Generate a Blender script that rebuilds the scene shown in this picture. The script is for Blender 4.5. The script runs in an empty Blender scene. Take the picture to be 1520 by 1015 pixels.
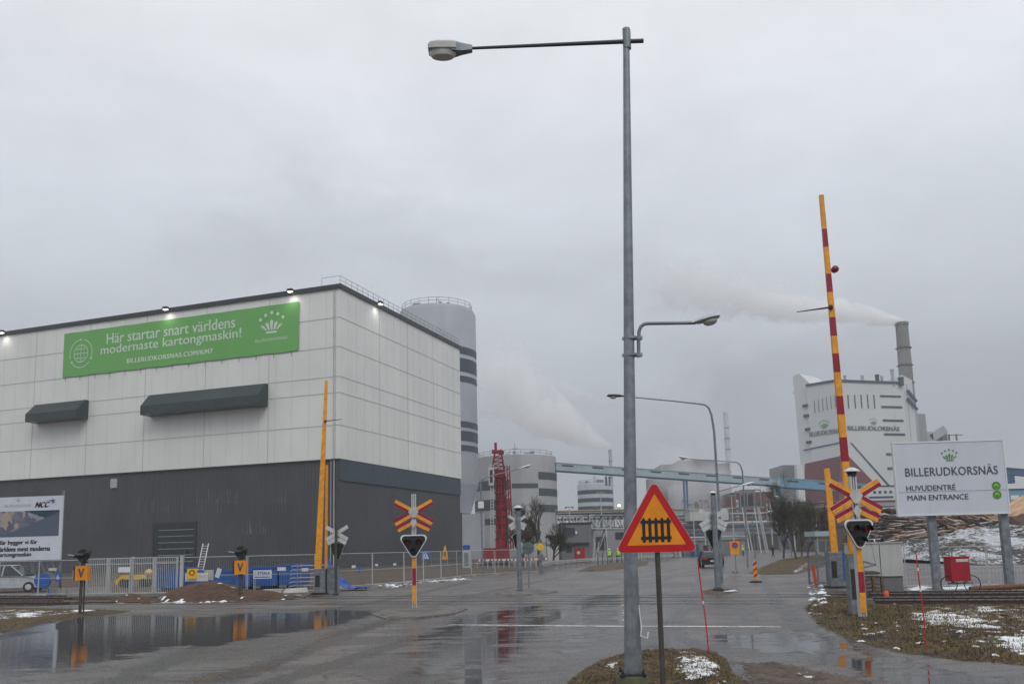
import bpy, math, random
import numpy as np
from mathutils import Vector, Matrix
R = math.radians
random.seed(7)
sc = bpy.context.scene
col = sc.collection
# ---------------------------------------------------------------- camera
F = 1300.0; PX = 760.0; PY = 637.0; EYE = 2.0
PITCH = math.atan((815-637)/F); ROLL = R(1.35)
RC = (Matrix.Rotation(R(90)+PITCH, 3, 'X') @ Matrix.Rotation(-ROLL, 3, 'Z'))
RT = RC.transposed()
CAM = Vector((0, 0, EYE))
cd = bpy.data.cameras.new('camera'); co = bpy.data.objects.new('camera', cd); col.objects.link(co)
co.matrix_world = Matrix.Translation(CAM) @ RC.to_4x4()
cd.sensor_width = 36; cd.lens = 36*F/1520; cd.shift_y = (PY-507.5)/1520
cd.clip_start = 0.05; cd.clip_end = 20000
sc.camera = co
def ray(u, v): return RC @ Vector(((u-PX)/F, -(v-PY)/F, -1))
def G(u, v, z=0.0):
    d = ray(u, v); t = (z-EYE)/d.z
    return CAM + d*t
def P(u, v, Y):
    d = ray(u, v); return CAM + d*(Y/d.y)
def GY(u, Y, z=0.0):
    # ground point seen in column u at depth Y
    lo, hi = 400.0, 1400.0
    for _ in range(50):
        m = (lo+hi)/2
        if P(u, m, Y).z > z: lo = m
        else: hi = m
    p = P(u, lo, Y); p.z = z; return p
def GU(u, v, Y):
    # foot of the vertical line that passes pixel (u, v) at depth Y
    p = P(u, v, Y); p.z = 0.; return p
def px(p):
    c = RT @ (Vector(p)-CAM); return (PX+F*c.x/(-c.z), PY-F*c.y/(-c.z))
def zat(p, v):
    a = RT @ (Vector((p[0], p[1], 0))-CAM); b = RT @ Vector((0, 0, 1))
    k = (PY-v)/F   # cy = -cz*k
    return (-a.z*k-a.y)/(b.y+b.z*k)
def onplane(u, v, o, n):
    d = ray(u, v); t = (Vector(o)-CAM).dot(n)/d.dot(n); return CAM+d*t
# ---------------------------------------------------------------- materials
MATS = {}
def nt(m):
    m.use_nodes = True; t = m.node_tree; t.nodes.clear(); return t
class NB:
    def __init__(s, t): s.t = t
    def n(s, ty, **kw):
        x = s.t.nodes.new(ty)
        for k, v in kw.items():
            if k.startswith('i_'): x.inputs[k[2:].replace('_', ' ')].default_value = v
            else: setattr(x, k, v)
        return x
    def l(s, a, b): s.t.links.new(a, b)
    def math(s, op, a, b=None, c=None, clamp=False):
        x = s.t.nodes.new('ShaderNodeMath'); x.operation = op; x.use_clamp = clamp
        for i, v in enumerate((a, b, c)):
            if v is None: continue
            if isinstance(v, (int, float)): x.inputs[i].default_value = v
            else: s.l(v, x.inputs[i])
        return x.outputs[0]
    def mix(s, f, a, b):
        x = s.t.nodes.new('ShaderNodeMix'); x.data_type = 'RGBA'
        for i, v in ((0, f), (6, a), (7, b)):
            if isinstance(v, (int, float)): x.inputs[i].default_value = v
            elif isinstance(v, tuple): x.inputs[i].default_value = (*v[:3], 1)
            else: s.l(v, x.inputs[i])
        return x.outputs[2]
    def noise(s, vec, scale, detail=4, rough=.55, dist=0):
        x = s.n('ShaderNodeTexNoise'); x.inputs['Scale'].default_value = scale; x.inputs['Detail'].default_value = detail
        x.inputs['Roughness'].default_value = rough; x.inputs['Distortion'].default_value = dist
        if vec is not None: s.l(vec, x.inputs['Vector'])
        return x.outputs['Fac']
    def rng(s, v, a, b, c=0., d=1.):
        x = s.n('ShaderNodeMapRange'); x.interpolation_type = 'SMOOTHSTEP'
        s.l(v, x.inputs[0])
        for i, k in enumerate((a, b, c, d)): x.inputs[i+1].default_value = k
        return x.outputs[0]
def mat(key, c, rough=.6, metal=0., var=.18, scale=6., bump=.0, bscale=None, emit=0., spec=.5, streak=0., c2=None, alpha=1., wave=None, wstr=.8):
    """paint/metal/stone with blotches, grime streaks and optional corrugation (wave = metres per rib)"""
    if key in MATS: return MATS[key]
    m = bpy.data.materials.new(key); t = nt(m); b = NB(t)
    out = b.n('ShaderNodeOutputMaterial'); p = b.n('ShaderNodeBsdfPrincipled')
    b.l(p.outputs[0], out.inputs[0])
    tc = b.n('ShaderNodeTexCoord').outputs['Object']
    nz = b.noise(tc, scale, 5, .6)
    f = b.rng(nz, .3, .72)
    dark = tuple(x*(1-var) for x in c); lite = c2 if c2 else tuple(min(1, x*(1+var*.6)) for x in c)
    cl = b.mix(f, dark, lite)
    if streak > 0:
        mp = b.n('ShaderNodeMapping'); mp.inputs['Scale'].default_value = (1, 1, .06); b.l(tc, mp.inputs['Vector'])
        sn = b.noise(mp.outputs[0], scale*2.5, 4, .6)
        sf = b.rng(sn, .52, .75)
        cl = b.mix(b.math('MULTIPLY', sf, streak), cl, tuple(x*.55 for x in c))
    b.l(cl, p.inputs['Base Color'])
    p.inputs['Metallic'].default_value = metal
    b.l(b.rng(nz, .25, .75, max(.03, rough-.1), min(1, rough+.1)), p.inputs['Roughness'])
    p.inputs['Specular IOR Level'].default_value = spec
    if alpha < 1: p.inputs['Alpha'].default_value = alpha
    if emit > 0:
        p.inputs['Emission Color'].default_value = (*c, 1); p.inputs['Emission Strength'].default_value = emit
    h = None
    if bump > 0:
        h = b.noise(tc, bscale or scale*6, 5, .65)
        bn = b.n('ShaderNodeBump'); bn.inputs['Strength'].default_value = bump; bn.inputs['Distance'].default_value = .02
        b.l(h, bn.inputs['Height']); b.l(bn.outputs[0], p.inputs['Normal'])
    if wave:
        sp = b.n('ShaderNodeSeparateXYZ'); b.l(tc, sp.inputs[0])
        s_ = b.math('ADD', sp.outputs[0], sp.outputs[1])
        w = b.math('SINE', b.math('MULTIPLY', s_, 2*math.pi/wave))
        w = b.math('MULTIPLY', b.math('MULTIPLY', w, 3.0, clamp=False), 1.0)
        w = b.math('MAXIMUM', b.math('MINIMUM', w, 1.0), -1.0)
        bn = b.n('ShaderNodeBump'); bn.inputs['Strength'].default_value = wstr; bn.inputs['Distance'].default_value = wave*.12
        b.l(w, bn.inputs['Height']); b.l(bn.outputs[0], p.inputs['Normal'])
    MATS[key] = m
    return m
def M(k): return MATS[k]
mat('galv', (.24, .265, .29), .5, .45, .3, 5, .15, streak=.6)
mat('galv_lite', (.50, .51, .51), .5, .3, .15, 4, streak=.3)
mat('alu', (.62, .63, .64), .4, .3, .12, 6)
mat('dark_metal', (.035, .038, .042), .5, .3, .2, 6)
mat('pole_dark', (.075, .07, .06), .6, .2, .3, 5, .2, streak=.4)
mat('black', (.014, .015, .016), .45, 0, .2, 8)
mat('white', (.72, .73, .74), .5, 0, .06, 3, streak=.15)
mat('sign_white', (.60, .63, .70), .45, 0, .04, 1.2, streak=.10)
mat('dirty_white', (.52, .52, .50), .6, 0, .15, 4, streak=.4)
mat('red_refl', (.31, .005, .020), .38, 0, .18, 5)
mat('sign_red', (.50, .006, .010), .35, 0, .08, 9)
mat('orange', (.82, .34, .018), .45, 0, .2, 5, streak=.35)
mat('sign_orange', (.80, .27, .006), .38, 0, .10, 6, streak=.15)
mat('yellow', (.80, .50, .02), .4, 0, .1, 5)
mat('lens_red', (.16, .008, .015), .2, 0, .1, 20)
mat('blue', (.015, .10, .36), .5, 0, .3, 2.5, streak=.5)
mat('sign_blue', (.02, .12, .45), .4, 0, .1, 5)
mat('rig_red', (.26, .006, .022), .42, 0, .4, 1.2, streak=.5)
mat('red', (.36, .006, .022), .5, 0, .2, 5, streak=.3)
mat('conv_blue', (.14, .32, .45), .5, 0, .12, .4, streak=.35)
mat('conv_pale', (.36, .44, .48), .5, 0, .1, .4, streak=.3)
mat('leg_blue', (.09, .2, .31), .5, 0, .15, 1)
mat('glass', (.03, .04, .05), .08, 0, .1, 2)
mat('window_dark', (.045, .055, .065), .2, 0, .2, .6)
mat('cladding', (.77, .78, .75), .55, 0, .07, .10, streak=.13)
mat('cladding_b', (.54, .55, .53), .55, 0, .07, .12, streak=.22, wave=1.1)
mat('joint', (.50, .50, .49), .7, 0, .1, 1)
mat('dark_clad', (.062, .064, .069), .6, 0, .22, .12, streak=.3, wave=.55, wstr=.35)
mat('teal', (.036, .066, .085), .5, 0, .1, .2, streak=.2, wave=.55)
mat('fascia', (.035, .038, .042), .5, .1, .1, 1)
mat('canopy', (.028, .045, .047), .38, .1, .25, 1.2, streak=.4)
mat('banner', (.155, .43, .11), .6, 0, .06, .3)
mat('banner_text', (.62, .76, .62), .6, 0, .03, 3)
mat('concrete', (.34, .33, .31), .8, 0, .2, 4, .5, streak=.4)
mat('silo', (.40, .42, .46), .6, 0, .1, .12, streak=.25)
mat('silo_warm', (.42, .42, .43), .7, 0, .1, .12, streak=.3)
mat('band', (.045, .065, .08), .55, 0, .1, .3)
mat('mill_white', (.60, .62, .62), .6, 0, .05, .05, streak=.15)
mat('mill_red', (.15, .028, .038), .6, 0, .15, .06, streak=.3)
mat('mill_grey', (.30, .30, .31), .6, 0, .1, .1, streak=.3)
mat('navy', (.04, .05, .12), .5, 0, .1, 1)
mat('brick', (.13, .045, .035), .8, 0, .25, .1, streak=.4)
mat('brown', (.085, .066, .058), .8, 0, .25, .06, streak=.5)
mat('chimney', (.21, .205, .20), .8, 0, .2, .15, streak=.5)
mat('building_grey', (.17, .17, .18), .7, 0, .15, .4, streak=.3)
mat('logo_green', (.08, .27, .03), .5, 0, .05, 3)
mat('arrow_green', (.42, .72, .10), .5, 0, .05, 3)
mat('ink', (.075, .08, .095), .5, 0, .05, 3)
mat('ink_blue', (.03, .06, .35), .5, 0, .05, 3)
mat('ink_soft', (.30, .32, .36), .5, 0, .05, 3)
mat('rubber', (.015, .015, .015), .85, 0, .2, 9)
mat('car_dark', (.035, .037, .042), .25, .3, .1, 2)
mat('car_white', (.50, .52, .55), .3, 0, .1, 2)
mat('skin', (.45, .25, .18), .6, 0, .05, 9)
mat('hivis', (.42, .75, .05), .6, 0, .1, 9)
mat('cloth_dark', (.025, .028, .035), .85, 0, .2, 9)
mat('soil', (.085, .045, .028), .95, 0, .45, 4, 1.0, 14)
mat('rust', (.20, .085, .04), .85, 0, .4, 9, .4)
mat('rail_top', (.36, .35, .34), .3, .8, .2, 8)
mat('rail_side', (.075, .05, .04), .8, .2, .3, 8)
mat('sleeper', (.05, .042, .035), .9, 0, .3, 4, .5)
mat('bark', (.065, .052, .042), .95, 0, .35, 6, .6)
mat('twig', (.075, .062, .045), .95, 0, .35, .8)
mat('twig_green', (.060, .062, .035), .95, 0, .35, .8)
mat('log_red', (.12, .055, .04), .9, 0, .45, 3, .5, c2=(.24, .14, .10))
mat('log_dark', (.06, .042, .035), .9, 0, .4, 3, .5)
mat('log_snow', (.72, .70, .70), .9, 0, .25, 3, .4)
mat('wood_pale', (.30, .20, .13), .85, 0, .3, 6, .3)
mat('chips', (.50, .27, .13), .95, 0, .3, .5, .8, 3, c2=(.62, .42, .27))
mat('snow', (.80, .82, .86), .8, 0, .06, 5, .5, 12)
mat('tarp', (.01, .07, .38), .45, 0, .3, 3, .3)
mat('lamp_glass', (.62, .62, .60), .3, 0, .15, 6)
mat('lit', (1., .96, .88), .4, 0, 0, 1, emit=6)
mat('lit_warm', (1., .72, .35), .4, 0, 0, 1, emit=5)
mat('tail', (.5, .01, .01), .3, 0, 0, 3)
# ---------------------------------------------------------------- mesh builder
Z = Vector((0, 0, 1))
class MB:
    def __init__(s): s.v = []; s.f = []; s.m = []
    def add(s, vs, fs, m=0):
        o = len(s.v); s.v += [tuple(x) for x in vs]
        for f in fs: s.f.append(tuple(i+o for i in f)); s.m.append(m)
    def box(s, c, d, m=0, rot=None):
        c = Vector(c); vs = []
        for x in (-.5, .5):
            for y in (-.5, .5):
                for z in (-.5, .5):
                    p = Vector((x*d[0], y*d[1], z*d[2]))
                    vs.append(c+(rot @ p if rot else p))
        s.add(vs, [(0, 1, 3, 2), (4, 6, 7, 5), (0, 4, 5, 1), (2, 3, 7, 6), (0, 2, 6, 4), (1, 5, 7, 3)], m); return s
    def bx(s, x0, x1, y0, y1, z0, z1, m=0):
        return s.box(((x0+x1)/2, (y0+y1)/2, (z0+z1)/2), (x1-x0, y1-y0, z1-z0), m)
    def bar(s, a, b, w, h=None, m=0, up=Z):
        a = Vector(a); b = Vector(b); h = h or w; d = b-a; L = d.length
        if L < 1e-6: return s
        d /= L
        if abs(d.dot(up)) > .99: up = Vector((0, 1, 0))
        x = d.cross(up).normalized(); y = x.cross(d).normalized()
        rot = Matrix((x, d, y)).transposed()
        return s.box((a+b)/2, (w, L, h), m, rot)
    def tube(s, pts, r, n=8, m=0, cap=True):
        pts = [Vector(p) for p in pts]; k = len(pts)
        rs = r if isinstance(r, (list, tuple)) else [r]*k
        vs = []; prev = None
        for i, p in enumerate(pts):
            d = (pts[min(i+1, k-1)]-pts[max(i-1, 0)]).normalized()
            if prev is None:
                u = Vector((1, 0, 0)) if abs(d.z) > .9 else Z
                x = d.cross(u).normalized()
            else: x = (prev-d*prev.dot(d)).normalized()
            prev = x; y = d.cross(x)
            for j in range(n):
                a = 2*math.pi*j/n; vs.append(p+(x*math.cos(a)+y*math.sin(a))*rs[i])
        fs = []
        for i in range(k-1):
            for j in range(n):
                fs.append((i*n+j, i*n+(j+1) % n, (i+1)*n+(j+1) % n, (i+1)*n+j))
        if cap: fs.append(tuple(range(n))[::-1]); fs.append(tuple((k-1)*n+j for j in range(n)))
        s.add(vs, fs, m); return s
    def lathe(s, c, prof, n=16, m=0, ax=None):
        """prof [(r, h)] around an axis (default z) from c"""
        c = Vector(c); ax = Vector(ax).normalized() if ax is not None else Z
        x = ax.orthogonal().normalized() if ax is not Z else Vector((1, 0, 0)); y = ax.cross(x)
        vs = []; fs = []
        for (r, h) in prof:
            for j in range(n):
                a = 2*math.pi*j/n; vs.append(c+ax*h+(x*math.cos(a)+y*math.sin(a))*r)
        for i in range(len(prof)-1):
            for j in range(n): fs.append((i*n+j, i*n+(j+1) % n, (i+1)*n+(j+1) % n, (i+1)*n+j))
        fs.append(tuple(range(n))[::-1]); fs.append(tuple((len(prof)-1)*n+j for j in range(n)))
        s.add(vs, fs, m); return s
    def prism(s, poly, o, ax, az, nrm, d, m=0):
        """polygon (a,b) in plane o+ax*a+az*b, pushed back by d along nrm"""
        o = Vector(o); ax = Vector(ax); az = Vector(az); nrm = Vector(nrm); n = len(poly)
        vs = [o+ax*a+az*b for a, b in poly]+[o+ax*a+az*b+nrm*d for a, b in poly]
        fs = [tuple(range(n)), tuple(range(2*n-1, n-1, -1))]
        fs += [(i, n+i, n+(i+1) % n, (i+1) % n) for i in range(n)]
        s.add(vs, fs, m); return s
    def fan(s, poly, o, ax, az, m=0):
        o = Vector(o); ax = Vector(ax); az = Vector(az)
        s.add([o+ax*a+az*b for a, b in poly], [tuple(range(len(poly)))], m); return s
    def build(s, name, mats, parent=None, smooth=False):
        me = bpy.data.meshes.new(name); me.from_pydata(s.v, [], s.f)
        if not isinstance(mats, (list, tuple)): mats = [mats]
        for k in mats: me.materials.append(M(k) if isinstance(k, str) else k)
        me.polygons.foreach_set('material_index', s.m)
        if smooth:
            me.polygons.foreach_set('use_smooth', [True]*len(me.polygons))
            me.set_sharp_from_angle(angle=R(38))
        me.update()
        o = bpy.data.objects.new(name, me); col.objects.link(o)
        if parent: o.parent = parent
        return o
def tag(o, label, cat, group=None, kind=None):
    if label: o['label'] = label
    if cat: o['category'] = cat
    if group: o['group'] = group
    if kind: o['kind'] = kind
    return o
def struct(o): o['kind'] = 'structure'; return o
def stuff(o, label, cat): o['kind'] = 'stuff'; o['label'] = label; o['category'] = cat; return o
def thing(name, label, cat, loc=(0, 0, 0), rz=0., group=None):
    o = bpy.data.objects.new(name, None); col.objects.link(o); o.location = loc; o.rotation_euler = (0, 0, rz)
    o.empty_display_size = .2
    return tag(o, label, cat, group)
def kids(o): return [c for c in bpy.data.objects if c.parent is o]
def copy_tree(o, loc=None, rz=None, label=None, scale=None):
    c = o.copy(); col.objects.link(c)
    def rec(a, b):
        for ch in kids(a):
            d = ch.copy(); col.objects.link(d); d.parent = b; rec(ch, d)
    rec(o, c)
    if loc is not None: c.location = loc
    if rz is not None: c.rotation_euler = (0, 0, rz)
    if label: c['label'] = label
    if scale: c.scale = scale
    return c
def W2L(root, p):
    q = Vector(p)-Vector(root.location); return Matrix.Rotation(-root.rotation_euler.z, 3, 'Z') @ q
XA = Vector((1, 0, 0)); NY = Vector((0, 1, 0))
def text2d(s, w=None, h=None, bold=0., shear=0., space=1.):
    cu = bpy.data.curves.new('lettering', 'FONT'); cu.body = s; cu.size = 1; cu.resolution_u = 3
    cu.offset = bold; cu.shear = shear; cu.space_character = space
    ob = bpy.data.objects.new('lettering', cu); col.objects.link(ob)
    dg = bpy.context.evaluated_depsgraph_get(); me = bpy.data.meshes.new_from_object(ob.evaluated_get(dg))
    vs = [(v.co.x, v.co.y) for v in me.vertices]; fs = [tuple(p.vertices) for p in me.polygons]
    bpy.data.objects.remove(ob); bpy.data.curves.remove(cu); bpy.data.meshes.remove(me)
    x0 = min(v[0] for v in vs); x1 = max(v[0] for v in vs); y0 = min(v[1] for v in vs); y1 = max(v[1] for v in vs)
    sx = w/(x1-x0) if w else None; sy = h/(y1-y0) if h else None
    sx = sx or sy; sy = sy or sx
    return [((v[0]-(x0+x1)/2)*sx, (v[1]-(y0+y1)/2)*sy) for v in vs], fs
def put_text(mb, s, o, w, h, m=0, ax=XA, az=Z, bold=0., **kw):
    vs, fs = text2d(s, w, h, **kw); o = Vector(o); n = ax.cross(az)
    for k, e in enumerate((0,) if bold == 0 else (-1, 1, 0)):
        mb.add([o+ax*(a+e*bold*h)+az*(b+(e*bold*h*.4))+n*(k*.002) for a, b in vs], fs, m)
def circle(cx, cz, r, n=20): return [(cx+r*math.cos(2*math.pi*i/n), cz+r*math.sin(2*math.pi*i/n)) for i in range(n)]
def ring(mb, o, ax, az, cx, cz, r0, r1, a0=0., a1=360., n=28, m=0, sx=1.):
    o = Vector(o); vs = []
    for i in range(n+1):
        a = R(a0+(a1-a0)*i/n)
        for r in (r0, r1): vs.append(o+ax*(cx+r*sx*math.cos(a))+az*(cz+r*math.sin(a)))
    mb.add(vs, [(2*i, 2*i+1, 2*i+3, 2*i+2) for i in range(n)], m)
def crown(mb, o, w, m=0, ax=XA, az=Z):
    k = w/10.
    for i, (x, z) in enumerate(((-4.6, 5.2), (-2.5, 6.6), (0, 7.3), (2.5, 6.6), (4.6, 5.2))):
        mb.fan(circle(x*k, z*k, .62*k, 10), o, ax, az, m)
    mb.fan([(-2.2*k, 0), (2.2*k, 0), (2.2*k, .7*k), (-2.2*k, .7*k)], o, ax, az, m)
    for i in range(5):
        t = (i-2)/2.; x0 = t*2.0*k; x1 = t*4.0*k; zt = (5.2-abs(t)*1.6)*k
        mb.fan([(x0-.28*k, 1.1*k), (x0+.28*k, 1.1*k), (x1+.75*k, zt-.6*k), (x1+.25*k, zt-.9*k), (x1, zt), (x1-.25*k, zt-.9*k), (x1-.75*k, zt-.6*k)], o, ax, az, m)
def eval_mesh(ob):
    dg = bpy.context.evaluated_depsgraph_get(); return bpy.data.meshes.new_from_object(ob.evaluated_get(dg))
# ---------------------------------------------------------------- world: overcast sky
w = bpy.data.worlds.new('World'); sc.world = w; w.use_nodes = True
t = w.node_tree; t.nodes.clear(); b = NB(t)
SUN_EL, SUN_ROT = R(48), R(160)
sky = b.n('ShaderNodeTexSky', sky_type='NISHITA', sun_disc=False, sun_elevation=SUN_EL, sun_rotation=SUN_ROT)
tc = b.n('ShaderNodeTexCoord').outputs['Generated']
sp = b.n('ShaderNodeSeparateXYZ'); b.l(tc, sp.inputs[0]); z = sp.outputs[2]
rp = b.n('ShaderNodeValToRGB'); b.l(z, rp.inputs[0])
els = rp.color_ramp.elements
stops = [(0., (.37, .39, .43)), (.10, (.38, .40, .445)), (.18, (.445, .47, .52)), (.27, (.60, .63, .685)), (.37, (.72, .755, .825)), (.50, (.84, .865, .91)), (.8, (.95, .97, 1.0))]
while len(els) < len(stops): els.new(.5)
for e, (p_, c_) in zip(els, stops): e.position = p_; e.color = (*c_, 1)
mp = b.n('ShaderNodeMapping'); mp.inputs['Scale'].default_value = (1, 1, 2.2); b.l(tc, mp.inputs['Vector'])
n1 = b.noise(mp.outputs[0], 3.2, 8, .58, .3)
n2 = b.noise(mp.outputs[0], 9., 7, .6, .4); n3 = b.noise(mp.outputs[0], 14., 7, .62, .5)
cl = b.math('ADD', b.math('MULTIPLY', b.math('SUBTRACT', n1, .5), .38), b.math('MULTIPLY', b.math('SUBTRACT', n2, .5), .10))
def blob(u, v, wu, wv, amp):
    # a cloud patch round a sky direction
    d = ray(u, v).normalized(); x = Vector((d.y, -d.x, 0)).normalized(); y = x.cross(d)
    def dot(vv):
        q = b.n('ShaderNodeVectorMath', operation='DOT_PRODUCT'); b.l(tc, q.inputs[0]); q.inputs[1].default_value = vv; return q.outputs['Value']
    a = b.math('DIVIDE', dot(x), wu/F); c = b.math('DIVIDE', dot(y), wv/F)
    a = b.math('ADD', a, b.math('MULTIPLY', b.math('SUBTRACT', n3, .5), 2.6)); c = b.math('ADD', c, b.math('MULTIPLY', b.math('SUBTRACT', n2, .5), 2.8))
    r2 = b.math('ADD', b.math('MULTIPLY', a, a), b.math('MULTIPLY', c, c))
    g = b.math('POWER', 2.718, b.math('MULTIPLY', r2, -1.0))
    g = b.math('MULTIPLY', g, b.math('GREATER_THAN', dot(d), 0.))
    return b.math('MULTIPLY', g, amp*1.15)
for bl in [(500, 320, 140, 60, -.12), (350, 370, 90, 45, -.10), (640, 395, 110, 36, -.09), (1000, 445, 130, 26, -.06), (800, 420, 110, 30, -.07),
           (780, 575, 75, 42, .10), (860, 640, 60, 30, .08), (740, 640, 70, 30, .05), (1180, 470, 80, 30, .05), (1060, 600, 60, 70, -.05), (960, 560, 70, 30, .07)]:
    cl = b.math('ADD', cl, blob(*bl))
cl = b.math('ADD', cl, 1.0)
cv = b.n('ShaderNodeVectorMath', operation='SCALE'); b.l(rp.outputs[0], cv.inputs[0]); b.l(cl, cv.inputs['Scale'])
sk = b.n('ShaderNodeVectorMath', operation='SCALE'); b.l(sky.outputs[0], sk.inputs[0]); sk.inputs['Scale'].default_value = .08
cmx = b.mix(.93, sk.outputs[0], cv.outputs[0])
gr = b.n('ShaderNodeVectorMath', operation='MULTIPLY'); b.l(cmx, gr.inputs[0]); gr.inputs[1].default_value = (1.02, 1.025, 1.02); cmx = gr.outputs[0]
bg = b.n('ShaderNodeBackground'); b.l(cmx, bg.inputs[0]); bg.inputs[1].default_value = 1.0
wo = b.n('ShaderNodeOutputWorld'); b.l(bg.outputs[0], wo.inputs[0])
sl = bpy.data.lights.new('sun', 'SUN'); sl.energy = .9; sl.angle = R(25); sl.color = (1, .97, .93)
so = bpy.data.objects.new('sun', sl); col.objects.link(so)
sd = Vector((math.sin(SUN_ROT)*math.cos(SUN_EL), math.cos(SUN_ROT)*math.cos(SUN_EL), math.sin(SUN_EL)))
so.rotation_euler = sd.to_track_quat('Z', 'Y').to_euler(); so.location = (0, -20, 60)
sc.view_settings.view_transform = 'Standard'; sc.view_settings.look = 'None'; sc.view_settings.exposure = 0; sc.view_settings.gamma = 1
# ---------------------------------------------------------------- ground sheet
angs = np.concatenate([np.arange(-180, -50, 5), np.arange(-50, 50, .22), np.arange(50, 180, 5)])*math.pi/180
rs = [1.5]
while rs[-1] < 5: rs.append(rs[-1]*1.05)
while rs[-1] < 150: rs.append(rs[-1]*1.0085)
while rs[-1] < 6000: rs.append(rs[-1]*1.12)
rs = np.array(rs); A_, R_ = np.meshgrid(angs, rs)
gx = (np.sin(A_)*R_).ravel(); gy = (np.cos(A_)*R_).ravel()
na, nr = len(angs), len(rs)
def sdf(poly):
    """signed distance (positive inside) to a polygon of photo pixels laid on the ground"""
    w3 = [G(u, v) for u, v in poly]; X = np.array([p.x for p in w3]); Y = np.array([p.y for p in w3])
    pad = 3.; sel = np.where((gx > X.min()-pad) & (gx < X.max()+pad) & (gy > Y.min()-pad) & (gy < Y.max()+pad))[0]
    x = gx[sel]; y = gy[sel]; ins = np.zeros(len(sel), bool); dm = np.full(len(sel), 1e9)
    for i in range(len(X)):
        x0, y0, x1, y1 = X[i], Y[i], X[(i+1) % len(X)], Y[(i+1) % len(X)]
        c = ((y0 > y) != (y1 > y)) & (x < (x1-x0)*(y-y0)/(y1-y0+1e-12)+x0); ins ^= c
        tt = np.clip(((x-x0)*(x1-x0)+(y-y0)*(y1-y0))/((x1-x0)**2+(y1-y0)**2+1e-12), 0, 1)
        dm = np.minimum(dm, np.hypot(x-x0-tt*(x1-x0), y-y0-tt*(y1-y0)))
    r = np.full(len(gx), -9.); r[sel] = np.where(ins, dm, -dm); return r
def vnoise(x, y, s, seed=0):
    r = np.random.RandomState(seed); t = r.rand(256, 256)
    x = x*s+1000.3; y = y*s+1000.7; xi = np.floor(x).astype(int); yi = np.floor(y).astype(int); fx = x-xi; fy = y-yi
    fx = fx*fx*(3-2*fx); fy = fy*fy*(3-2*fy)
    g = lambda a, c: t[a % 256, c % 256]
    return (g(xi, yi)*(1-fx)+g(xi+1, yi)*fx)*(1-fy)+(g(xi, yi+1)*(1-fx)+g(xi+1, yi+1)*fx)*fy
def fb(x, y, s, o=4, seed=0): return sum(vnoise(x, y, s*2**i, seed+i)/2**i for i in range(o))/sum(1/2**i for i in range(o))
def mask(poly, w): return np.clip(.5+sdf(poly)/w, 0, 1)
nz = fb(gx, gy, .9, 5, 3)
MOUND = [(800, 1075), (842, 1022), (868, 998), (893, 984), (935, 972), (985, 968), (1030, 966), (1060, 972), (1078, 984), (1085, 1002), (1120, 1022), (1180, 1080)]
VERGE_R = [(1196, 905), (1212, 890), (1262, 886), (1300, 899), (1560, 897), (1700, 940), (1700, 1010), (1560, 993), (1440, 984), (1330, 970), (1262, 953), (1218, 930)]
VERGE_L = [(-400, 899), (60, 903), (195, 907), (178, 912), (120, 916), (60, 928), (20, 938), (-60, 950), (-400, 1010)]
BED_L = [(-900, 870), (-10, 882), (120, 884), (270, 883), (470, 880), (500, 876), (470, 886), (400, 892), (240, 893), (100, 897), (-20, 902), (-900, 915)]
BED_R = [(1210, 876), (1345, 876), (1700, 874), (1700, 905), (1300, 900), (1285, 890), (1225, 888)]
LOT_L = [(500, 873), (560, 868), (640, 860), (700, 855), (800, 848), (840, 838), (700, 828), (400, 831), (0, 841), (-300, 849), (-400, 884), (268, 880), (470, 878)]
BANK = [(858, 853), (876, 844), (935, 837), (962, 836), (960, 842), (930, 848), (885, 853)]
VERGE_F = [(1112, 851), (1132, 841), (1160, 830), (1215, 822), (1240, 832), (1215, 843), (1180, 852), (1135, 853)]
HEAP_R = [(1340, 874), (1345, 842), (1700, 840), (1700, 876)]
ISL1 = [(556, 914), (575, 907), (620, 902), (665, 902), (692, 905), (672, 912), (625, 918), (575, 920)]
ISL2 = [(735, 882), (760, 878), (800, 877), (826, 879), (800, 883), (755, 885)]
ISL3 = [(1040, 877), (1060, 872), (1090, 873), (1098, 878), (1070, 884), (1045, 882)]
grass = np.maximum.reduce([mask(MOUND, .5), mask(VERGE_R, .7), mask(VERGE_L, .8), mask(VERGE_F, 2)])
dirt = np.maximum.reduce([mask(BED_L, .8), mask(BED_R, .8), mask(LOT_L, 3)*.75, mask(BANK, 1.)*1.2, mask(ISL3, .6)*.9,
       mask([(1080, 985), (1150, 978), (1330, 1015), (1420, 1060), (1100, 1100), (1085, 1020)], .7)*.62,
       mask([(1190, 900), (1215, 893), (1228, 915), (1240, 945), (1215, 935), (1198, 915)], .6)*.7,
       mask([(380, 985), (470, 938), (560, 920), (640, 916), (600, 926), (500, 948), (430, 1000), (300, 1020), (200, 1015), (250, 1005)], 1.)*.5])
isl = np.maximum(mask(ISL1, .25), mask(ISL2, .3))
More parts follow.
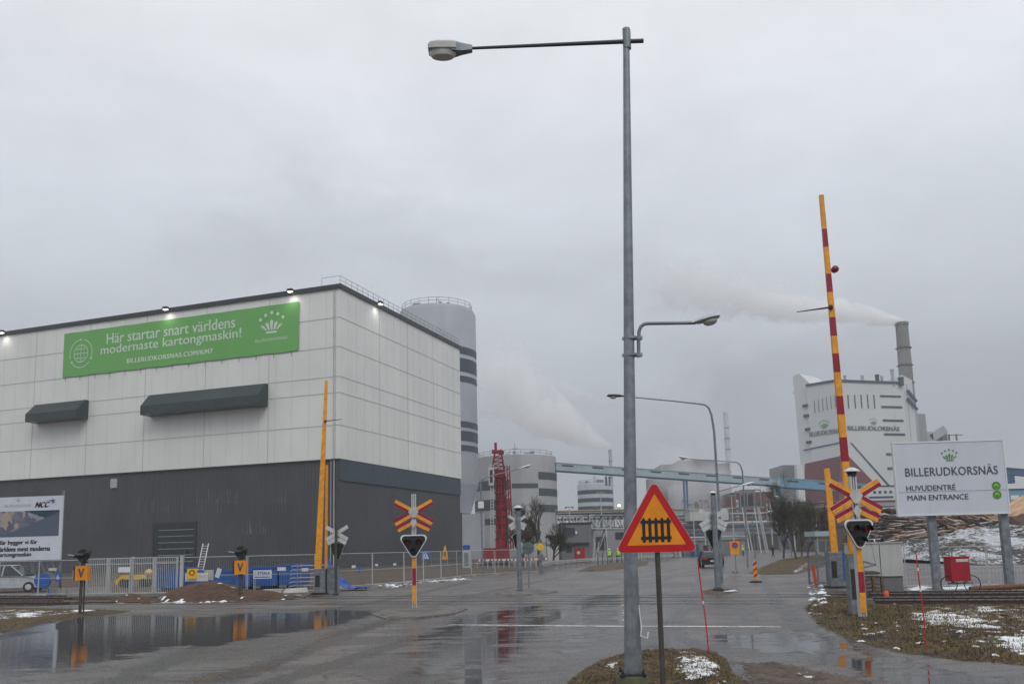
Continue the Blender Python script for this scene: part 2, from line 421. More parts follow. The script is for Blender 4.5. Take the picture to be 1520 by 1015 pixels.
wet = np.maximum.reduce([
    mask([(30, 926), (85, 915), (240, 911), (285, 915), (350, 911), (500, 905), (560, 905), (590, 909), (555, 916), (500, 932), (420, 943), (350, 954), (262, 963), (158, 988), (80, 1001), (40, 1000), (-60, 985), (-200, 960), (-60, 940)], 3.0),
    mask([(-300, 935), (0, 932), (70, 940), (90, 985), (60, 1015), (-100, 1060), (-400, 1060)], 2.)*.85,
    mask([(640, 918), (720, 902), (830, 896), (880, 905), (850, 930), (820, 965), (800, 1015), (700, 1060), (610, 1060), (600, 1000), (560, 975), (620, 940)], 1.8)*.64,
    mask([(835, 890), (900, 882), (980, 884), (990, 905), (940, 930), (900, 975), (850, 985), (800, 1015), (790, 960), (840, 920)], 1.2)*.60,
    mask([(1010, 938), (1200, 935), (1330, 975), (1520, 1005), (1520, 1060), (1360, 1040), (1240, 1000), (1130, 975), (1040, 960)], 1.4)*.66,
    mask([(1090, 993), (1120, 985), (1180, 993), (1215, 1004), (1150, 1008), (1105, 1003)], .3)*1.0,
    mask([(870, 885), (910, 882), (925, 886), (900, 890)], .5), mask([(1140, 955), (1175, 957), (1190, 962), (1150, 962)], .4)*.8])
snow = np.maximum.reduce([
    mask([(1345, 912), (1400, 910), (1475, 923), (1498, 938), (1430, 940), (1375, 932), (1340, 923)], .9)*.80,
    mask([(1468, 952), (1530, 948), (1600, 960), (1600, 990), (1490, 978)], .7)*.82,
    mask([(1275, 943), (1316, 940), (1310, 948), (1280, 949)], .35)*.85, mask([(1205, 913), (1222, 911), (1220, 916), (1206, 917)], .3)*.85,
    mask([(1440, 905), (1480, 902), (1500, 912), (1450, 915)], .5)*.72, mask([(1320, 925), (1340, 922), (1345, 935), (1322, 940)], .4)*.6,
    mask([(1005, 1005), (1030, 990), (1062, 988), (1078, 998), (1062, 1022), (1010, 1030)], .35)*.72,
    mask([(896, 990), (925, 988), (920, 997), (895, 996)], .2)*.7, mask([(1000, 990), (1018, 987), (1016, 994)], .15)*.7,
    mask([(1020, 988), (1035, 983), (1045, 987), (1030, 995)], .15)*.6,
    mask([(15, 914), (50, 911), (62, 914), (20, 921)], .7)*.8, mask([(100, 908), (135, 906), (150, 909), (110, 911)], .5)*.75,
    mask([(160, 893), (195, 890), (190, 894)], .5), mask([(225, 891), (315, 887), (320, 891), (240, 894)], .6)*.95, mask([(50, 886), (62, 880), (72, 884), (68, 888), (52, 889)], .6),
    mask([(560, 868), (640, 861), (700, 857), (700, 859), (600, 867)], .7)*.6, mask([(345, 884), (370, 882), (372, 886)], .6)*.7,
    mask([(1340, 873), (1370, 868), (1395, 872), (1345, 880)], .8)*.8, mask([(1380, 872), (1440, 869), (1470, 872), (1400, 876)], .8)*.8,
    mask([(1205, 872), (1225, 868), (1222, 892), (1208, 890)], .8)*.6, mask([(1225, 885), (1240, 883), (1240, 890)], .5)*.6,
    mask([(1110, 853), (1135, 851), (1130, 856)], 1.)*.7, mask([(1072, 877), (1092, 874), (1096, 877), (1080, 880)], .5)*.85, mask([(1170, 848), (1200, 832), (1208, 834), (1190, 850)], 1.5)*.7,
    mask([(1085, 990), (1120, 1005), (1110, 1012), (1090, 1000)], .3)*.5, mask([(1160, 995), (1200, 1000), (1240, 1012), (1190, 1008)], .3)*.6])
snow = np.maximum.reduce([snow, mask([(1325, 900), (1600, 898), (1700, 1000), (1480, 985), (1400, 968), (1330, 940)], 2.)*.51, mask([(990, 975), (1060, 974), (1090, 1000), (1110, 1050), (980, 1050)], .6)*.53, mask([(880, 985), (935, 980), (930, 1000), (885, 1000)], .4)*.5, mask([(-100, 905), (60, 906), (160, 909), (50, 918), (-100, 935)], 1.)*.5, mask([(200, 889), (470, 880), (470, 886), (240, 896)], .8)*.5])
def trail(pts, w_):
    g_ = [G(*q) for q in pts]; dm = np.full(len(gx), 1e9)
    for p0, p1 in zip(g_[:-1], g_[1:]):
        L2 = (p1.x-p0.x)**2+(p1.y-p0.y)**2; tt = np.clip(((gx-p0.x)*(p1.x-p0.x)+(gy-p0.y)*(p1.y-p0.y))/L2, 0, 1); dm = np.minimum(dm, np.hypot(gx-p0.x-tt*(p1.x-p0.x), gy-p0.y-tt*(p1.y-p0.y)))
    return np.clip(1-dm/w_, 0, 1)
rut = np.maximum.reduce([trail(p_, w_) for p_, w_ in (([(1015, 842), (930, 862), (850, 885), (640, 940), (350, 1030)], .45), ([(1022, 848), (950, 872), (880, 895), (720, 950), (560, 1030)], .45), ([(1040, 850), (1032, 880), (990, 935), (955, 985)], .35),
    ([(700, 862), (600, 885), (450, 912), (300, 960), (100, 1040)], .5), ([(860, 850), (700, 884), (560, 925), (330, 1010)], .5), ([(1085, 850), (1090, 880), (1120, 930), (1260, 985), (1450, 1040)], .35), ([(1130, 850), (1150, 890), (1190, 935), (1340, 985), (1560, 1030)], .35),
    ([(1000, 925), (1010, 945), (1060, 975), (1080, 990)], .3), ([(480, 897), (700, 890), (1000, 888), (1200, 886)], .5), ([(400, 905), (650, 898), (900, 896), (1200, 899)], .4))])
mound = mask(MOUND, 1.4)
near = np.clip(1-R_.ravel()/70., 0, 1)
gz = mound**1.2*.13 + mask(VERGE_R, 2.2)*.10*near + mask(VERGE_L, 2.)*.06
gz += grass*(fb(gx, gy, 3.2, 5, 11)-.5)*.16*np.clip(near*1.3, 0, 1) + np.minimum(dirt, 1)*(fb(gx, gy, 2.4, 4, 23)-.5)*.13*near
gz += np.clip(isl*2-.3, 0, 1)*.11
gz += mask(BANK, 4)*.5 + np.where(snow > .5, .02, 0)
bed = np.maximum(mask(BED_L, 1.2), mask(BED_R, 1.2)); gz = gz*(1-bed)+bed*(-.03+(fb(gx, gy, 5., 4, 29)-.5)*.07*near)
me = bpy.data.meshes.new('ground')
verts = np.stack([gx, gy, gz], 1)
vl = np.concatenate([verts, [[0, 0, 0]]])
me.vertices.add(len(vl)); me.vertices.foreach_set('co', vl.ravel())
i, j = np.meshgrid(np.arange(nr-1), np.arange(na), indexing='ij'); j2 = (j+1) % na
q = np.stack([i*na+j, (i+1)*na+j, (i+1)*na+j2, i*na+j2], -1).reshape(-1, 4)
tri = np.stack([np.full(na, len(vl)-1), np.arange(na), (np.arange(na)+1) % na], -1)
nl = q.size+tri.size; me.loops.add(nl); me.loops.foreach_set('vertex_index', np.concatenate([q.ravel(), tri.ravel()]))
me.polygons.add(len(q)+len(tri))
ls = np.concatenate([np.arange(len(q))*4, len(q)*4+np.arange(len(tri))*3]); me.polygons.foreach_set('loop_start', ls)
me.polygons.foreach_set('use_smooth', np.ones(len(q)+len(tri), bool))
me.update(calc_edges=True)
for nm, arr in (('wet', wet), ('grass', grass), ('snow', snow), ('dirt', dirt), ('island', isl), ('rut', rut)):
    at = me.attributes.new(nm, 'FLOAT', 'POINT'); at.data.foreach_set('value', np.concatenate([arr, [0]]).astype(np.float32))
me.validate()
ground = bpy.data.objects.new('ground', me); col.objects.link(ground); struct(ground)
def ground_z(x, y):
    a = math.atan2(x, y); r = math.hypot(x, y)
    ia = int(np.argmin(np.abs(angs-a))); ir = int(np.argmin(np.abs(rs-r))); return float(gz[ir*na+ia])
gm = bpy.data.materials.new('wet asphalt and verge'); t = nt(gm); b = NB(t)
out = b.n('ShaderNodeOutputMaterial'); p = b.n('ShaderNodeBsdfPrincipled'); b.l(p.outputs[0], out.inputs[0])
pos = b.n('ShaderNodeNewGeometry').outputs['Position']
def attr(n): x = b.n('ShaderNodeAttribute'); x.attribute_name = n; return x.outputs['Fac']
big = b.noise(pos, .22, 5, .6, .4); mid = b.noise(pos, 1.6, 6, .65, .3); fine = b.noise(pos, 14, 6, .7); grit = b.noise(pos, 70, 3, .7)
mpn = b.n('ShaderNodeMapping'); mpn.inputs['Scale'].default_value = (.55, 3.2, 1); mpn.inputs['Rotation'].default_value = (0, 0, R(14)); b.l(pos, mpn.inputs['Vector'])
lane = b.noise(mpn.outputs[0], .7, 6, .65, .5)     # tyre-dragged streaks
asp = b.mix(b.rng(big, .38, .62), (.080, .066, .060), (.162, .142, .134))
asp = b.mix(b.math('MULTIPLY', b.rng(lane, .46, .62), .75), asp, (.048, .043, .040))
rt = b.rng(b.math('ADD', attr('rut'), b.math('MULTIPLY', b.math('SUBTRACT', lane, .5), 1.4)), .12, .50); asp = b.mix(b.math('MULTIPLY', rt, .85), asp, (.034, .029, .026))
asp = b.mix(b.math('MULTIPLY', b.rng(grit, .55, .72), .4), asp, (.28, .26, .25))
asp = b.mix(b.math('MULTIPLY', b.rng(fine, .56, .72), .35), asp, (.05, .045, .043))
wa = b.math('ADD', b.math('ADD', attr('wet'), b.math('MULTIPLY', rt, .16)), b.math('ADD', b.math('MULTIPLY', b.math('SUBTRACT', mid, .5), .55), b.math('MULTIPLY', b.math('SUBTRACT', lane, .5), 1.15)))
pud = b.rng(wa, .50, .64)
damp = b.rng(b.math('ADD', b.math('ADD', wa, .10), b.math('MULTIPLY', b.math('ADD', lane, big), .35)), .28, .62)
asp_w = b.mix(b.math('MULTIPLY', damp, .5), asp, (.055, .05, .05))
asp_w = b.mix(pud, asp_w, (.036, .033, .031))
vr = b.n('ShaderNodeTexVoronoi', feature='DISTANCE_TO_EDGE'); vr.inputs['Scale'].default_value = .32; wv = b.n('ShaderNodeVectorMath', operation='ADD'); b.l(pos, wv.inputs[0]); nc = b.n('ShaderNodeTexNoise'); nc.inputs['Scale'].default_value = 1.1; nc.inputs['Detail'].default_value = 6; b.l(pos, nc.inputs['Vector']); b.l(nc.outputs['Color'], wv.inputs[1]); b.l(wv.outputs[0], vr.inputs['Vector'])
crk = b.math('MULTIPLY', b.rng(vr.outputs['Distance'], .004, .012, 1., 0.), b.rng(big, .42, .55)); asp_w = b.mix(b.math('MULTIPLY', crk, .7), asp_w, (.02, .018, .017))
drt = b.mix(b.rng(mid, .35, .65), (.050, .032, .022), (.14, .105, .08)); drt = b.mix(b.rng(fine, .5, .7), drt, (.025, .020, .017))
da = b.math('ADD', attr('dirt'), b.math('MULTIPLY', b.math('SUBTRACT', fine, .5), 1.1)); da = b.math('ADD', da, b.math('MULTIPLY', b.math('SUBTRACT', mid, .5), .8))
df = b.rng(da, .45, .6)
grs = b.mix(b.rng(mid, .35, .6), (.165, .105, .044), (.085, .078, .026)); grs = b.mix(b.rng(fine, .42, .60), grs, (.034, .020, .012))
grs = b.mix(b.rng(b.noise(pos, 4.2, 5, .7), .5, .66), grs, (.055, .026, .015))
mud2 = b.mix(b.rng(mid, .4, .6), (.030, .022, .017), (.075, .05, .034)); grs = b.mix(b.rng(b.noise(pos, .7, 5, .65, .4), .50, .58), grs, mud2)
gf = b.rng(b.math('ADD', attr('grass'), b.math('MULTIPLY', b.math('SUBTRACT', fine, .5), .9)), .42, .58)
sf = b.rng(b.math('ADD', attr('snow'), b.math('ADD', b.math('MULTIPLY', b.math('SUBTRACT', mid, .5), 1.3), b.math('MULTIPLY', b.math('SUBTRACT', fine, .5), .9))), .58, .64)
kerb = b.rng(attr('island'), .15, .3)
c = b.mix(kerb, asp_w, b.mix(b.rng(mid, .4, .6), (.17, .16, .15), (.11, .10, .095)))
c = b.mix(df, c, drt); c = b.mix(gf, c, grs); c = b.mix(sf, c, (.80, .82, .87))
b.l(c, p.inputs['Base Color'])
cover = b.math('MAXIMUM', b.math('MAXIMUM', df, gf), b.math('MAXIMUM', sf, kerb))
pw = b.math('MULTIPLY', pud, b.math('SUBTRACT', 1., cover))
dw = b.math('MULTIPLY', damp, b.math('SUBTRACT', 1., cover))
ro = b.rng(fine, .3, .7, .36, .60); ro = b.math('SUBTRACT', ro, b.math('MULTIPLY', dw, .22)); ro = b.math('ADD', ro, b.math('MULTIPLY', cover, .3))
ro = b.math('MULTIPLY', ro, b.math('SUBTRACT', 1., b.math('MULTIPLY', pw, .88))); b.l(ro, p.inputs['Roughness'])
p.inputs['IOR'].default_value = 1.35
hh = b.math('ADD', b.math('MULTIPLY', fine, .35), b.math('MULTIPLY', grit, .25))
hh = b.math('MULTIPLY', hh, b.math('SUBTRACT', 1., pw)); hh = b.math('ADD', hh, b.math('MULTIPLY', cover, b.math('MULTIPLY', fine, 1.6)))
bp = b.n('ShaderNodeBump'); bp.inputs['Strength'].default_value = .55; bp.inputs['Distance'].default_value = .03; b.l(hh, bp.inputs['Height'])
rip = b.noise(mpn.outputs[0], 5, 3, .5)
bp2 = b.n('ShaderNodeBump'); bp2.inputs['Distance'].default_value = .004; b.l(rip, bp2.inputs['Height']); b.l(bp.outputs[0], bp2.inputs['Normal'])
b.l(b.math('MULTIPLY', pw, .35), bp2.inputs['Strength'])
b.l(bp2.outputs[0], p.inputs['Normal'])
me.materials.append(gm)
# stop line, worn
lm = bpy.data.materials.new('worn road paint'); t = nt(lm); b = NB(t)
out = b.n('ShaderNodeOutputMaterial'); p = b.n('ShaderNodeBsdfPrincipled'); tr = b.n('ShaderNodeBsdfTransparent'); ms = b.n('ShaderNodeMixShader')
pos = b.n('ShaderNodeNewGeometry').outputs['Position']
p.inputs['Base Color'].default_value = (.60, .59, .58, 1); p.inputs['Roughness'].default_value = .4
f = b.rng(b.math('ADD', b.math('MULTIPLY', b.noise(pos, 9, 6, .7), .6), b.math('MULTIPLY', b.noise(pos, 1.1, 4, .6), .5)), .48, .66, 1., .15)
b.l(f, ms.inputs[0]); b.l(tr.outputs[0], ms.inputs[1]); b.l(p.outputs[0], ms.inputs[2]); b.l(ms.outputs[0], out.inputs[0])
MATS['paint'] = lm
def ground_strip(pts, wd, z, m, name):
    mb = MB(); g = [G(*q) for q in pts]
    for a, c_ in zip(g[:-1], g[1:]):
        n = max(1, int((c_-a).length/1.0)); d = (c_-a)/n; nn = Vector((-d.y, d.x, 0)).normalized()*wd/2
        for k in range(n):
            s_ = a+d*k; e_ = a+d*(k+1); mb.add([s_-nn+Z*z, e_-nn+Z*z, e_+nn+Z*z, s_+nn+Z*z], [(0, 1, 2, 3)])
    o = mb.build(name, m); struct(o); return o
ground_strip([(665, 927), (900, 929), (1200, 930)], .30, .006, 'paint', 'road_marking')
ground_strip([(545, 884), (575, 883)], .15, .006, 'paint', 'road_marking')
mat('kerb_stone', (.17, .16, .15), .6, 0, .3, 3, .4)
# kerb stones round the islands
def kerb(poly, h, name):
    mb = MB(); g = [G(*q) for q in poly]; n = len(g)
    cx = sum((q for q in g), Vector())/n
    for i in range(n):
        a, c_ = g[i], g[(i+1) % n]; k = max(1, round((c_-a).length/1.0))
        for s_ in range(k):
            p0 = a.lerp(c_, s_/k); p1 = a.lerp(c_, (s_+.985)/k)
            mb.bar(p0+Z*(h/2-.05), p1+Z*(h/2-.05), .13, h+.1)
    struct(mb.build(name, 'kerb_stone'))
kerb(ISL1, .07, 'kerb'); kerb(ISL2, .06, 'kerb')
# ---------------------------------------------------------------- railway
a0 = G(-60, 896.5); a1 = G(1400, 895); dr = (a1-a0); dr.z = 0; dr.normalize(); nrm = Vector((-dr.y, dr.x, 0))
def track(off, label):
    t = thing('railway_track', label, 'railway track', a1+nrm*off, math.atan2(dr.y, dr.x), 'railway tracks across the road')
    for s in (0, 1.5):
        mb = MB(); x = -75
        while x < 45:
            rd = px(W2G(t, (x+.5, s, 0)))[0]; hi = .125 if (rd > 1290 or rd < 105) else .012
            mb.bx(x, x+1., s-.036, s+.036, hi-.03, hi, 0); mb.bx(x, x+1., s-.016, s+.016, hi-.12, hi-.03, 1); mb.bx(x, x+1., s-.07, s+.07, hi-.15, hi-.12, 1)
            if hi < .05: mb.bx(x, x+1., s+.037, s+.11, -.01, .009, 2); mb.bx(x, x+1., s-.10, s-.037, -.01, .008, 2)
            x += 1.
        mb.build('rail', ['rail_top', 'rail_side', 'rubber'], t)
    mb = MB(); x = -75
    while x < 45:
        rd = px(W2G(t, (x, .75, 0)))[0]
        if rd > 1285 or rd < 110: mb.bx(x, x+.25, -.5, 2., -.12, -.012+random.random()*.012)
        x += .65
    mb.build('sleepers', 'sleeper', t)['kind'] = 'stuff'
    return t
def W2G(root, q): return Vector(root.location)+Matrix.Rotation(root.rotation_euler.z, 3, 'Z') @ Vector(q)
track(0., 'nearer railway track, running in front of the white direction board and across the road')
track(3.9, 'farther railway track, close to the mesh fence and across the road behind the nearer track')
# snow lumps and clods
def lump(mb, c, r, m=0, flat=.5):
    n = 7; vs = []; rr = random.random
    for k, (f, h) in enumerate(((1., 0.), (.85, .55), (.4, .95))):
        for j in range(n):
            a = 2*math.pi*j/n+k*.3; q = r*f*(.7+.6*rr()); vs.append((c[0]+q*math.cos(a), c[1]+q*math.sin(a), c[2]-.02+h*r*flat*(.8+.4*rr())))
    fs = [tuple(2*n+j for j in range(n))]
    for k in range(2):
        for j in range(n): fs.append((k*n+j, k*n+(j+1) % n, (k+1)*n+(j+1) % n, (k+1)*n+j))
    mb.add(vs, fs, m)
def scatter(name, poly, n, r0, r1, mats, label, cat, flat=.5, pm=None):
    mb = MB(); us = [q[0] for q in poly]; vs = [q[1] for q in poly]; k = 0
    def inside(x, y):
        c = False
        for i in range(len(poly)):
            x0, y0 = poly[i]; x1, y1 = poly[i-1]
            if (y0 > y) != (y1 > y) and x < (x1-x0)*(y-y0)/(y1-y0)+x0: c = not c
        return c
    while k < n:
        u = random.uniform(min(us), max(us)); v = random.uniform(min(vs), max(vs))
        if not inside(u, v): continue
        g = G(u, v); r = random.uniform(r0, r1)*random.random()**.5; lump(mb, (g.x, g.y, ground_z(g.x, g.y)), r, random.randrange(len(mats)) if pm is None else pm, flat); k += 1
    stuff(mb.build(name, mats), label, cat)
scatter('snow', [(1200, 868), (1226, 862), (1232, 885), (1222, 905), (1205, 900)], 70, .05, .2, ['snow', 'dirty_white'], 'dirty snow lumps along the right road edge by the booth', 'snow')
scatter('snow', [(560, 869), (650, 861), (700, 857), (700, 860), (600, 870), (560, 873)], 90, .05, .22, ['snow', 'dirty_white', 'soil'], 'grey snow crumbs under the mesh fence beside the hall', 'snow')
scatter('snow', [(200, 893), (250, 889), (380, 884), (470, 882), (470, 887), (330, 893), (220, 896)], 60, .05, .28, ['snow', 'soil', 'soil'], 'scattered snow and clods at the foot of the soil heaps', 'snow')
scatter('clods', [(380, 985), (470, 940), (560, 922), (640, 920), (600, 930), (500, 952), (430, 1000), (250, 1040)], 160, .012, .045, ['soil', 'rail_side'], 'small clods of mud on the wet road in front', 'mud')
scatter('clods', [(1085, 975), (1250, 985), (1400, 1015), (1400, 1040), (1100, 1060)], 220, .01, .05, ['soil', 'rail_side', 'soil', 'snow'], 'mud clods right of the grass mound', 'mud')
scatter('clods', [(980, 935), (1030, 925), (1070, 985), (1000, 965)], 40, .01, .03, ['soil', 'rail_side'], 'mud crumbs on asphalt behind the grass mound', 'mud')
scatter('clods', [(1190, 900), (1300, 890), (1520, 900), (1520, 985), (1300, 965), (1215, 935)], 260, .03, .12, ['soil', 'soil', 'rail_side', 'snow'], 'dark clods over the right verge', 'mud')
# grass blades
def blades(name, poly, n, h, label, dens=None):
    mb = MB(); us = [q[0] for q in poly]; vs = [q[1] for q in poly]; ok = 0
    gpts = [G(*q) for q in poly]; X = [q.x for q in gpts]; Y = [q.y for q in gpts]
    while ok < n:
        x = random.uniform(min(X), max(X)); y = random.uniform(min(Y), max(Y)); c = False
        for i in range(len(X)):
            if (Y[i] > y) != (Y[i-1] > y) and x < (X[i-1]-X[i])*(y-Y[i])/(Y[i-1]-Y[i])+X[i]: c = not c
        if not c: continue
        ok += 1
        if random.random() > .2+1.3*max(0, math.sin(x*2.3+math.sin(y*1.7)*2)*math.cos(y*1.9+x)+.35): continue
        zz = ground_z(x, y)-.01; hh = h*random.uniform(.4, 1.2); a = random.random()*6.28; l = random.uniform(.3, 1.3)*hh
        dx, dy = math.cos(a), math.sin(a); wd = .0035*random.uniform(.7, 1.6)*(1+h*5)
        mb.add([(x-dy*wd, y+dx*wd, zz), (x+dy*wd, y-dx*wd, zz), (x+dx*l*.5+dy*wd*.6, y+dy*l*.5-dx*wd*.6, zz+hh*.7), (x+dx*l*.5-dy*wd*.6, y+dy*l*.5+dx*wd*.6, zz+hh*.7), (x+dx*l*1.1, y+dy*l*1.1, zz+hh*.85)], [(0, 1, 2, 3), (3, 2, 4)], random.choice((0, 0, 1, 2)))
    stuff(mb.build(name, ['grass_dry', 'grass_green', 'grass_brown']), label, 'grass')
mat('grass_dry', (.20, .135, .055), .9, 0, .3, 5); mat('grass_green', (.085, .10, .025), .9, 0, .3, 5); mat('grass_brown', (.07, .038, .02), .9, 0, .3, 5)
blades('grass', MOUND, 15000, .05, 'short winter grass on the mound at the lamp post foot')
blades('grass', VERGE_R, 34000, .09, 'dry yellow grass on the right verge in front of the rails')
blades('grass', VERGE_L, 7000, .09, 'dry grass on the left verge by the puddle')
blades('grass', VERGE_F, 4000, .12, 'yellow green grass on the far right verge under the trees')
# ---------------------------------------------------------------- the big hall
hc = GU(504, 640, 120.0)                       # foot of its near corner
hrz = R(-20)
hall = thing('factory_hall', 'huge hall with pale panel cladding over a dark grey base, left of the road', 'factory hall', hc, hrz)
ux = Vector((math.cos(hrz), math.sin(hrz), 0)); uy = Vector((-math.sin(hrz), math.cos(hrz), 0))
def fA(u, v):  # front face (local y=0) -> local x,z
    q = W2L(hall, onplane(u, v, hc, uy)); return q.x, q.z
def fB(u, v):
    q = W2L(hall, onplane(u, v, hc, ux)); return q.y, q.z
H = fA(504, 424)[1]; ZB = fA(503, 680)[1]; W = fB(682, 514)[0]; LN = 125.0
mb = MB(); mb.bx(-LN, 0, 0, W, ZB, H-.4, 0); mb.build('upper_wall', 'cladding', hall)
mb = MB(); mb.bx(-LN, -.25, .25, W-.25, -1.5, ZB, 0); mb.build('lower_wall', 'dark_clad', hall)
mb = MB(); zt = fB(504, 712)[1]; mb.bx(-.25, -.06, .3, W-.3, zt, ZB-.02, 0); mb.build('teal_band', 'teal', hall)
mb = MB(); mb.bx(-LN-.2, .25, -.25, W+.2, H-.4, H+.25, 0); mb.bx(-LN, -.1, -.02, .0, ZB-.15, ZB, 0); mb.build('roof_edge', 'fascia', hall)
mb = MB()
zs = [fA(504, v)[1] for v in (470.5, 514, 558, 582, 630)]
for zz in zs: mb.bx(-LN, .03, -.03, .0, zz-.06, zz+.06); mb.bx(.0, .03, 0, W, zz-.06, zz+.06)
for u in (498, 399, 305, 216, 132, 52, -26, -100):
    x = fA(u, 560)[0]; mb.bx(x-.05, x+.05, -.028, 0, ZB, H-.4)
x0 = fA(399, 560)[0]; x1 = fA(305, 560)[0]; st = (x0-x1)/4
for k in range(48):
    x = -.8-st*(k+.5)
    if -x < LN: mb.bx(x-.012, x+.012, -.012, 0, ZB, H-.4)
for u in (563.7, 605.5, 643.6):
    y = fB(u, 600)[0]; mb.bx(0, .03, y-.05, y+.05, ZB, H-.4)
y1 = fB(563.7, 600)[0]/5
for k in range(1, int(W/y1)+1): mb.bx(0, .012, k*y1-.012, k*y1+.012, ZB, H-.4)
mb.build('panel_joints', 'joint', hall)
mb = MB(); y = 0.
while y < W:
    mb.tube([(.0, y, H+.2), (.0, y, H+1.5)], .035, 4); y += 1.6
for zz in (.85, 1.45): mb.tube([(0, 0, H+zz), (0, W, H+zz)], .035, 4)
mb.tube([(0, 0, H+1.45), (-3, 0, H+1.45)], .03, 4); mb.tube([(-3, 0, H+1.45), (-3, 0, H+.2)], .03, 4)
mb.build('roof_railing', 'galv', hall)
mb = MB(); mb.tube([(-.9, -.12, ZB), (-.9, -.12, H-.3)], .07, 6); mb.tube([(-.9, .08, 0), (-.9, .08, ZB), (-.9, -.12, ZB+.3)], .07, 6); mb.tube([(-1.4, .1, 0), (-1.4, .1, ZB-.2)], .05, 6); mb.build('downpipe', 'joint', hall)
# door
xa, zd = fA(228, 779); xb, _ = fA(288, 779)
d_ = MB(); d_.bx(xa, xb, .10, .24, 0, zd); dr_ = d_.build('door', 'door_dark', hall) if mat('door_dark', (.02, .032, .038), .35, .1, .2, 1) else None
f_ = MB(); f_.bx(xa-.3, xa, .05, .35, 0, zd+.3); f_.bx(xb, xb+.3, .05, .35, 0, zd+.3); f_.bx(xa, xb, .05, .35, zd, zd+.3); f_.build('frame', 'fascia', dr_)
l_ = MB()
for k in range(7): l_.bx(xa+.9, xb-.1, .07, .1, .5+k*(zd-.4)/7.-.03, .5+k*(zd-.4)/7.+.03)
l_.build('slat', 'galv_lite', dr_)
# wall vent and streaks of dirt
xv, zv = fA(168, 717); mb = MB(); mb.bx(xv-.6, xv+.6, .05, .25, zv-.7, zv+.7)
for k in (-.2, .2): mb.bx(xv+k-.03, xv+k+.03, .02, .05, zv-.7, zv+.7)
mb.build('wall_vent', 'galv_lite', hall)
mb = MB(); rr = random.Random(5)
for u0, u1, v0, v1, n in ((290, 352, 735, 747, 16), (358, 396, 764, 792, 12), (200, 330, 730, 760, 14), (410, 430, 730, 745, 5)):
    for k in range(n):
        x, zz = fA(rr.uniform(u0, u1), v1); h = rr.uniform(.3, 2.2); mb.bx(x-.03, x+.03, .236, .248, zz, zz+h)
mb.build('chalky_streaks', 'dirty_grey', hall).__setitem__('kind', 'stuff') if mat('dirty_grey', (.16, .16, .165), .8, 0, .3, 1) else None
# canopies
def canopy(u0, u1, v0, v1, label):
    xa, zt = fA(u0, v0); xb, _ = fA(u1, v0); zb = fA(u0, v1)[1]; dp = 2.3
    t = None
    mb = MB(); zt = fA(u1, v0)[1]; zb2 = fA(u1, v1)[1]
    zt, zb = zt, zb2
    hh = zt-zb; pr = [(0, zt), (-.6, zt), (-dp, zb+hh*.42), (-dp, zb+.05), (-dp+.3, zb), (0, zb)]
    mb.add([(xa, y, z_) for y, z_ in pr]+[(xb, y, z_) for y, z_ in pr], [tuple(range(5, -1, -1)), tuple(range(6, 12))]+[(i, (i+1) % 6, 6+(i+1) % 6, 6+i) for i in range(6)])
    n = int((xb-xa)/.45)
    for k in range(n):
        x = xa+(k+.5)*(xb-xa)/n; mb.bar((x, -.6, zt+.02), (x, -dp, zb+hh*.42+.02), .06, .06)
    o = mb.build('canopy', 'canopy', hall); return o
canopy(57, 132, 594, 622, ''); canopy(226, 398, 570, 603, '')
# banner
xa, zt = fA(97, 493); xb, zt2 = fA(445, 451); zb2 = fA(445, 523)[1]; zb1 = fA(96, 558)[1]
bl = (zt+zt2)/2; bb = (zb1+zb2)/2; bw = xb-xa; bh = bl-bb; bc = Vector(((xa+xb)/2, -.16, (bl+bb)/2))
ban = thing('banner', 'long green banner with white lettering, globe and crown high on the pale hall wall', 'banner', W2G(hall, bc), hrz)
mb = MB(); NS = 40
vs = []; fs = []
for i in range(NS+1):
    for zz in (-.5, .5):
        for yy in (0, .02): vs.append((-bw/2+bw*i/NS, yy, zz*bh+.06*math.sin(i*1.3)*(1 if zz < 0 else .3)))
for i in range(NS):
    o_ = i*4; fs += [(o_, o_+4, o_+6, o_+2), (o_+1, o_+3, o_+7, o_+5), (o_, o_+1, o_+5, o_+4), (o_+2, o_+6, o_+7, o_+3)]
fs += [(0, 2, 3, 1), (NS*4, NS*4+1, NS*4+3, NS*4+2)]
mb.add(vs, fs); mb.build('cloth', 'banner', ban)
mb = MB(); bo = lambda fx, fz: Vector((-bw/2+bw*fx, -.03, bh/2-bh*fz))
put_text(mb, 'Här startar snart världens', bo(.475, .245), bw*.55, bh*.235, bold=.015)
mb.build('headline', 'banner_text', ban); mb = MB(); put_text(mb, 'modernaste kartongmaskin!', bo(.475, .515), bw*.60, bh*.26, bold=.015)
mb.build('headline', 'banner_text', ban); mb = MB(); put_text(mb, 'BILLERUDKORSNAS.COM/KM7', bo(.478, .80), bw*.365, bh*.10, bold=.06, space=1.1); mb.build('web_address', 'banner_text', ban); mb = MB()
crown(mb, bo(.895, .58), bw*.095); put_text(mb, 'BILLERUDKORSNÄS', bo(.895, .70), bw*.125, bh*.075)
mb.build('crown_logo', 'banner_text', ban); mb = MB(); c_ = bo(.083, .50); r_ = bh*.205
ring(mb, c_, XA, Z, 0, 0, r_*.93, r_*1.0)
for zz in (-.5, 0, .5):
    hw = r_*math.sqrt(1-zz*zz); mb.fan([(-hw, zz*r_-.05), (hw, zz*r_-.05), (hw, zz*r_+.05), (-hw, zz*r_+.05)], c_, XA, Z)
mb.fan([(-.05, -r_), (.05, -r_), (.05, r_), (-.05, r_)], c_, XA, Z)
ring(mb, c_, XA, Z, 0, 0, r_*.93, r_, sx=.5)
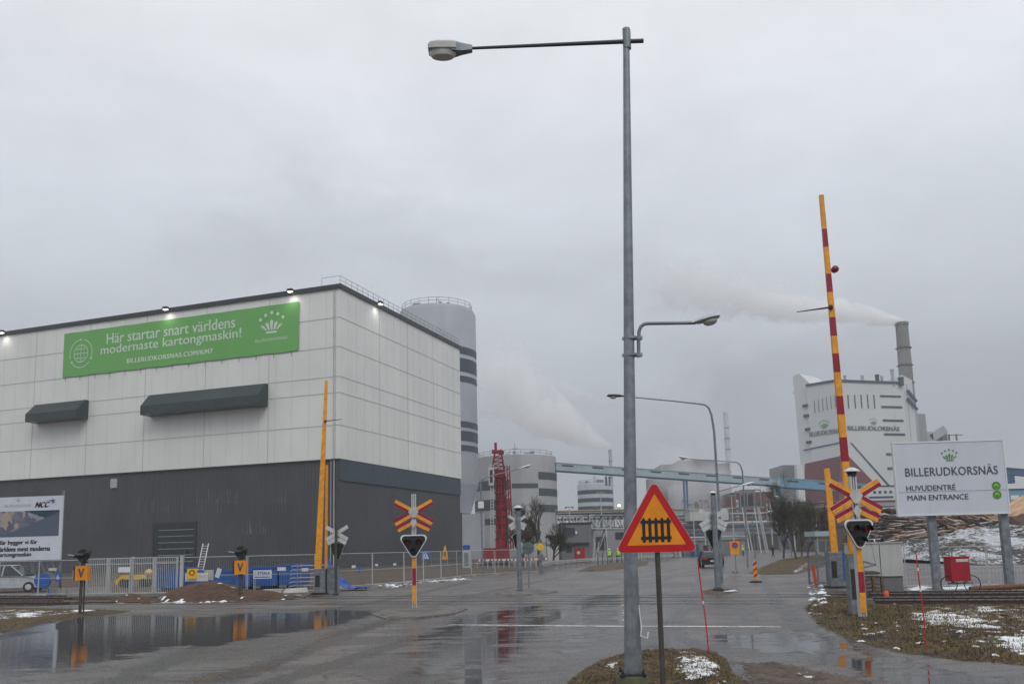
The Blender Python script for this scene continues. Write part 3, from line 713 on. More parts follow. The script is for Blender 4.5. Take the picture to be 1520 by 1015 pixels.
for k in range(3): ring(mb, c_, XA, Z, 0, 0, r_*1.5, r_*1.58, 95+k*120, 200+k*120); mb.fan([(r_*1.54*math.cos(R(95+k*120))+a_*.4, r_*1.54*math.sin(R(95+k*120))+b_*.4) for a_, b_ in ((-.6, 0), (.5, .6), (.5, -.6))], c_, XA, Z)
mb.build('globe_symbol', 'banner_text', ban)
mb = MB()
for k in range(15): x = -bw/2+bw*(k+.2)/14.6; mb.tube([(x, .0, -bh/2), (x, .02, -bh/2-.7)], .035, 4)
mb.build('tie_ropes', 'dark_metal', ban)
# floodlights on the roof edge (lit)
for i, (u, v, lab) in enumerate(((10, 488, 'lit floodlight at the left end of the hall roof edge'), (252, 458, 'lit floodlight on the roof edge above the middle of the green banner'), (436, 437, 'lit floodlight on the roof edge above the right end of the green banner'), (557, 453, 'lit floodlight on the roof edge of the hall side facing the road'))):
    if i < 3: x, zz = fA(u, v); q = W2G(hall, (x, -.9, H-.1)); rz_ = hrz; 
    else: y, zz = fB(u, v); q = W2G(hall, (.9, y, H-.1)); rz_ = hrz+R(90)
    t = thing('floodlight', lab, 'floodlight', q, rz_, 'floodlights on the hall roof edge')
    mb = MB(); mb.bar((0, .9, .2), (0, 0, .2), .1); mb.bx(-.4, .4, -.25, .25, -.05, .35); mb.build('housing', 'dark_metal', t)
    mb = MB(); mb.bx(-.34, .34, -.2, .2, -.12, -.055); mb.build('lamp', 'lit', t)
    ld = bpy.data.lights.new('floodlight_beam', 'SPOT'); ld.energy = 120; ld.spot_size = R(125); ld.spot_blend = 1; ld.shadow_soft_size = .3; ld.color = (1, .97, .9)
    lo = bpy.data.objects.new('floodlight_beam', ld); col.objects.link(lo); lo.parent = t; lo.location = (0, -.2, -.3); lo.rotation_euler = (R(25), 0, 0)
# ---------------------------------------------------------------- silos
def silo(name, label, u0, u1, vtop, Y, bands, matk='silo', cyl_bottom=None, dome=.06, group=None, base=True):
    c = GU((u0+u1)/2, vtop+60, Y); r = (u1-u0)/2*Y/F*1.0
    t = thing(name, label, 'silo', (c.x, c.y, 0), 0, group)
    fr = lambda v: zat((c.x, c.y-r*.6), v)
    zt = fr(vtop); zb = fr(cyl_bottom) if cyl_bottom else -1
    mb = MB()
    if cyl_bottom: mb.lathe((0, 0, 0), [(r*.72, -1), (r*.72, zb-r*.75), (r*.80, zb-r*.72), (r*.99, zb-.3), (r, zb), (r, zt-r*.12), (r*.94, zt), (0.05, zt+r*dome)], 56)
    else: mb.lathe((0, 0, 0), [(r, zb), (r, zt), (r*.985, zt+.15), (0.05, zt+r*dome)], 56)
    mb.build('shell', matk, t, True)
    for (va, vb, a0, a1) in bands:
        mb = MB(); n = 40; za, zc = fr(va), fr(vb); vs = []; 
        for k in range(n+1):
            a = R(a0+(a1-a0)*k/n)
            for rr_, z_ in ((r+.05, zc), (r+.05, za)): vs.append((rr_*math.sin(a), -rr_*math.cos(a), z_))
        mb.add(vs, [(2*k, 2*k+2, 2*k+3, 2*k+1) for k in range(n)]); mb.build('painted_band', 'band', t, True)
    mb = MB(); rr_ = r*.9; n = 22
    for k in range(n):
        a = 2*math.pi*k/n; mb.tube([(rr_*math.cos(a), rr_*math.sin(a), zt), (rr_*math.cos(a), rr_*math.sin(a), zt+1.6)], .05, 4)
    for h in (.8, 1.5): mb.tube([(rr_*math.cos(2*math.pi*k/n), rr_*math.sin(2*math.pi*k/n), zt+h) for k in range(n+1)], .05, 4, cap=False)
    rd = random.Random(int(u0))
    for k in range(7):
        x = rd.uniform(-.6, .6)*r; y = rd.uniform(-.5, .1)*r; mb.bx(x, x+rd.uniform(.5, 1.8), y, y+1, zt, zt+rd.uniform(.6, 1.9))
    mb.tube([(0, 0, zt), (0, 0, zt+r*dome+3.2)], .09, 5); mb.bx(-.9, .9, -.06, .06, zt+r*dome+1.6, zt+r*dome+1.75)
    mb.build('roof_railing', 'galv', t)
    return t, r, zt
B9 = lambda *p: [(a, c, -90, 90) for a, c in p]
silo('silo', 'tallest pale silo with two sets of dark stripes, standing behind the hall corner', 590, 708, 455, 205, B9((517, 528), (534, 554), (560, 569), (627, 636), (641, 656), (662, 671)), cyl_bottom=718)
t = bpy.data.objects['silo']; a_ = W2L(t, P(686, 763, 200)); c_ = W2L(t, P(714, 763, 200)); mb = MB(); mb.bx(a_.x, c_.x+.6, -6, 2, -.5, a_.z); mb.build('base_building', 'silo', t)
silo('silo', 'wide grey silo with broken dark bands behind the red drilling rig', 705, 827, 677, 240, [(713, 727, -90, -7), (741, 757, -90, -7), (769, 778, -90, -7), (719, 726, -5.5, 31), (702, 713, 32, 90), (726, 737, 32, 90), (750, 761, 32, 90)], 'silo_warm', dome=.1)
silo('silo', 'small far silo with three dark rings behind the steel footbridge', 859, 911, 718, 330, B9((727, 733), (739, 745), (751, 757)), dome=.14)
# ---------------------------------------------------------------- conveyor
def conveyor(pts, hpx, mats, label, Ys, nwin=True):
    a = P(pts[0][0], pts[0][1], Ys[0]); c = P(pts[1][0], pts[1][1], Ys[1])
    root = thing('conveyor_bridge', label, 'conveyor bridge', (a.x, a.y, 0), 0)
    la = Vector((0, 0, a.z)); lc = Vector((c.x-a.x, c.y-a.y, c.z))
    h = hpx*(Ys[0]+Ys[1])/2/F
    mb = MB(); mb.bar(la, lc, 3.2, h); mb.bar(la+Z*h*.56, lc+Z*h*.56, 3.5, h*.10, 1); mb.bar(la-Z*h*.55, lc-Z*h*.55, 3.3, h*.09, 2); mb.build('gallery', mats, root)
    n = int((lc-la).length/ (h*2.2)); d = (lc-la)/n; nn = d.cross(Z).normalized()
    if nn.y > 0: nn = -nn
    for k in range(0, n, 2):
        m_ = MB(); s_ = la+d*(k+.4)+nn*1.62+Z*h*.22; m_.bar(s_, s_+d*.75, .06, h*.22); m_.build('window', 'window_dark', root)
    return root, la, lc
cv, la, lc = conveyor(((822, 693), (1153, 716)), 10, ['conv_pale', 'conv_pale', 'leg_blue'], 'long pale blue enclosed conveyor bridge, left part running from the wide silo', (238, 262))
for u, vb in ((902, 760), (1017, 830)):
    q = P(u, 704, 250); m_ = MB(); q = W2L(cv, q); zl = q.z-3.2 if u < 950 else 0; m_.tube([(q.x-.5, q.y, zl), (q.x-.5, q.y, q.z-.5)], .35, 6); m_.tube([(q.x+.6, q.y+1.5, zl), (q.x+.6, q.y+1.5, q.z-.5)], .3, 6); m_.build('leg', 'leg_blue', cv)
cv2, la, lc = conveyor(((1153, 716), (1420, 736)), 11.5, ['conv_blue', 'conv_blue', 'leg_blue'], 'bright blue enclosed conveyor bridge, right part passing in front of the red and white factory', (262, 285))
m_ = MB(); m_.tube([(0, 0, 0), (0, 0, la.z)], .55, 6); m_.tube([(3., 1, 0), (.5, 0, la.z)], .3, 6); m_.build('leg', 'leg_blue', cv2)
cv3, la, lc = conveyor(((1480, 698), (1640, 712)), 8, ['conv_navy', 'conv_navy', 'leg_blue'], 'dark blue conveyor sticking out right of the white direction board', (230, 225)) if mat('conv_navy', (.05, .11, .22), .5, 0, .15, .4) else None
m_ = MB(); q = W2L(cv3, P(1497, 706, 229)); m_.bx(q.x-1, q.x+1, q.y-1, q.y+1, q.z-2, q.z+.5); m_.build('end_box', 'conv_navy', cv3)
# ---------------------------------------------------------------- red and white factory
FY = 350.
fc = GU(1246, 640, FY); FH = lambda v: zat((fc.x, fc.y), v)
fact = thing('factory_building', 'tall white factory with dark red lower front, dark windows and lettering, far right', 'factory building', (fc.x, fc.y, 0), 0)
aR = R(16)      # right front runs away to the right, left front turns back more
dRt = Vector((math.cos(aR), math.sin(aR), 0)); aL = R(180-47); dLf = Vector((math.cos(aL), math.sin(aL), 0))
nR = Vector((dRt.y, -dRt.x, 0)); nL = Vector((-dLf.y, dLf.x, 0))
if nL.y > 0: nL = -nL
def fR(u, v): q = onplane(u, v, fc, nR)-fc; return q.dot(dRt), q.z
def fL(u, v): q = onplane(u, v, fc, nL)-fc; return q.dot(dLf), q.z
wR = fR(1345, 620)[0]; wL = fL(1200, 620)[0]; zT = fR(1246, 566)[1]
back = Vector((22, 40, 0))
p0 = Vector((0, 0, 0)); pR = dRt*wR; pL = dLf*wL; cs = [p0, pR, pR+back, pL+back, pL]
mb = MB(); mb.add([c+Z*-1 for c in cs]+[c+Z*zT for c in cs], [(0, 1, 6, 5), (1, 2, 7, 6), (2, 3, 8, 7), (3, 4, 9, 8), (4, 0, 5, 9), (9, 8, 7, 6, 5)]); mb.build('wall', 'mill_white', fact)
mb = MB()
for a_, c_ in ((p0, pR), (pL, p0)): mb.bar(a_+Z*(zT+.3), c_+Z*(zT+.3), .9, .9)
mb.build('roof_edge', 'band', fact)
def onR(name, u0, v0, u1, v1, m, off=.12):
    a0, z0 = fR(u0, v0); a1, z1 = fR(u1, v1); mb = MB(); o = nR*off; mb.bar(dRt*a0+Z*(z0+z1)/2+o, dRt*a1+Z*(z0+z1)/2+o, .2, abs(z1-z0)); return mb.build(name, m, fact)
def onL(name, u0, v0, u1, v1, m, off=.12):
    a0, z0 = fL(u0, v0); a1, z1 = fL(u1, v1); mb = MB(); o = nL*off; mb.bar(dLf*a0+Z*(z0+z1)/2+o, dLf*a1+Z*(z0+z1)/2+o, .2, abs(z1-z0)); return mb.build(name, m, fact)
for u in (1259, 1269, 1278.5, 1288, 1297.5): onR('window', u-1.4, 586, u+1.4, 606, 'window_dark')
for v, u0, u1 in ((588, 1306, 1337), (604, 1308, 1339), (624, 1310, 1341), (644.5, 1312, 1343), (674, 1315, 1326), (695, 1317, 1328)): onR('window', u0, v-1.8, u1, v+1.8, 'window_dark')
for k in range(7): onL('window', 1208.5+k*6.1, 594-k*1.6, 1210.2+k*6.1, 613-k*1.6, 'window_dark')
for v in (602, 617, 637, 656): onL('window', 1191+(v-600)*.1, v-1.5, 1199.5+(v-600)*.1, v+1.5, 'window_dark')
# lettering and crowns on both fronts
mb = MB()
a, zz = fR(1296.5, 635); aw = fR(1335, 636)[0]-fR(1258.5, 636)[0]; put_text(mb, 'BILLERUDKORSNÄS', dRt*a+Z*zz+nR*.25, aw, 2.2, 0, dRt, Z, bold=.03)
a, zz = fR(1296.5, 629); crown(mb, dRt*a+Z*(zz-.4)+nR*.25, 3.6, 1, dRt)
a, zz = fL(1225, 641); aw = fL(1201, 636)[0]-fL(1248, 636)[0]; put_text(mb, 'BILLERUDKORSNÄS', dLf*a+Z*zz+nL*.25, aw, 2.3, 0, -dLf, Z, bold=.02)
a, zz = fL(1224, 634); crown(mb, dLf*a+Z*(zz-.4)+nL*.25, 4.4, 1, -dLf)
mb.build('lettering', ['ink', 'logo_green'], fact)
# red lower part and blue lines
def polyR(pts, off, m, nm):
    mb = MB(); q = [fR(*p_) for p_ in pts]; mb.prism(q, nR*off, dRt, Z, -nR, .1); mb.build(nm, m, fact)
def polyL(pts, off, m, nm):
    mb = MB(); q = [fL(*p_) for p_ in pts]; q.reverse(); mb.prism(q, nL*off, dLf, Z, -nL, .1); mb.build(nm, m, fact)
polyR([(1246, 676), (1258, 675), (1303, 722), (1345, 775), (1345, 800), (1246, 800)], .14, 'mill_red', 'red_front')
polyL([(1195, 688), (1246, 677), (1246, 802), (1195, 802)], .14, 'mill_red', 'red_front')
polyR([(1262, 657), (1264, 657), (1325, 725), (1323, 727)], .2, 'navy', 'blue_line')
polyL([(1193, 667), (1246, 656), (1246, 658), (1193, 669)], .2, 'navy', 'blue_line')
# tower slabs on both sides
def slab(u0, u1, vt, vb, Y, dep, m, name, slope=0., vt2=None):
    vm = (vt+min(vb, 740))/2; a = GU(u0, vm, Y); c = GU(u1, vm, Y); mb = MB(); q = [a-fc, c-fc]; zt = zat(a, vt); zt2 = zat(c, vt2 or vt); zb = zat(a, vb)
    y = Vector((0, dep, 0)); a = q[0]; c = q[1]; a.z = 0; c.z = 0
    vs = [a+Z*zb, c+Z*zb, c+y+Z*zb, a+y+Z*zb, a+Z*zt, c+Z*zt2, c+y+Z*zt2, a+y+Z*zt]
    mb.add(vs, [(0, 1, 5, 4), (1, 2, 6, 5), (2, 3, 7, 6), (3, 0, 4, 7), (4, 5, 6, 7), (3, 2, 1, 0)]); return mb.build(name, m, fact)
q = [fL(*p_) for p_ in ((1176, 558), (1185, 554), (1206, 573), (1214, 700), (1214, 812), (1198, 812))]; q.reverse(); mb = MB(); mb.prism(q, -nL*.5, dLf, Z, -nL, 16); mb.build('side_tower', 'mill_white', fact)
slab(1184, 1194, 690, 810, FY-8, 3, 'mill_white', 'column')
slab(1163, 1186, 690, 742, FY+30, 20, 'mill_grey', 'annex'); slab(1163, 1186, 742, 815, FY+29.5, 20, 'mill_red', 'annex')
slab(1346, 1361, 556, 800, FY+12, 16, 'mill_white', 'side_tower', vt2=564)
slab(1361, 1367, 600, 800, FY+16, 16, 'silo', 'side_tower', vt2=604); slab(1364, 1379, 614, 800, FY+22, 12, 'mill_grey', 'stair_tower')
onR('corner_pipe', 1344.2, 570, 1354.5, 690, 'navy', .4)
for a_, c_ in (((1347, 579), (1361, 596)), ((1347, 591), (1362, 608))):
    mb = MB(); mb.bar(P(*a_, FY+11.5)-fc, P(*c_, FY+11.5)-fc, .7, .9); mb.build('blue_line', 'navy', fact)
for a_, c_ in (((1177, 570), (1190, 568)), ((1190, 568), (1203, 582)), ((1177, 583), (1188, 579)), ((1188, 579), (1200, 592))):
    mb = MB(); mb.bar(P(*a_, FY+25.6)-fc, P(*c_, FY+25.6)-fc, .5, .7); mb.build('blue_line', 'joint', fact)
# roof vents
for u, v, w_, m in ((1239.5, 547, 3.4, 'mill_grey'), (1254, 557, 4, 'mill_grey'), (1280, 557, 5, 'silo'), (1302, 556, 6, 'fascia'), (1309, 558, 4, 'silo'), (1325, 548, 5.5, 'silo'), (1337, 560, 8, 'fascia')):
    q = GU(u, 560, FY+8)-fc; q.z = 0; mb = MB(); r_ = w_/2*FY/F; zt_ = zat(q+fc, v); mb.lathe(q, [(r_, zT-1), (r_, zt_-.8), (r_*1.15, zt_-.7), (r_*1.15, zt_)], 10); mb.build('roof_vent', m, fact)
# silo-like pipework behind, right of the factory
eq = GU(1405, 648, FY+40); t = thing('rooftop_plant', 'cluster of grey ducts and tanks on the roofs, just above the direction board', 'industrial plant', (eq.x, eq.y, 0), 0)
mb = MB(); zf = lambda v: zat(eq, v); k_ = (FY+40)/F
mb.bx(-38*k_, 60*k_, 4, 30, 0, zf(655)); mb.build('building', 'mill_grey', t)
mb = MB(); mb.bx(-34*k_, -20*k_, 0, 6, zf(655), zf(640)); mb.bar((-22*k_, 2, zf(650)), (0, 2, zf(636)), 4, 3.5); mb.build('duct', 'silo', t)
mb = MB(); mb.lathe((-12*k_, 5, zf(656)), [(2.5, 0), (2.5, 4), (0.1, 5)], 12); mb.bx(0, 8*k_, 4, 8, zf(655), zf(641)); mb.bx(8*k_, 30*k_, 3, 4, zf(645), zf(644)); mb.bx(9*k_, 9*k_+.4, 3, 4, zf(655), zf(643)); mb.bx(20*k_, 20*k_+.4, 3, 4, zf(655), zf(643)); mb.build('tank', 'building_grey', t)
# chimney
mat('mist_blue', (.50, .53, .60), .8, 0, .1, .1)  # far chimney tint close to the sky, fading by mist put into the colour
def chimney(u0, v0, r0px, u1, v1, r1px, Y, m, label, grp=None):
    base = GY(u0, Y); top = P(u1, v1, Y); t = thing('chimney', label, 'chimney', (base.x, base.y, 0), 0, grp)
    k = Y/F; l = Vector((top.x-base.x, 0, top.z))*0 + Vector((0, 0, top.z)); x = (top.x-base.x)
    # vertical axis: column through the middle of top and visible foot
    mid = P((u0+u1)/2, (v0+v1)/2, Y).x-base.x
    mb = MB(); zt = top.z; r1 = r1px*k; r0 = r0px*k; zs = [0, zt*.5, zt*.75, zt-1.2*k*4, zt-1.2*k*4, zt]
    prof = [(r0*1.25, -1), (r0, zt*.6), (r1, zt-4*k), (r1*1.12, zt-4*k), (r1*1.12, zt)]
    mb.lathe((x, 0, 0), prof, 24); mb.build('shaft', m, t, True)
    mb = MB()
    for f_ in (.72, .80, .88): mb.lathe((x, 0, zt*f_), [(r0*1.1, 0), (r0*1.1, .9*k)], 24)
    mb.build('ring_platform', 'fascia', t, True)
    return t, Vector((base.x+x, base.y, zt))
_, ct = chimney(1350, 565, 10.5, 1338, 479, 9, FY+30, 'chimney', 'tall thick concrete chimney trailing white smoke, beside the white factory')
_, ct2 = chimney(906, 735, 2.6, 905.5, 667, 2.4, 380, 'silo_warm', 'thin far chimney behind the small ringed silo, with a faint plume')
_, ct3 = chimney(1079, 690, 4, 1077, 612, 3.5, 620, 'mist_blue', 'faint tall bluish chimney almost lost in the mist')
# ---------------------------------------------------------------- level-crossing signals
def xbuck(parent, c, s, yb=0.):
    """St Andrew's cross with a chevron below; c centre, s half span, faces local -y"""
    def arm(x0, z0, ang, L, top, bot, name='cross_arm'):
        mb = MB(); a = R(ang); ax = Vector((math.cos(a), 0, math.sin(a))); up = Vector((-math.sin(a), 0, math.cos(a)))
        if up.z < 0: up = -up
        o = Vector((x0, yb, z0)); p0, p1 = o+ax*.10, o+ax*L; wd = .098*s/.62
        for off, mi in ((wd/2, top), (-wd/2, bot)): mb.bar(p0+up*off, p1+up*off, .02, wd, mi, up)
        mb.bar(p0+up*0+Vector((0, -.0115, 0)), p1+Vector((0, -.0115, 0)), .004, .005, 3, up)
        mb.bar(p0+Vector((0, .02, 0)), p1+Vector((0, .02, 0)), .018, wd*2.03, 2, up)
        mb.build(name, ['orange', 'red_refl', 'alu', 'white'], parent)
    cx, cz = c[0], c[2]; L = s/math.cos(R(29))
    arm(cx, cz, 29, L, 0, 1); arm(cx, cz, 151, L, 0, 1); arm(cx, cz, -29, L, 1, 0); arm(cx, cz, 209, L, 1, 0)
    arm(cx, cz-s*.44, -27, L*.84, 1, 0, 'chevron_arm'); arm(cx, cz-s*.44, 207, L*.84, 1, 0, 'chevron_arm')
    k = s/.62
    mb = MB(); mb.prism([(-.17*k, .02), (-.08*k, .17*k), (.08*k, .17*k), (.17*k, .02), (.07*k, -.15*k), (.0, -.17*k), (-.07*k, -.15*k)], (cx, yb-.03, cz), XA, Z, NY, .012)
    mb.prism([(-.11*k, 0), (0, .13*k), (.11*k, 0), (0, -.20*k)], (cx, yb-.032, cz-.33*k), XA, Z, NY, .012); mb.build('centre_plate', 'dirty_white', parent)
def lightboard(parent, c, w, h, yb, lamps=True):
    """inverted rounded triangle"""
    def tri(sc_, rad):
        cs = [(-w/2+rad, h/2-rad), (w/2-rad, h/2-rad), (0, -h/2+rad)]; pts = []
        for (x, z), a0 in zip(cs, (90, -30, 210)):
            for k in range(6 if True else 0):
                a = R(a0+120-24*k) if False else R(a0+ (120*(1-k/5.))) ; pts.append(((x+rad*math.cos(a))*sc_, (z+rad*math.sin(a))*sc_))
        return pts[::1]
    o = (c[0], yb, c[2]); mb = MB(); mb.prism(tri(1., .13)[::-1], o, XA, Z, NY, .03); mb.build('board_border', 'white', parent)
    mb = MB(); mb.prism(tri(.89, .13)[::-1], (o[0], yb-.008, o[2]), XA, Z, NY, .006); mb.prism(tri(.98, .13)[::-1], (o[0], yb+.031, o[2]), XA, Z, NY, .05); mb.build('board', 'black', parent)
    for lx, lz, r, m in ((-w*.22, h*.18, .105, 'lens_red'), (w*.22, h*.18, .105, 'lens_red'), (0, -h*.2, .085, 'lens_white')):
        mb = MB(); mb.lathe((o[0]+lx, yb-.01, o[2]+lz), [(r, 0), (r, .02), (r*.5, .045), (.001, .05)], 18, 0, (0, -1, 0)); mb.build('lamp', m, parent, True)
        mb = MB(); n = 14; vs = []
        for k in range(n+1):
            a = R(-25+230*k/n)
            for d_, rr in ((-.02, r*1.12), (-.22, r*1.12), (-.22, r*1.06), (-.02, r*1.06)): vs.append((o[0]+lx+rr*math.cos(a), yb+d_, o[2]+lz+rr*math.sin(a)-(.02 if d_ < -.1 else 0)))
        mb.add(vs, [(4*k+q, 4*k+4+q, 4*k+4+(q+1) % 4, 4*k+(q+1) % 4) for k in range(n) for q in range(4)]); mb.build('lamp_hood', 'black', parent, True)
mat('lens_white', (.06, .07, .065), .15, 0, .1, 9)
def lampcap(parent, z, r, m='alu'):
    mb = MB(); mb.lathe((0, 0, z), [(r, 0), (r*.98, r*.12), (r*.35, r*.5), (.02, r*.55)], 20); mb.build('bell_cover', m, parent, True)
    mb = MB(); mb.lathe((0, 0, z-r*.62), [(r*.3, 0), (r*.55, r*.12), (r*.5, r*.3), (r*.62, r*.45), (r*.55, r*.62)], 18); mb.build('bell', 'dark_metal', parent, True)
def post(parent, z0, z1, w_, m, name='post', lean=0., y=0.):
    mb = MB(); mb.box((0, y, (z0+z1)/2), (w_, w_*.8, z1-z0)); 
    for q in (-.18, .18): mb.box((q*w_, y-w_*.4-.002, (z0+z1)/2), (w_*.12, .006, z1-z0), 1)
    return mb.build(name, [m, 'dark_metal'], parent)
# striped signal on the left island
def at(u, v): return G(u, v)
def sig_front(name, label, g, rz, vtop, vx, span, vboard, bw_, bh_, stripes, wpost, cap=False, grp='crossing signals facing the camera'):
    t = thing(name, label, 'crossing signal', g, rz, grp); f = lambda v: zat(g, v)
    k = (g.y)/F*1.0
    post(t, 0, f(vtop), wpost, 'alu')
    s = span/2*k; xbuck(t, (0, 0, f(vx)), s, -wpost*.4-.05)
    lightboard(t, (0, 0, f(vboard)), bw_*k, bh_*k, -wpost*.4-.10)
    for va, vb, m in stripes:
        mb = MB(); mb.box((0, -wpost*.4-.012, (f(va)+f(vb))/2), (wpost*.86, .012, f(va)-f(vb))); mb.build('reflective_strip', m, t)
    mb = MB(); mb.lathe((0, 0, -.05), [(wpost*.9, 0), (wpost*.9, .1), (wpost*.6, .16)], 12); mb.build('foot', 'dark_metal', t)
    return t
g = at(615.5, 906)
sig_front('crossing_signal', 'striped red and orange crossing signal on the kerbed island in front of the hall', g, 0, 733, 760.5, 56, 810, 39, 33,
          [(829, 843, 'orange'), (843, 868, 'red_refl'), (868, 896, 'orange')], .15)
g = at(1281, 921)
tS = sig_front('crossing_signal', 'striped crossing signal with a bell cap beside the tall striped barrier', g, R(6), 704, 737, 76, 792, 44, 42,
          [(814, 848, 'orange'), (848, 879, 'red_refl'), (879, 909, 'orange')], .17)
lampcap(tS, zat(g, 700), .21)
# signals seen from behind
def sig_back(label, g, vtop, vx, span, vboard, bw_, bh_, wp, mpost, capr=0, turn=0.):
    t = thing('crossing_signal', label, 'crossing signal', g, R(180+turn), 'crossing signals seen from behind'); f = lambda v: zat(g, v); k = g.y/F
    mb = MB(); mb.tube([(0, 0, -.05), (0, 0, f(vtop))], [wp/2*1.1, wp/2*.95], 12); mb.build('post', mpost, t, True)
    xbuck(t, (0, 0, f(vx)), span/2*k, -wp/2-.05)
    if vboard: lightboard(t, (0, 0, f(vboard)), bw_*k, bh_*k, -wp/2-.14)
    if capr: lampcap(t, f(vtop)+.1, capr)
    mb = MB(); mb.lathe((0, 0, -.05), [(wp, 0), (wp, .12), (wp*.6, .2)], 12); mb.build('foot', 'dark_metal', t)
    return t
sig_back('crossing signal seen from behind on a dark post, right beside the left orange barrier', at(498.5, 883), 778, 791, 34, 818, 21, 24, .13, 'pole_dark', turn=-12)
sig_back('crossing signal seen from behind with a white bell cap, in the middle traffic island', at(772, 880), 757, 773, 26, 803, 15, 22, .22, 'galv', .24, turn=20)
sig_back('crossing signal seen from behind on a pale post, left of the parked dark car', at(1066, 876), 735, 768, 41, 800, 24, 28, .24, 'galv', .18, turn=6)
# ---------------------------------------------------------------- barriers
def barrier(label, g, u1, v1, wpx0, wpx1, stripes, vhouse, hw, m0='orange', rod=None, lamp=None, grp='raised crossing barriers', rz=0., bx_=0.):
    t = thing('crossing_barrier', label, 'crossing barrier', g, rz, grp); k = g.y/F
    top = W2L(t, P(u1, v1, g.y)); zh = zat(g, vhouse)
    mb = MB(); mb.box((0, 0, zh*.5), (hw, hw*.9, zh)); mb.box((0, 0, zh+.04), (hw*1.06, hw*.96, .08)); mb.box((-hw*.2, -hw*.47, zh*.55), (hw*.4, .02, zh*.5), 1)
    mb.box((0, 0, .04), (hw*1.5, hw*1.4, .09), 1)
    mb.build('housing', ['galv', 'dark_metal'], t)
    base = Vector((bx_, -hw*.3, zh*.75)); L = top-base; n = len(stripes)
    def sec(f0, f1, m, name='boom'):
        a = base+L*f0; c = base+L*f1; w0 = (wpx0+(wpx1-wpx0)*f0)*k; w1 = (wpx0+(wpx1-wpx0)*f1)*k
        d_ = L.normalized(); x = d_.cross(Vector((0, 1, 0))).normalized(); y = Vector((0, 1, 0))
        vs = [a-x*w0/2-y*.05, a+x*w0/2-y*.05, a+x*w0/2+y*.05, a-x*w0/2+y*.05, c-x*w1/2-y*.05, c+x*w1/2-y*.05, c+x*w1/2+y*.05, c-x*w1/2+y*.05]
        mb = MB(); mb.add(vs, [(0, 1, 5, 4), (1, 2, 6, 5), (2, 3, 7, 6), (3, 0, 4, 7), (4, 5, 6, 7), (3, 2, 1, 0)]); return mb.build(name, m, t)
    for f0, f1, m in stripes: sec(f0, f1, m, 'boom_section')
    if rod:
        (ua, va), (ub, vb) = rod; a = W2L(t, P(ua, va, g.y-.1)); c = W2L(t, P(ub, vb, g.y-.3)); mb = MB(); mb.tube([a, c], [.03, .012], 5); mb.lathe(a, [(.06, -.06), (.07, 0), (.05, .06)], 8); mb.build('stay_rod', 'dark_metal', t)
    if lamp:
        a = W2L(t, P(lamp[0], lamp[1], g.y)); mb = MB(); mb.lathe(a+Vector((0, .06, 0)), [(.09, 0), (.10, .06), (.10, .12), (.04, .16)], 14, 0, (0, -1, 0)); mb.bar(a, a-Vector((.12, 0, 0)), .04); mb.build('lamp', 'lens_red', t, True)
    return t
def fy(v, v0, v1): return (v0-v)/(v0-v1)
g = at(1272, 915)
zb_v = px((g.x, g.y, zat(g, 822)*.75))[1]
ys = [290, 343, 371, 412, 440, 478, 506, 532, 560, 595, 622, 655, 690]
st = []; prev = 290; cols = ['orange', 'red_refl']
for i, v in enumerate(ys[1:]+[700]): st.append((fy(v, zb_v, 290), fy(prev, zb_v, 290), cols[i % 2])); prev = v
st.append((0, fy(700, zb_v, 290), 'orange'))
barrier('tall raised crossing barrier with red and orange bands, right of the road', g, 1219, 290, 12, 6, st, 826, .34, rod=((1233, 456), (1183, 463)), lamp=(1239, 400))
g = at(1241, 872)
t = barrier('short raised orange barrier across the cycle path, behind the striped signal', g, 1227, 695, 10, 8, [(0, 1, 'orange')], 822, .55)
g = at(476, 881)
t = barrier('tall raised plain orange barrier left of the road, in front of the hall corner', g, 484.5, 565, 10, 4, [(0, 1, 'orange')], 846, .55, bx_=-.12, rod=((483, 625), (508, 622)))
k = g.y/F; a = W2L(t, P(484, 880-3, g.y+.5)); c = W2L(t, P(484.5, 690, g.y+.3)); mb = MB(); mb.bar((a.x+.02, .35, 1.0), (c.x+.02, .3, c.z), .22, .10, 0, XA); mb.build('rear_boom', 'orange', t)
mb = MB(); mb.box((.62, .1, .65), (.5, .5, 1.3)); mb.box((.62, .1, 1.33), (.54, .54, .07)); mb.build('relay_box', 'galv', t)
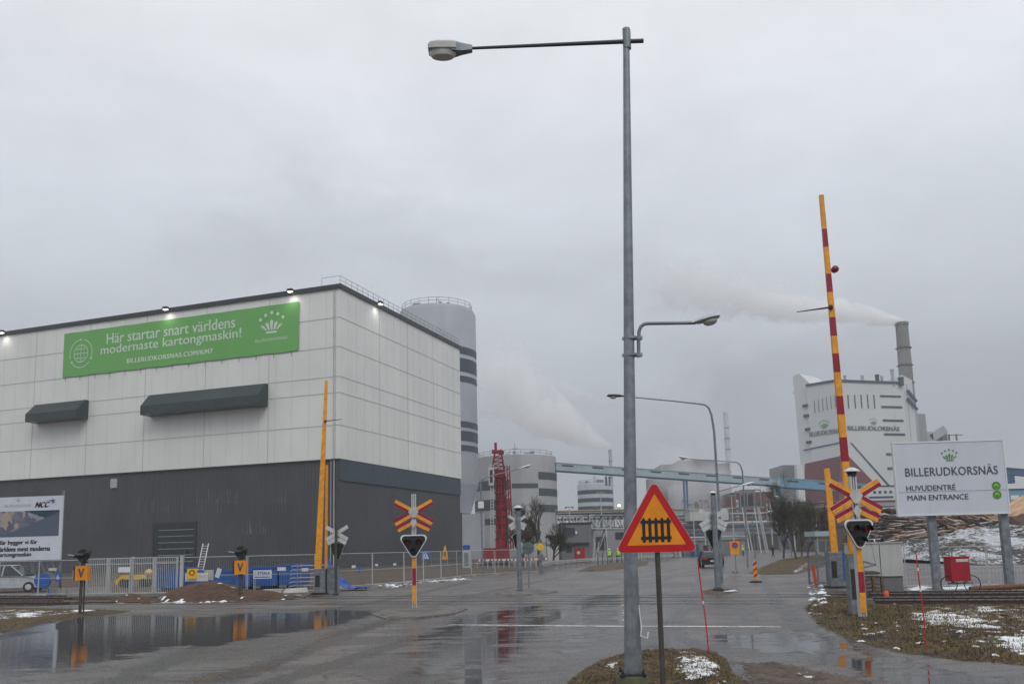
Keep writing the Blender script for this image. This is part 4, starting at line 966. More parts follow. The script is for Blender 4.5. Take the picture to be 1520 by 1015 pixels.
# ---------------------------------------------------------------- V signals
def vsig(label, g, vbox, spx, vl, lean=0.):
    t = thing('v_signal', label, 'track signal', g, 0, 'track signals with an orange V board'); f = lambda v: zat(g, v); k = g.y/F; s = spx*k
    mb = MB(); mb.tube([(-.05, 0, -.05), (-.05, 0, f(vl))], .06, 8); mb.tube([(.05, .05, -.05), (.05, .05, f(vbox))], .03, 6); mb.build('post', 'pole_dark', t, True)
    mb = MB(); mb.box((0, -.02, f(vbox)), (s, .24, s*1.15)); mb.box((-s*.58, .02, f(vbox)), (s*.16, .26, s*1.1), 1); mb.build('board', ['sign_orange', 'dark_metal'], t)
    mb = MB(); put_text(mb, 'V', (0, -.145, f(vbox)), s*.46, s*.7, bold=.06); mb.build('lettering', 'ink', t)
    r = s*.52; c = (0, -.02, f(vl)); mb = MB(); mb.prism(circle(0, 0, r, 24)[::-1], (0, -.05, c[2]), XA, Z, NY, .05); mb.prism([(-r*.45, -r*.9), (r*.45, -r*.9), (r*.38, -r*1.25), (-r*.38, -r*1.25)], (0, -.05, c[2]), XA, Z, NY, .2); mb.build('disc', 'black', t)
    mb = MB(); mb.lathe((0, -.05, c[2]), [(r*.35, 0), (r*.38, .3), (r*.3, .3)], 14, 0, (-.8, -.55, 0)); mb.lathe((r*.3, -.05, c[2]+r*.2), [(r*.3, 0), (r*.34, .25)], 12, 0, (.9, -.4, .2)); mb.build('lamp_hood', 'black', t, True)
    mb = MB(); mb.tube([(-r*.3, -.1, c[2]-.05), (-r*1.9, -.3, c[2]+.02)], .045, 6); mb.build('side_lamp', 'galv', t, True)
    return t
vsig('orange V track signal at the edge of the big puddle, left', at(120.5, 913), 850, 18, 824)
vsig('orange V track signal in front of the blue skip', at(357, 889), 841.5, 17, 819)
# ---------------------------------------------------------------- street lamps
def luminaire(parent, a, d, L, wd, m='galv_lite', open_=True, name='lamp_head'):
    """flat road lantern from a along d"""
    d = Vector(d).normalized(); a = Vector(a); side = d.cross(Z).normalized(); up = side.cross(d).normalized()
    mb = MB(); sec = [(0, .32, .35), (.12, .45, .5), (.3, .75, .85), (.62, 1., 1.), (.9, .88, .85), (1., .5, .35)]; vs = []; n = 8
    for f, ww, hh in sec:
        for k in range(n):
            an = 2*math.pi*k/n; vs.append(a+d*L*f+side*wd/2*ww*math.cos(an)+up*(wd*.22*hh*math.sin(an)*(1. if math.sin(an) > 0 else .5)))
    fs = [(i*n+k, i*n+(k+1) % n, (i+1)*n+(k+1) % n, (i+1)*n+k) for i in range(len(sec)-1) for k in range(n)]
    fs += [tuple(range(n))[::-1], tuple((len(sec)-1)*n+k for k in range(n))]
    mb.add(vs, fs); h = mb.build(name, m, parent, True)
    mb = MB(); c = a+d*L*.66-up*wd*.08; prof = [(wd*.36, 0), (wd*.34, .10*wd), (wd*.22, .2*wd), (.01, .24*wd)]
    mb.lathe(c, prof, 16, 0, -up); mb.build('lens', 'lamp_glass', h, True); return h
# near big lamp post
LY = 12.4
gz0 = .22; b0 = P(938, 998, LY); t = thing('street_lamp', 'tall street lamp in the foreground with a long left arm and a small side lamp', 'street lamp', (b0.x, LY, 0), 0)
tp = W2L(t, P(929.5, 47, LY)); zb_ = W2L(t, b0).z
mb = MB(); ln = lambda f: Vector((0, 0, zb_)).lerp(tp, f)
N = 14; mb.tube([ln(i/N) for i in range(N+1)], [.105-.057*i/N for i in range(N+1)], 20); mb.lathe(tp, [(.058, 0), (.058, .04), (.03, .06)], 16); mb.build('pole', 'galv', t, True)
mb = MB(); mb.box((0, 0, zb_-.012), (.36, .36, .025)); 
for sx in (-.14, .14):
    for sy in (-.14, .14): mb.tube([(sx, sy, zb_-.1), (sx, sy, zb_+.06)], .013, 6); mb.lathe((sx, sy, zb_+.002), [(.024, 0), (.024, .022)], 6)
mb.build('base_plate', 'dark_metal', t)
mb = MB(); mb.lathe((0, 0, zb_-.5), [(.24, 0), (.225, .44), (.205, .475)], 28); mb.build('foundation', 'mossy', t, True) if mat('mossy', (.13, .12, .09), .9, 0, .35, 8, .5, c2=(.12, .13, .06)) else None
f1 = (815-60)
arm0 = W2L(t, P(955, 61, LY)); arm1 = W2L(t, P(700, 72, LY)); mb = MB(); mb.tube([arm0, W2L(t, P(930, 62, LY)), arm1], [.034, .034, .022], 10)
mb.build('arm', 'arm_steel', t, True) if mat('arm_steel', (.06, .068, .085), .5, .3, .2, 6) else None
mb = MB(); cl_ = W2L(t, P(930.5, 62, LY)); mb.lathe(cl_-Z*.12, [(.062, 0), (.062, .30)], 16); mb.build('clamp', 'galv', t, True)
h0 = W2L(t, P(701, 73, LY)); h1 = W2L(t, P(636, 74, LY)); dh = (h1-h0); Lh = dh.length; dh.normalize(); sd_ = dh.cross(Z).normalized(); uh = sd_.cross(dh).normalized()
mb = MB(); 
def bodyring(f, w_, zt, zb): return [h0+dh*Lh*f+sd_*w_*s_+uh*z_ for s_, z_ in ((-1, zb), (-1, zt*.6), (-.75, zt), (.75, zt), (1, zt*.6), (1, zb))]
rings = [bodyring(f, w_, a_, c_) for f, w_, a_, c_ in ((0, .05, .045, -.035), (.25, .07, .075, -.06), (.45, .12, .10, -.075))]
vs = sum(rings, []); n = 6
mb.add(vs, [(i*n+k, i*n+(k+1) % n, (i+1)*n+(k+1) % n, (i+1)*n+k) for i in range(2) for k in range(n)]+[tuple(range(n))[::-1], tuple(2*n+k for k in range(n))])
lh = mb.build('lamp_head', 'galv', t)
rings = [bodyring(f, w_, a_, c_) for f, w_, a_, c_ in ((.36, .12, .075, -.04), (.50, .14, .09, -.045), (.8, .145, .09, -.045), (.95, .13, .08, -.04), (1.0, .11, .04, -.035))]
vs = sum(rings, []); mb = MB(); mb.add(vs, [(i*n+k, i*n+(k+1) % n, (i+1)*n+(k+1) % n, (i+1)*n+k) for i in range(4) for k in range(n)]+[tuple(range(n))[::-1], tuple(4*n+k for k in range(n))]); mb.build('lamp_hood', 'dirty_white', lh)
mb = MB(); c_ = h0+dh*Lh*.67-uh*.042; vs = []; NN = 16
for q, (rr, dz) in enumerate(((1., 0), (.97, .03), (.90, .07), (.80, .09))):
    for k in range(NN):
        an = 2*math.pi*k/NN; vs.append(c_+dh*Lh*.31*rr*math.cos(an)+sd_*.125*rr*math.sin(an)-uh*dz)
mb.add(vs, [(i*NN+k, i*NN+(k+1) % NN, (i+1)*NN+(k+1) % NN, (i+1)*NN+k) for i in range(3) for k in range(NN)]+[tuple(3*NN+k for k in range(NN))]); mb.build('lens', 'lamp_glass', lh, True)
# second small lamp on the same pole
pts = [W2L(t, P(u, v, LY)) for u, v in ((948, 530), (948, 508), (948.5, 492), (951, 485), (956, 481), (962, 480), (1000, 479.5), (1032, 479))]
mb = MB(); mb.tube(pts, .026, 10); mb.build('side_arm', 'galv', t, True)
for v in (502, 527):
    q = W2L(t, P(936, v, LY)); mb = MB(); r_ = .085; mb.lathe((q.x, 0, q.z-.018), [(r_+.012, 0), (r_+.012, .036)], 18); mb.bar((q.x+.05, -.0, q.z), (q.x+.17, 0, q.z), .05, .05); mb.bar((q.x-.12, 0, q.z), (q.x-.08, 0, q.z), .05, .04); mb.build('bracket', 'galv', t, True)
luminaire(t, W2L(t, P(1026, 480, LY)), W2L(t, P(1068, 470, LY))-W2L(t, P(1026, 480, LY)), .42, .30, name='side_lamp')
mb = MB(); mb.bar((.13, .10, 0), (.125, .09, 1.75), .05, .06); mb.bar((.10, .13, .4), (.10, .12, 3.0), .008); mb.build('cable_duct', 'galv', t)
mb = MB(); mb.tube([(.13, .0, 1.2), (.15, -.05, .9), (.13, -.08, .78), (.22, -.1, .75), (.24, -.05, .83)], .008, 5); mb.build('cable', 'white', t, True)
def lamp2(label, g, pts, hd, head_end, r0, r1, m='galv', Lw=.3, grp='curved street lamps along the road'):
    t = thing('street_lamp', label, 'street lamp', (g.x, g.y, 0), 0, grp); q = [Vector((0, 0, 0))]+[W2L(t, P(u, v, g.y)) for u, v in pts]
    mb = MB(); n = len(q); mb.tube(q, [r0+(r1-r0)*i/(n-1) for i in range(n)], 8); mb.build('pole', m, t, True)
    a = W2L(t, P(*hd, g.y)); e = W2L(t, P(*head_end, g.y)); luminaire(t, a, e-a, (e-a).length, Lw, hm); return t
hm = 'galv_lite'
g = GY(1071.5, 46); hm = 'dark_metal'
lamp2('curved street lamp with the longest arm, its dark head just left of the foreground pole', g, [(1068, 760), (1060, 640), (1056, 615), (1052, 605), (1046, 600.5), (1036, 599), (1000, 595), (925, 588)], (928, 588), (901, 587.5), .075, .035, Lw=.5)
hm = 'alu'
g = GY(1110, 75)
lamp2('farther curved street lamp with a pale head, arm ending above the mill in steam', g, [(1108, 790), (1102, 700), (1099, 690), (1094, 686), (1085, 685), (1025, 681)], (1025, 681), (1008, 678), .08, .04, Lw=.6)
g = GY(717, 72)
t = lamp2('slim street lamp with a bare arm reaching across the red rig', g, [(715, 780), (713.5, 720), (715, 712), (720, 709), (745, 702), (772, 695)], (770, 695.5), (789, 690), .08, .035, Lw=.5)
q = W2L(t, P(714, 749, 71.7)); mb = MB(); mb.box(q, (.45, .3, .55)); mb.build('box', 'white', t)
g = GY(1064, 62)
lamp2('street lamp with an upward sloping arm and pale head above the far back-facing signal', g, [(1063, 760), (1061, 735), (1062, 731), (1066, 729), (1100, 720)], (1098, 721), (1119, 716), .07, .035, Lw=.5)
g = GY(1211, 150)
lamp2('slender street lamp behind the bare trees, arm pointing left', g, [(1206, 770), (1203, 747), (1201, 744.5), (1170, 744)], (1174, 743.5), (1160, 742), .09, .05, Lw=.7)
g = GY(1121, 120)
lamp2('small street lamp by the gantry legs with arm to the right', g, [(1118, 790), (1116, 766), (1118, 764), (1137, 761)], (1135, 761), (1147, 758), .08, .05, Lw=.6)
g = GY(1175, 130)
lamp2('street lamp with two-step pole above the dark trees, pale head', g, [(1172, 790), (1168, 741), (1166, 738), (1158, 737.5)], (1159, 737.8), (1147, 736), .08, .05, Lw=.6)
# ---------------------------------------------------------------- warning triangle
g = GY(984, 10.2); ge = ground_z(g.x, g.y) if False else 0.
t = thing('warning_sign', 'large red-bordered orange warning triangle with a black gate symbol, in front of the lamp post', 'warning sign', (g.x, g.y, 0), 0)
tpp = W2L(t, P(972.5, 745, 10.25)); mb = MB(); mb.tube([(0.03, .05, -.3), (tpp.x, .05, tpp.z)], .030, 14); mb.build('post', 'pole_dark', t, True)
def rtri(h, r, n=7):
    s_ = h*2/math.sqrt(3); cs = [(0, h*2/3-r*2, 90), (-s_/2+r*math.sqrt(3), -h/3+r, 210), (s_/2-r*math.sqrt(3), -h/3+r, 330)]; pts = []
    for x, z_, a0 in cs:
        for k in range(n): a = R(a0-60+120*k/(n-1)); pts.append((x+r*math.cos(a), z_+r*math.sin(a)))
    return pts
k = 10.2/F; hT = 117.*k*.8+.0
cc = W2L(t, P(973.5, 783, 10.2)); c = Vector((cc.x, 0, cc.z))
wt = 114*k; rr = .055; Hh = (wt-2*rr+2*rr*math.sqrt(3))*math.sqrt(3)/2
mb = MB(); mb.prism(rtri(Hh, rr), c, XA, Z, NY, .025); mb.build('plate', 'galv_lite', t)
mb = MB(); mb.fan(rtri(Hh*.985, rr*.95), c-NY*.003, XA, Z); mb.build('border', 'sign_red', t)
mb = MB(); mb.fan(rtri(Hh*.70, .006), c-NY*.006, XA, Z); mb.build('face', 'sign_orange', t)
mb = MB(); kk = k; cz = -4.5
o = c+Vector((0, -.009, 0)); fw = 1.0
def rect(x0, x1, z0, z1): mb.fan([(x0*kk, z0*kk), (x1*kk, z0*kk), (x1*kk, z1*kk), (x0*kk, z1*kk)], o, XA, Z)
for i in range(5):
    x = -18+i*9.1; mb.fan([((x-2.3)*kk, -21*kk), ((x+2.3)*kk, -21*kk), ((x+2.3)*kk, 12.5*kk), (x*kk, 15.5*kk), ((x-2.3)*kk, 12.5*kk)], o, XA, Z)
o = o-NY*.002
rect(-22.5, 22.5, 6.5, 11); rect(-22.5, 22.5, -17, -12.5)
mb.build('symbol', 'ink_black', t) if mat('ink_black', (.012, .012, .012), .5, 0, .1, 3) else None
mb = MB(); 
for zz in (-.22, .12): mb.lathe((tpp.x*(c.z+zz)/tpp.z, .05, c.z+zz), [(.037, 0), (.037, .03)], 12); mb.box((tpp.x*(c.z+zz)/tpp.z, .025, c.z+zz+.015), (.12, .02, .03))
mb.build('clamp', 'galv', t)
# ---------------------------------------------------------------- white direction board
g = at(1423, 874); k = g.y/F; brz = R(-4)
t = thing('direction_board', 'large white company direction board on two grey posts, right of the crossing', 'sign board', g, brz)
f = lambda v: zat(g, v)
bw_ = 157*k; zt = f(656.5); zb = f(762)
lean = R(0)
for u0, v0, u1 in ((1373, 872, 1362), (1478, 870, 1465)):
    a = W2L(t, G(u0, v0)); a.z = -.1; e = W2L(t, P(u1-5, 700, g.y+.2)); mb = MB(); mb.bar((a.x, .25, -.1), (a.x+.0, .25, zb+1.2), .30, .26); mb.build('post', 'galv', t)
bcx = W2L(t, P(1410, 709, g.y)).x
mb = MB(); mb.box((bcx, 0, (zt+zb)/2), (bw_, .16, zt-zb)); mb.build('panel', 'sign_white', t)
mb = MB(); mb.box((bcx, 0, zt+.03), (bw_+.1, .2, .06)); mb.box((bcx, 0, zb-.03), (bw_+.1, .2, .06))
for s_ in (-1, 1): mb.box((bcx+s_*(bw_/2+.02), 0, (zt+zb)/2), (.05, .2, zt-zb))
mb.build('frame', 'white', t)
bo = lambda x, z_: Vector((bcx+x*bw_, -.095, (zt+zb)/2+z_*(zt-zb)))
mb = MB()
crown(mb, bo(.005, .235), bw_*.145, 1)
mb.build('crown_logo', ['ink', 'logo_green'], t); mb = MB(); put_text(mb, 'BILLERUDKORSNÄS', bo(.01, .105), bw_*.845, (zt-zb)*.145, 0, space=1.05, bold=.01)
mb.build('lettering', 'ink', t); mb = MB(); put_text(mb, 'HUVUDENTRÉ', bo(-.19, -.125), bw_*.45, (zt-zb)*.095, 0, bold=.016)
mb.build('lettering', 'ink', t); mb = MB(); put_text(mb, 'MAIN ENTRANCE', bo(-.135, -.268), bw_*.555, (zt-zb)*.075, 0, bold=.02)
mb.build('lettering', 'ink', t)
for zz in (-.13, -.255):
    mb = MB(); mb.fan(circle(0, 0, bw_*.040, 24), bo(.405, zz), XA, Z, 1)
    q = bo(.405, zz)-NY*.006; s_ = bw_*.02
    mb.add([q+XA*x*s_+Z*y*s_ for x, y in ((-1, -.5), (0, .5), (1, -.5), (1, .1), (0, 1.1), (-1, .1))], [(0, 1, 4, 5), (1, 2, 3, 4)], 2); mb.build('arrow_disc', ['ink', 'logo_green', 'arrow_green'], t)
mb = MB(); mb.box(bo(0, -.185)+Vector((0, .002, 0)), (bw_*.99, .008, .012)); mb.build('seam', 'silo', t)
# ---------------------------------------------------------------- construction billboard, left
Yb = 60.; g = GY(88, Yb); k = Yb/F; t = thing('construction_billboard', 'white construction billboard with an aerial picture and black text, at the left edge', 'billboard', (g.x, g.y, 0), R(-8))
f = lambda v: zat(g, v); zt, zb = f(735), f(830); xr = 0.; wd_ = 6.6; a = W2L(t, g).x
mb = MB(); mb.box((-wd_/2, 0, (zt+zb)/2), (wd_, .12, zt-zb)); mb.build('panel', 'sign_white', t)
for x in (-.15, -2.2, -4.4, -6.3):
    mb = MB(); mb.bar((x, .2, -.1), (x, .2, zt+.35 if x > -1 else zt), .12); mb.build('post', 'galv', t)
mb = MB()
for x in range(8): mb.bar((-wd_+x*.82, .2, .3), (-wd_+x*.82+.82, .2, zb), .05); mb.bar((-wd_+x*.82+.82, .2, .3), (-wd_+x*.82, .2, zb), .05)
mb.build('truss', 'galv', t)
pm = bpy.data.materials.new('aerial picture'); tt = nt(pm); b = NB(tt); out = b.n('ShaderNodeOutputMaterial'); p = b.n('ShaderNodeBsdfPrincipled'); b.l(p.outputs[0], out.inputs[0])
tcc = b.n('ShaderNodeTexCoord').outputs['Object']; vo = b.n('ShaderNodeTexVoronoi'); vo.inputs['Scale'].default_value = 2.2; b.l(tcc, vo.inputs['Vector']); vo.distance = 'MANHATTAN'
spx = b.n('ShaderNodeSeparateXYZ'); b.l(tcc, spx.inputs[0])
sv = b.n('ShaderNodeSeparateColor'); b.l(vo.outputs['Color'], sv.inputs[0])
c_ = b.mix(b.rng(sv.outputs[0], .3, .7), (.10, .10, .16), (.46, .36, .25)); c_ = b.mix(b.rng(sv.outputs[1], .6, .8), c_, (.30, .30, .40)); c_ = b.mix(b.math('MULTIPLY', b.noise(tcc, 9, 5, .7), .5), c_, (.16, .17, .20))
zrel = b.math('ADD', b.math('SUBTRACT', spx.outputs[2], zb+(zt-zb)*.60), b.math('MULTIPLY', b.math('ADD', spx.outputs[0], 2.6), .33)); c_ = b.mix(b.rng(zrel, .62, .74), c_, (.02, .05, .09))
zr2 = b.math('ADD', b.math('SUBTRACT', spx.outputs[2], zb+(zt-zb)*.55), b.math('MULTIPLY', b.math('ADD', spx.outputs[0], 5.), -.35)); c_ = b.mix(b.rng(zr2, -.75, -.95), c_, (.09, .11, .16))
b.l(c_, p.inputs['Base Color']); MATS['aerial'] = pm
mb = MB(); y_ = -.065; mb.bx(-6.5, -.20, -.07, -.062, zb+(zt-zb)*.37, zb+(zt-zb)*.775); mb.build('picture', 'aerial', t)
mb = MB(); hz = zt-zb; zz = lambda f_: Vector((0, -.07, zb+hz*f_))
def left(s, xl, w_, zc, h_, m, **kw): put_text(mb, s, Vector((xl+w_/2, -.07, zb+hz*zc)), w_, h_, m, **kw)
left('Här bygger vi för', -4.73, 2.98, .275, hz*.085, 0, bold=.06); mb.build('lettering', 'ink_black', t); mb = MB(); left('världens mest moderna', -4.73, 3.95, .18, hz*.075, 0, bold=.07); mb.build('lettering', 'ink_black', t); mb = MB(); left('kartongmaskin', -4.73, 2.55, .085, hz*.085, 0, bold=.06)
mb.build('lettering', 'ink_black', t); mb = MB(); left('NCC', -2.03, 1.05, .865, hz*.085, 0, bold=.10, shear=.3)
star = []
for i in range(10): a_ = R(90+36*i+12); r_ = (.26 if i % 2 == 0 else .07); star.append((r_*math.cos(a_), r_*math.sin(a_)))
mb.fan(star, Vector((-.72, -.072, zb+hz*.915)), XA, Z, 1); mb.fan([(-.6, .06), (0, .02), (0, .09)], Vector((-.72, -.072, zb+hz*.915)), XA, Z, 1)
mb.build('company_logo', ['ink_black', 'ink_blue', 'ink_soft'], t); mb = MB(); left('BILLERUDKORSNÄS', -4.35, 2.0, .865, hz*.05, 2); crown(mb, Vector((-3.35, -.07, zb+hz*.925)), .35, 2)
mb.build('company_logo', ['ink_black', 'ink_blue', 'ink_soft'], t)
# ---------------------------------------------------------------- fences
def fence_panel(L, h, label, cat='fence', grp='temporary mesh fence panels', dens=.12):
    t = thing('mesh_fence_panel', label, cat, (0, 0, 0), 0, grp)
    mb = MB(); r = .021
    for x in (.03, L-.03): mb.tube([(x, 0, .0), (x, 0, h)], r, 5)
    for z_ in (.12, h-.02): mb.tube([(.03, 0, z_), (L-.03, 0, z_)], r*.9, 5)
    mb.tube([(.03, 0, h*.5), (L-.03, 0, h*.5)], .012, 4); mb.build('frame', 'galv_lite', t)
    mb = MB(); x = dens
    while x < L-.05: mb.bar((x, 0, .12), (x, 0, h-.03), .006); x += dens
    for k in range(1, 7): mb.bar((.03, 0, .12+k*(h-.15)/7), (L-.03, 0, .12+k*(h-.15)/7), .006)
    mb.build('mesh', 'galv', t)
    mb = MB(); mb.bx(-.16, .22, -.22, .22, 0, .11); mb.build('foot_block', 'concrete', t)
    return t
def run_fence(proto, L, pts, first, labels, skip=()):
    i = 0; g = [Vector((q.x, q.y, 0)) for q in pts]
    for a, c in zip(g[:-1], g[1:]):
        n = max(1, round((c-a).length/L)); d = (c-a)/n
        for k in range(n):
            p0 = a+d*k; rz = math.atan2(d.y, d.x)+random.uniform(-.012, .012); lab = labels(i)
            s = d.length/L
            o = first if (first is not None and i == 0) else copy_tree(proto)
            o.location = (p0.x, p0.y, 0); o.rotation_euler = (random.uniform(-.02, .02), 0, rz); o.scale = (s, 1, 1); o['label'] = lab; i += 1
pr = fence_panel(3.5, 2.0, 'temporary mesh fence panel')
run_fence(pr, 3.5, [G(-60, 885), G(118, 884)], pr, lambda i: 'galvanised mesh fence panel left of the gates, in front of the parked white van')
run_fence(pr, 3.5, [G(269, 881.5), G(468, 879)], None, lambda i: 'galvanised mesh fence panel in front of the blue skips')
run_fence(pr, 3.5, [G(500, 874), G(600, 866), G(700, 855), G(798, 849)], None, lambda i: 'galvanised mesh fence panel in the row along the road before the hall side')
run_fence(pr, 3.5, [G(640, 840), G(730, 836), G(800, 838)], None, lambda i: 'galvanised mesh fence panel in the rear row at the foot of the red rig')
pr2 = fence_panel(3.0, 1.7, 'x', grp='mesh fence panels by the right track')
run_fence(pr2, 3.0, [G(1345, 873), G(1600, 871)], pr2, lambda i: 'mesh fence panel beside the right track, behind the direction board posts')
def plate(name, label, cat, p, w_, h_, m, txt=None, tm='ink', grp=None, rz=0., tilt=0.):
    t = thing(name, label, cat, p, rz, grp); mb = MB(); mb.box((0, 0, 0), (w_, .02, h_), 0, Matrix.Rotation(tilt, 3, 'Y')); mb.build('plate', m, t)
    if txt:
        mb = MB(); lines = txt if isinstance(txt, list) else [txt]; n = len(lines)
        for i, s in enumerate(lines): put_text(mb, s, (0, -.014, h_*(.5-(i+.5)/n)*.9), min(w_*.85, h_/n*.62*len(s)*.75), h_/n*.6, bold=.03)
        mb.build('lettering', tm, t)
    return t
for i, (u, v, Y, w_, h_, m, lab) in enumerate(((78, 844.5, 50, .45, .15, 'dirty_white', 'small cream notice on the left mesh fence above the blue number sign'), (111, 853, 50, .22, .5, 'dirty_white', 'narrow cream notice on the fence post left of the gates'),
        (310, 853, 48.5, .5, .55, 'dirty_white', 'beige notice board on the fence before the blue skip'), (324, 850, 48.5, .25, .5, 'white', 'tilted white notice on the fence before the blue skip'),
        (418, 844, 48.5, .45, .2, 'white', 'white tag at the fence top right of the lettered blue skip'), (453, 845, 48.5, .35, .18, 'white', 'white tag on the fence just left of the orange barrier'),
        (525, 840.5, 54, .25, .16, 'white', 'white tag on the fence right of the back-facing signal'), (559, 838, 59, .2, .14, 'white', 'white tag on the fence between the blue tag and the striped signal'),
        (586, 837, 61, .2, .14, 'white', 'white tag on the fence just left of the striped signal'))):
    q = P(u, v, Y-.1); plate('fence_notice', lab, 'notice', q, w_, h_, m, grp='small notices on the fences', tilt=(.3 if i == 3 else 0))
q = P(533, 844.5, 55); plate('fence_notice', 'small blue tag on the fence right of the back-facing signal', 'notice', q, .17, .32, 'sign_blue')
q = P(292, 856, 48.3); plate('fence_notice', 'wide white notice behind the yellow warning plate, next to the gates', 'notice', q, 1.25, .45, 'white')
t = plate('warning_plate', 'yellow warning plate on the fence right of the gates', 'warning sign', P(285, 851, 48.1), .55, .55, 'yellow', None)
mb = MB(); ring(mb, (0, -.015, .05), XA, Z, 0, 0, .10, .16); mb.build('symbol', 'red', t)
t = plate('company_sign', 'white company sign with blue lettering on a frame before the blue skip', 'sign', P(389.5, 852, 48.2), 1.0, .46, 'white')
mb = MB(); put_text(mb, 'STENA', (.08, -.014, .05), .68, .18, bold=.05); put_text(mb, 'X', (-.39, -.014, .05), .1, .18); mb.fan([(-.42, -.17), (.42, -.17), (.42, -.12), (-.42, -.12)], (0, -.014, 0), XA, Z); mb.build('lettering', 'ink_blue', t)
mb = MB(); 
for x in (-.48, -.4): mb.tube([(x, .02, -1.05), (x, .02, .2)], .02, 5)
mb.build('stand', 'galv_lite', t)
# ---------------------------------------------------------------- barred gates
gp = thing('barred_gate', 'x', 'gate', (0, 0, 0), 0, 'grey barred gate leaves')
w_ = 1.28; h_ = 1.95
mb = MB()
for x in (.03, w_-.03): mb.box((x, 0, h_/2+.1), (.07, .06, h_))
for z_ in (.14, h_*.88, h_+.07): mb.box((w_/2, 0, z_), (w_-.06, .05, .06))
mb.build('frame', 'galv_lite', gp)
mb = MB(); n = 11
for k in range(n): mb.box((.06+(w_-.12)*(k+.5)/n, 0, h_/2+.1), (.022, .022, h_-.1))
mb.build('bars', 'galv_lite', gp)
A = G(126, 884.5); C_ = G(264, 882.5); d = (C_-A)/4; rz = math.atan2(d.y, d.x); sx = d.length/w_*.97
lbs = ['leftmost barred gate leaf, next to the orange V signal', 'second barred gate leaf from the left, with white notices', 'third barred gate leaf from the left, in front of a yellow machine', 'rightmost barred gate leaf, in front of the first blue skip']
for i in range(4):
    o = gp if i == 0 else copy_tree(gp); p_ = A+d*i; o.location = (p_.x, p_.y, 0); o.rotation_euler = (0, 0, rz); o.scale = (sx, 1, 1); o['label'] = lbs[i]
for i, (u, lab) in enumerate(((196, 'grey gate post in the middle of the barred gates'), (269, 'wide pale gate post at the right end of the barred gates'))):
    g = G(u, 883.3); t = thing('gate_post', lab, 'post', (g.x, g.y-.02, 0), 0, None); mb = MB(); mb.box((0, 0, 1.02), (.16 if i else .1, .14, 2.05)); mb.box((0, 0, 2.07), (.2 if i else .13, .17, .04)); mb.build('shaft', 'galv_lite', t)
for u in (180, 188.5):
    plate('fence_notice', 'white notice on the second gate leaf, '+('left' if u < 185 else 'right')+' one of the pair', 'notice', P(u, 845, G(u, 884).y-.12), .34, .28, 'white')
# ---------------------------------------------------------------- skips, yard things
def skip(label, u0, u1, vb, vt, h, rz=0., dep=2.2, grp='blue open skips behind the fence'):
    a = GY(u0, vb); c = GY(u1, vb); L = (c-a).length; t = thing('blue_skip', label, 'skip', a, math.atan2((c-a).y, (c-a).x)+rz, grp)
    mb = MB(); x = .07; pr_ = [(0, h), (L, h), (L-x, .22), (x, .22)]
    mb.prism(pr_, (0, 0, 0), XA, Z, NY, dep); mb.build('body', 'blue', t)
    mb = MB(); mb.bx(-.05, L+.05, -.06, .06, h-.08, h+.05); mb.bx(-.05, L+.05, dep-.06, dep+.06, h-.08, h+.05); mb.bx(-.05, .05, .06, dep-.06, h-.08, h+.05); mb.bx(L-.05, L+.05, .06, dep-.06, h-.08, h+.05); mb.build('rim', 'blue', t); mb = MB()
    n = int(L/.55)
    for k in range(1, n): mb.box((L*k/n, -.035, h*.55), (.07, .07, h*.75))
    mb.build('ribs', 'blue', t)
    mb = MB(); mb.bx(.4, L-.4, .3, .5, 0, .22); mb.bx(.4, L-.4, dep-.5, dep-.3, 0, .22)
    for s in (.6, L-.6): mb.lathe((s, .2, .13), [(.13, 0), (.13, .25)], 10, 0, (0, 1, 0))
    mb.build('skids', 'dark_metal', t); return t
skip('blue open skip behind the rightmost gate leaf', 226, 272, 53, 0, 1.35)
skip('long blue open skip behind the fence, right of the soil heap', 288, 372, 52, 0, 1.15)
skip('blue open skip behind the white company sign', 374, 412, 52.5, 0, 1.3); skip('blue open skip, end one next to the orange barrier', 413, 449, 52.5, 0, 1.4)
# tubular stack and junk near the barrier
g = GY(455, 50); t = thing('tube_rack', 'rack of bent galvanised tubes between the blue skip and the orange barrier', 'tube rack', (g.x-1, g.y, 0), 0)
for k in range(6):
    mb = MB(); z_ = .25+k*.22; mb.tube([(0, k*.1, z_-.08), (.08, k*.1, z_), (2.6-.1*k, k*.1, z_+.02)], .025, 5); mb.build('tube', 'galv_lite', t)
mb = MB()
for x in (.5, 2.2): mb.bar((x, -.1, 0), (x, -.1, 1.5), .05); mb.bar((x, .7, 0), (x, .7, 1.5), .05)
mb.build('frame', 'galv', t)
g = at(440, 880); t = thing('insulation_board', 'white insulation boards lying on the ground left of the barrier', 'board', (g.x-.7, g.y, .02), R(3)); mb = MB(); mb.prism([(0, 0), (1.3, .02), (1.2, .28), (.1, .24)], (0, 0, 0), XA, Vector((0, .3, .95)), NY, .1); mb.build('sheet', 'dirty_white', t)
mb = MB(); mb.bx(-1.1, -.1, .1, .8, 0, .2); mb.build('sheet', 'galv_lite', t)
# blue tarp
g = at(499, 876); rd = random.Random(4); mb = MB(); n = 12; vs = []
for i in range(n+1):
    for j in range(7):
        f_ = i/n; x = -.5+2.3*f_; y = (j-3)*.25; z_ = (max(0, 1.5*(1-f_*1.6))**1.3*(1-abs(j-3)/4.5)+.06+.13*rd.random()); vs.append((x+rd.uniform(-.06, .06), y, max(.02, z_)))
mb.add(vs, [(i*7+j, (i+1)*7+j, (i+1)*7+j+1, i*7+j+1) for i in range(n) for j in range(6)]); o = mb.build('tarp', 'tarp', None, False); o.location = g; tag(o, 'crumpled blue tarpaulin on the ground behind the back-facing signal', 'tarpaulin')
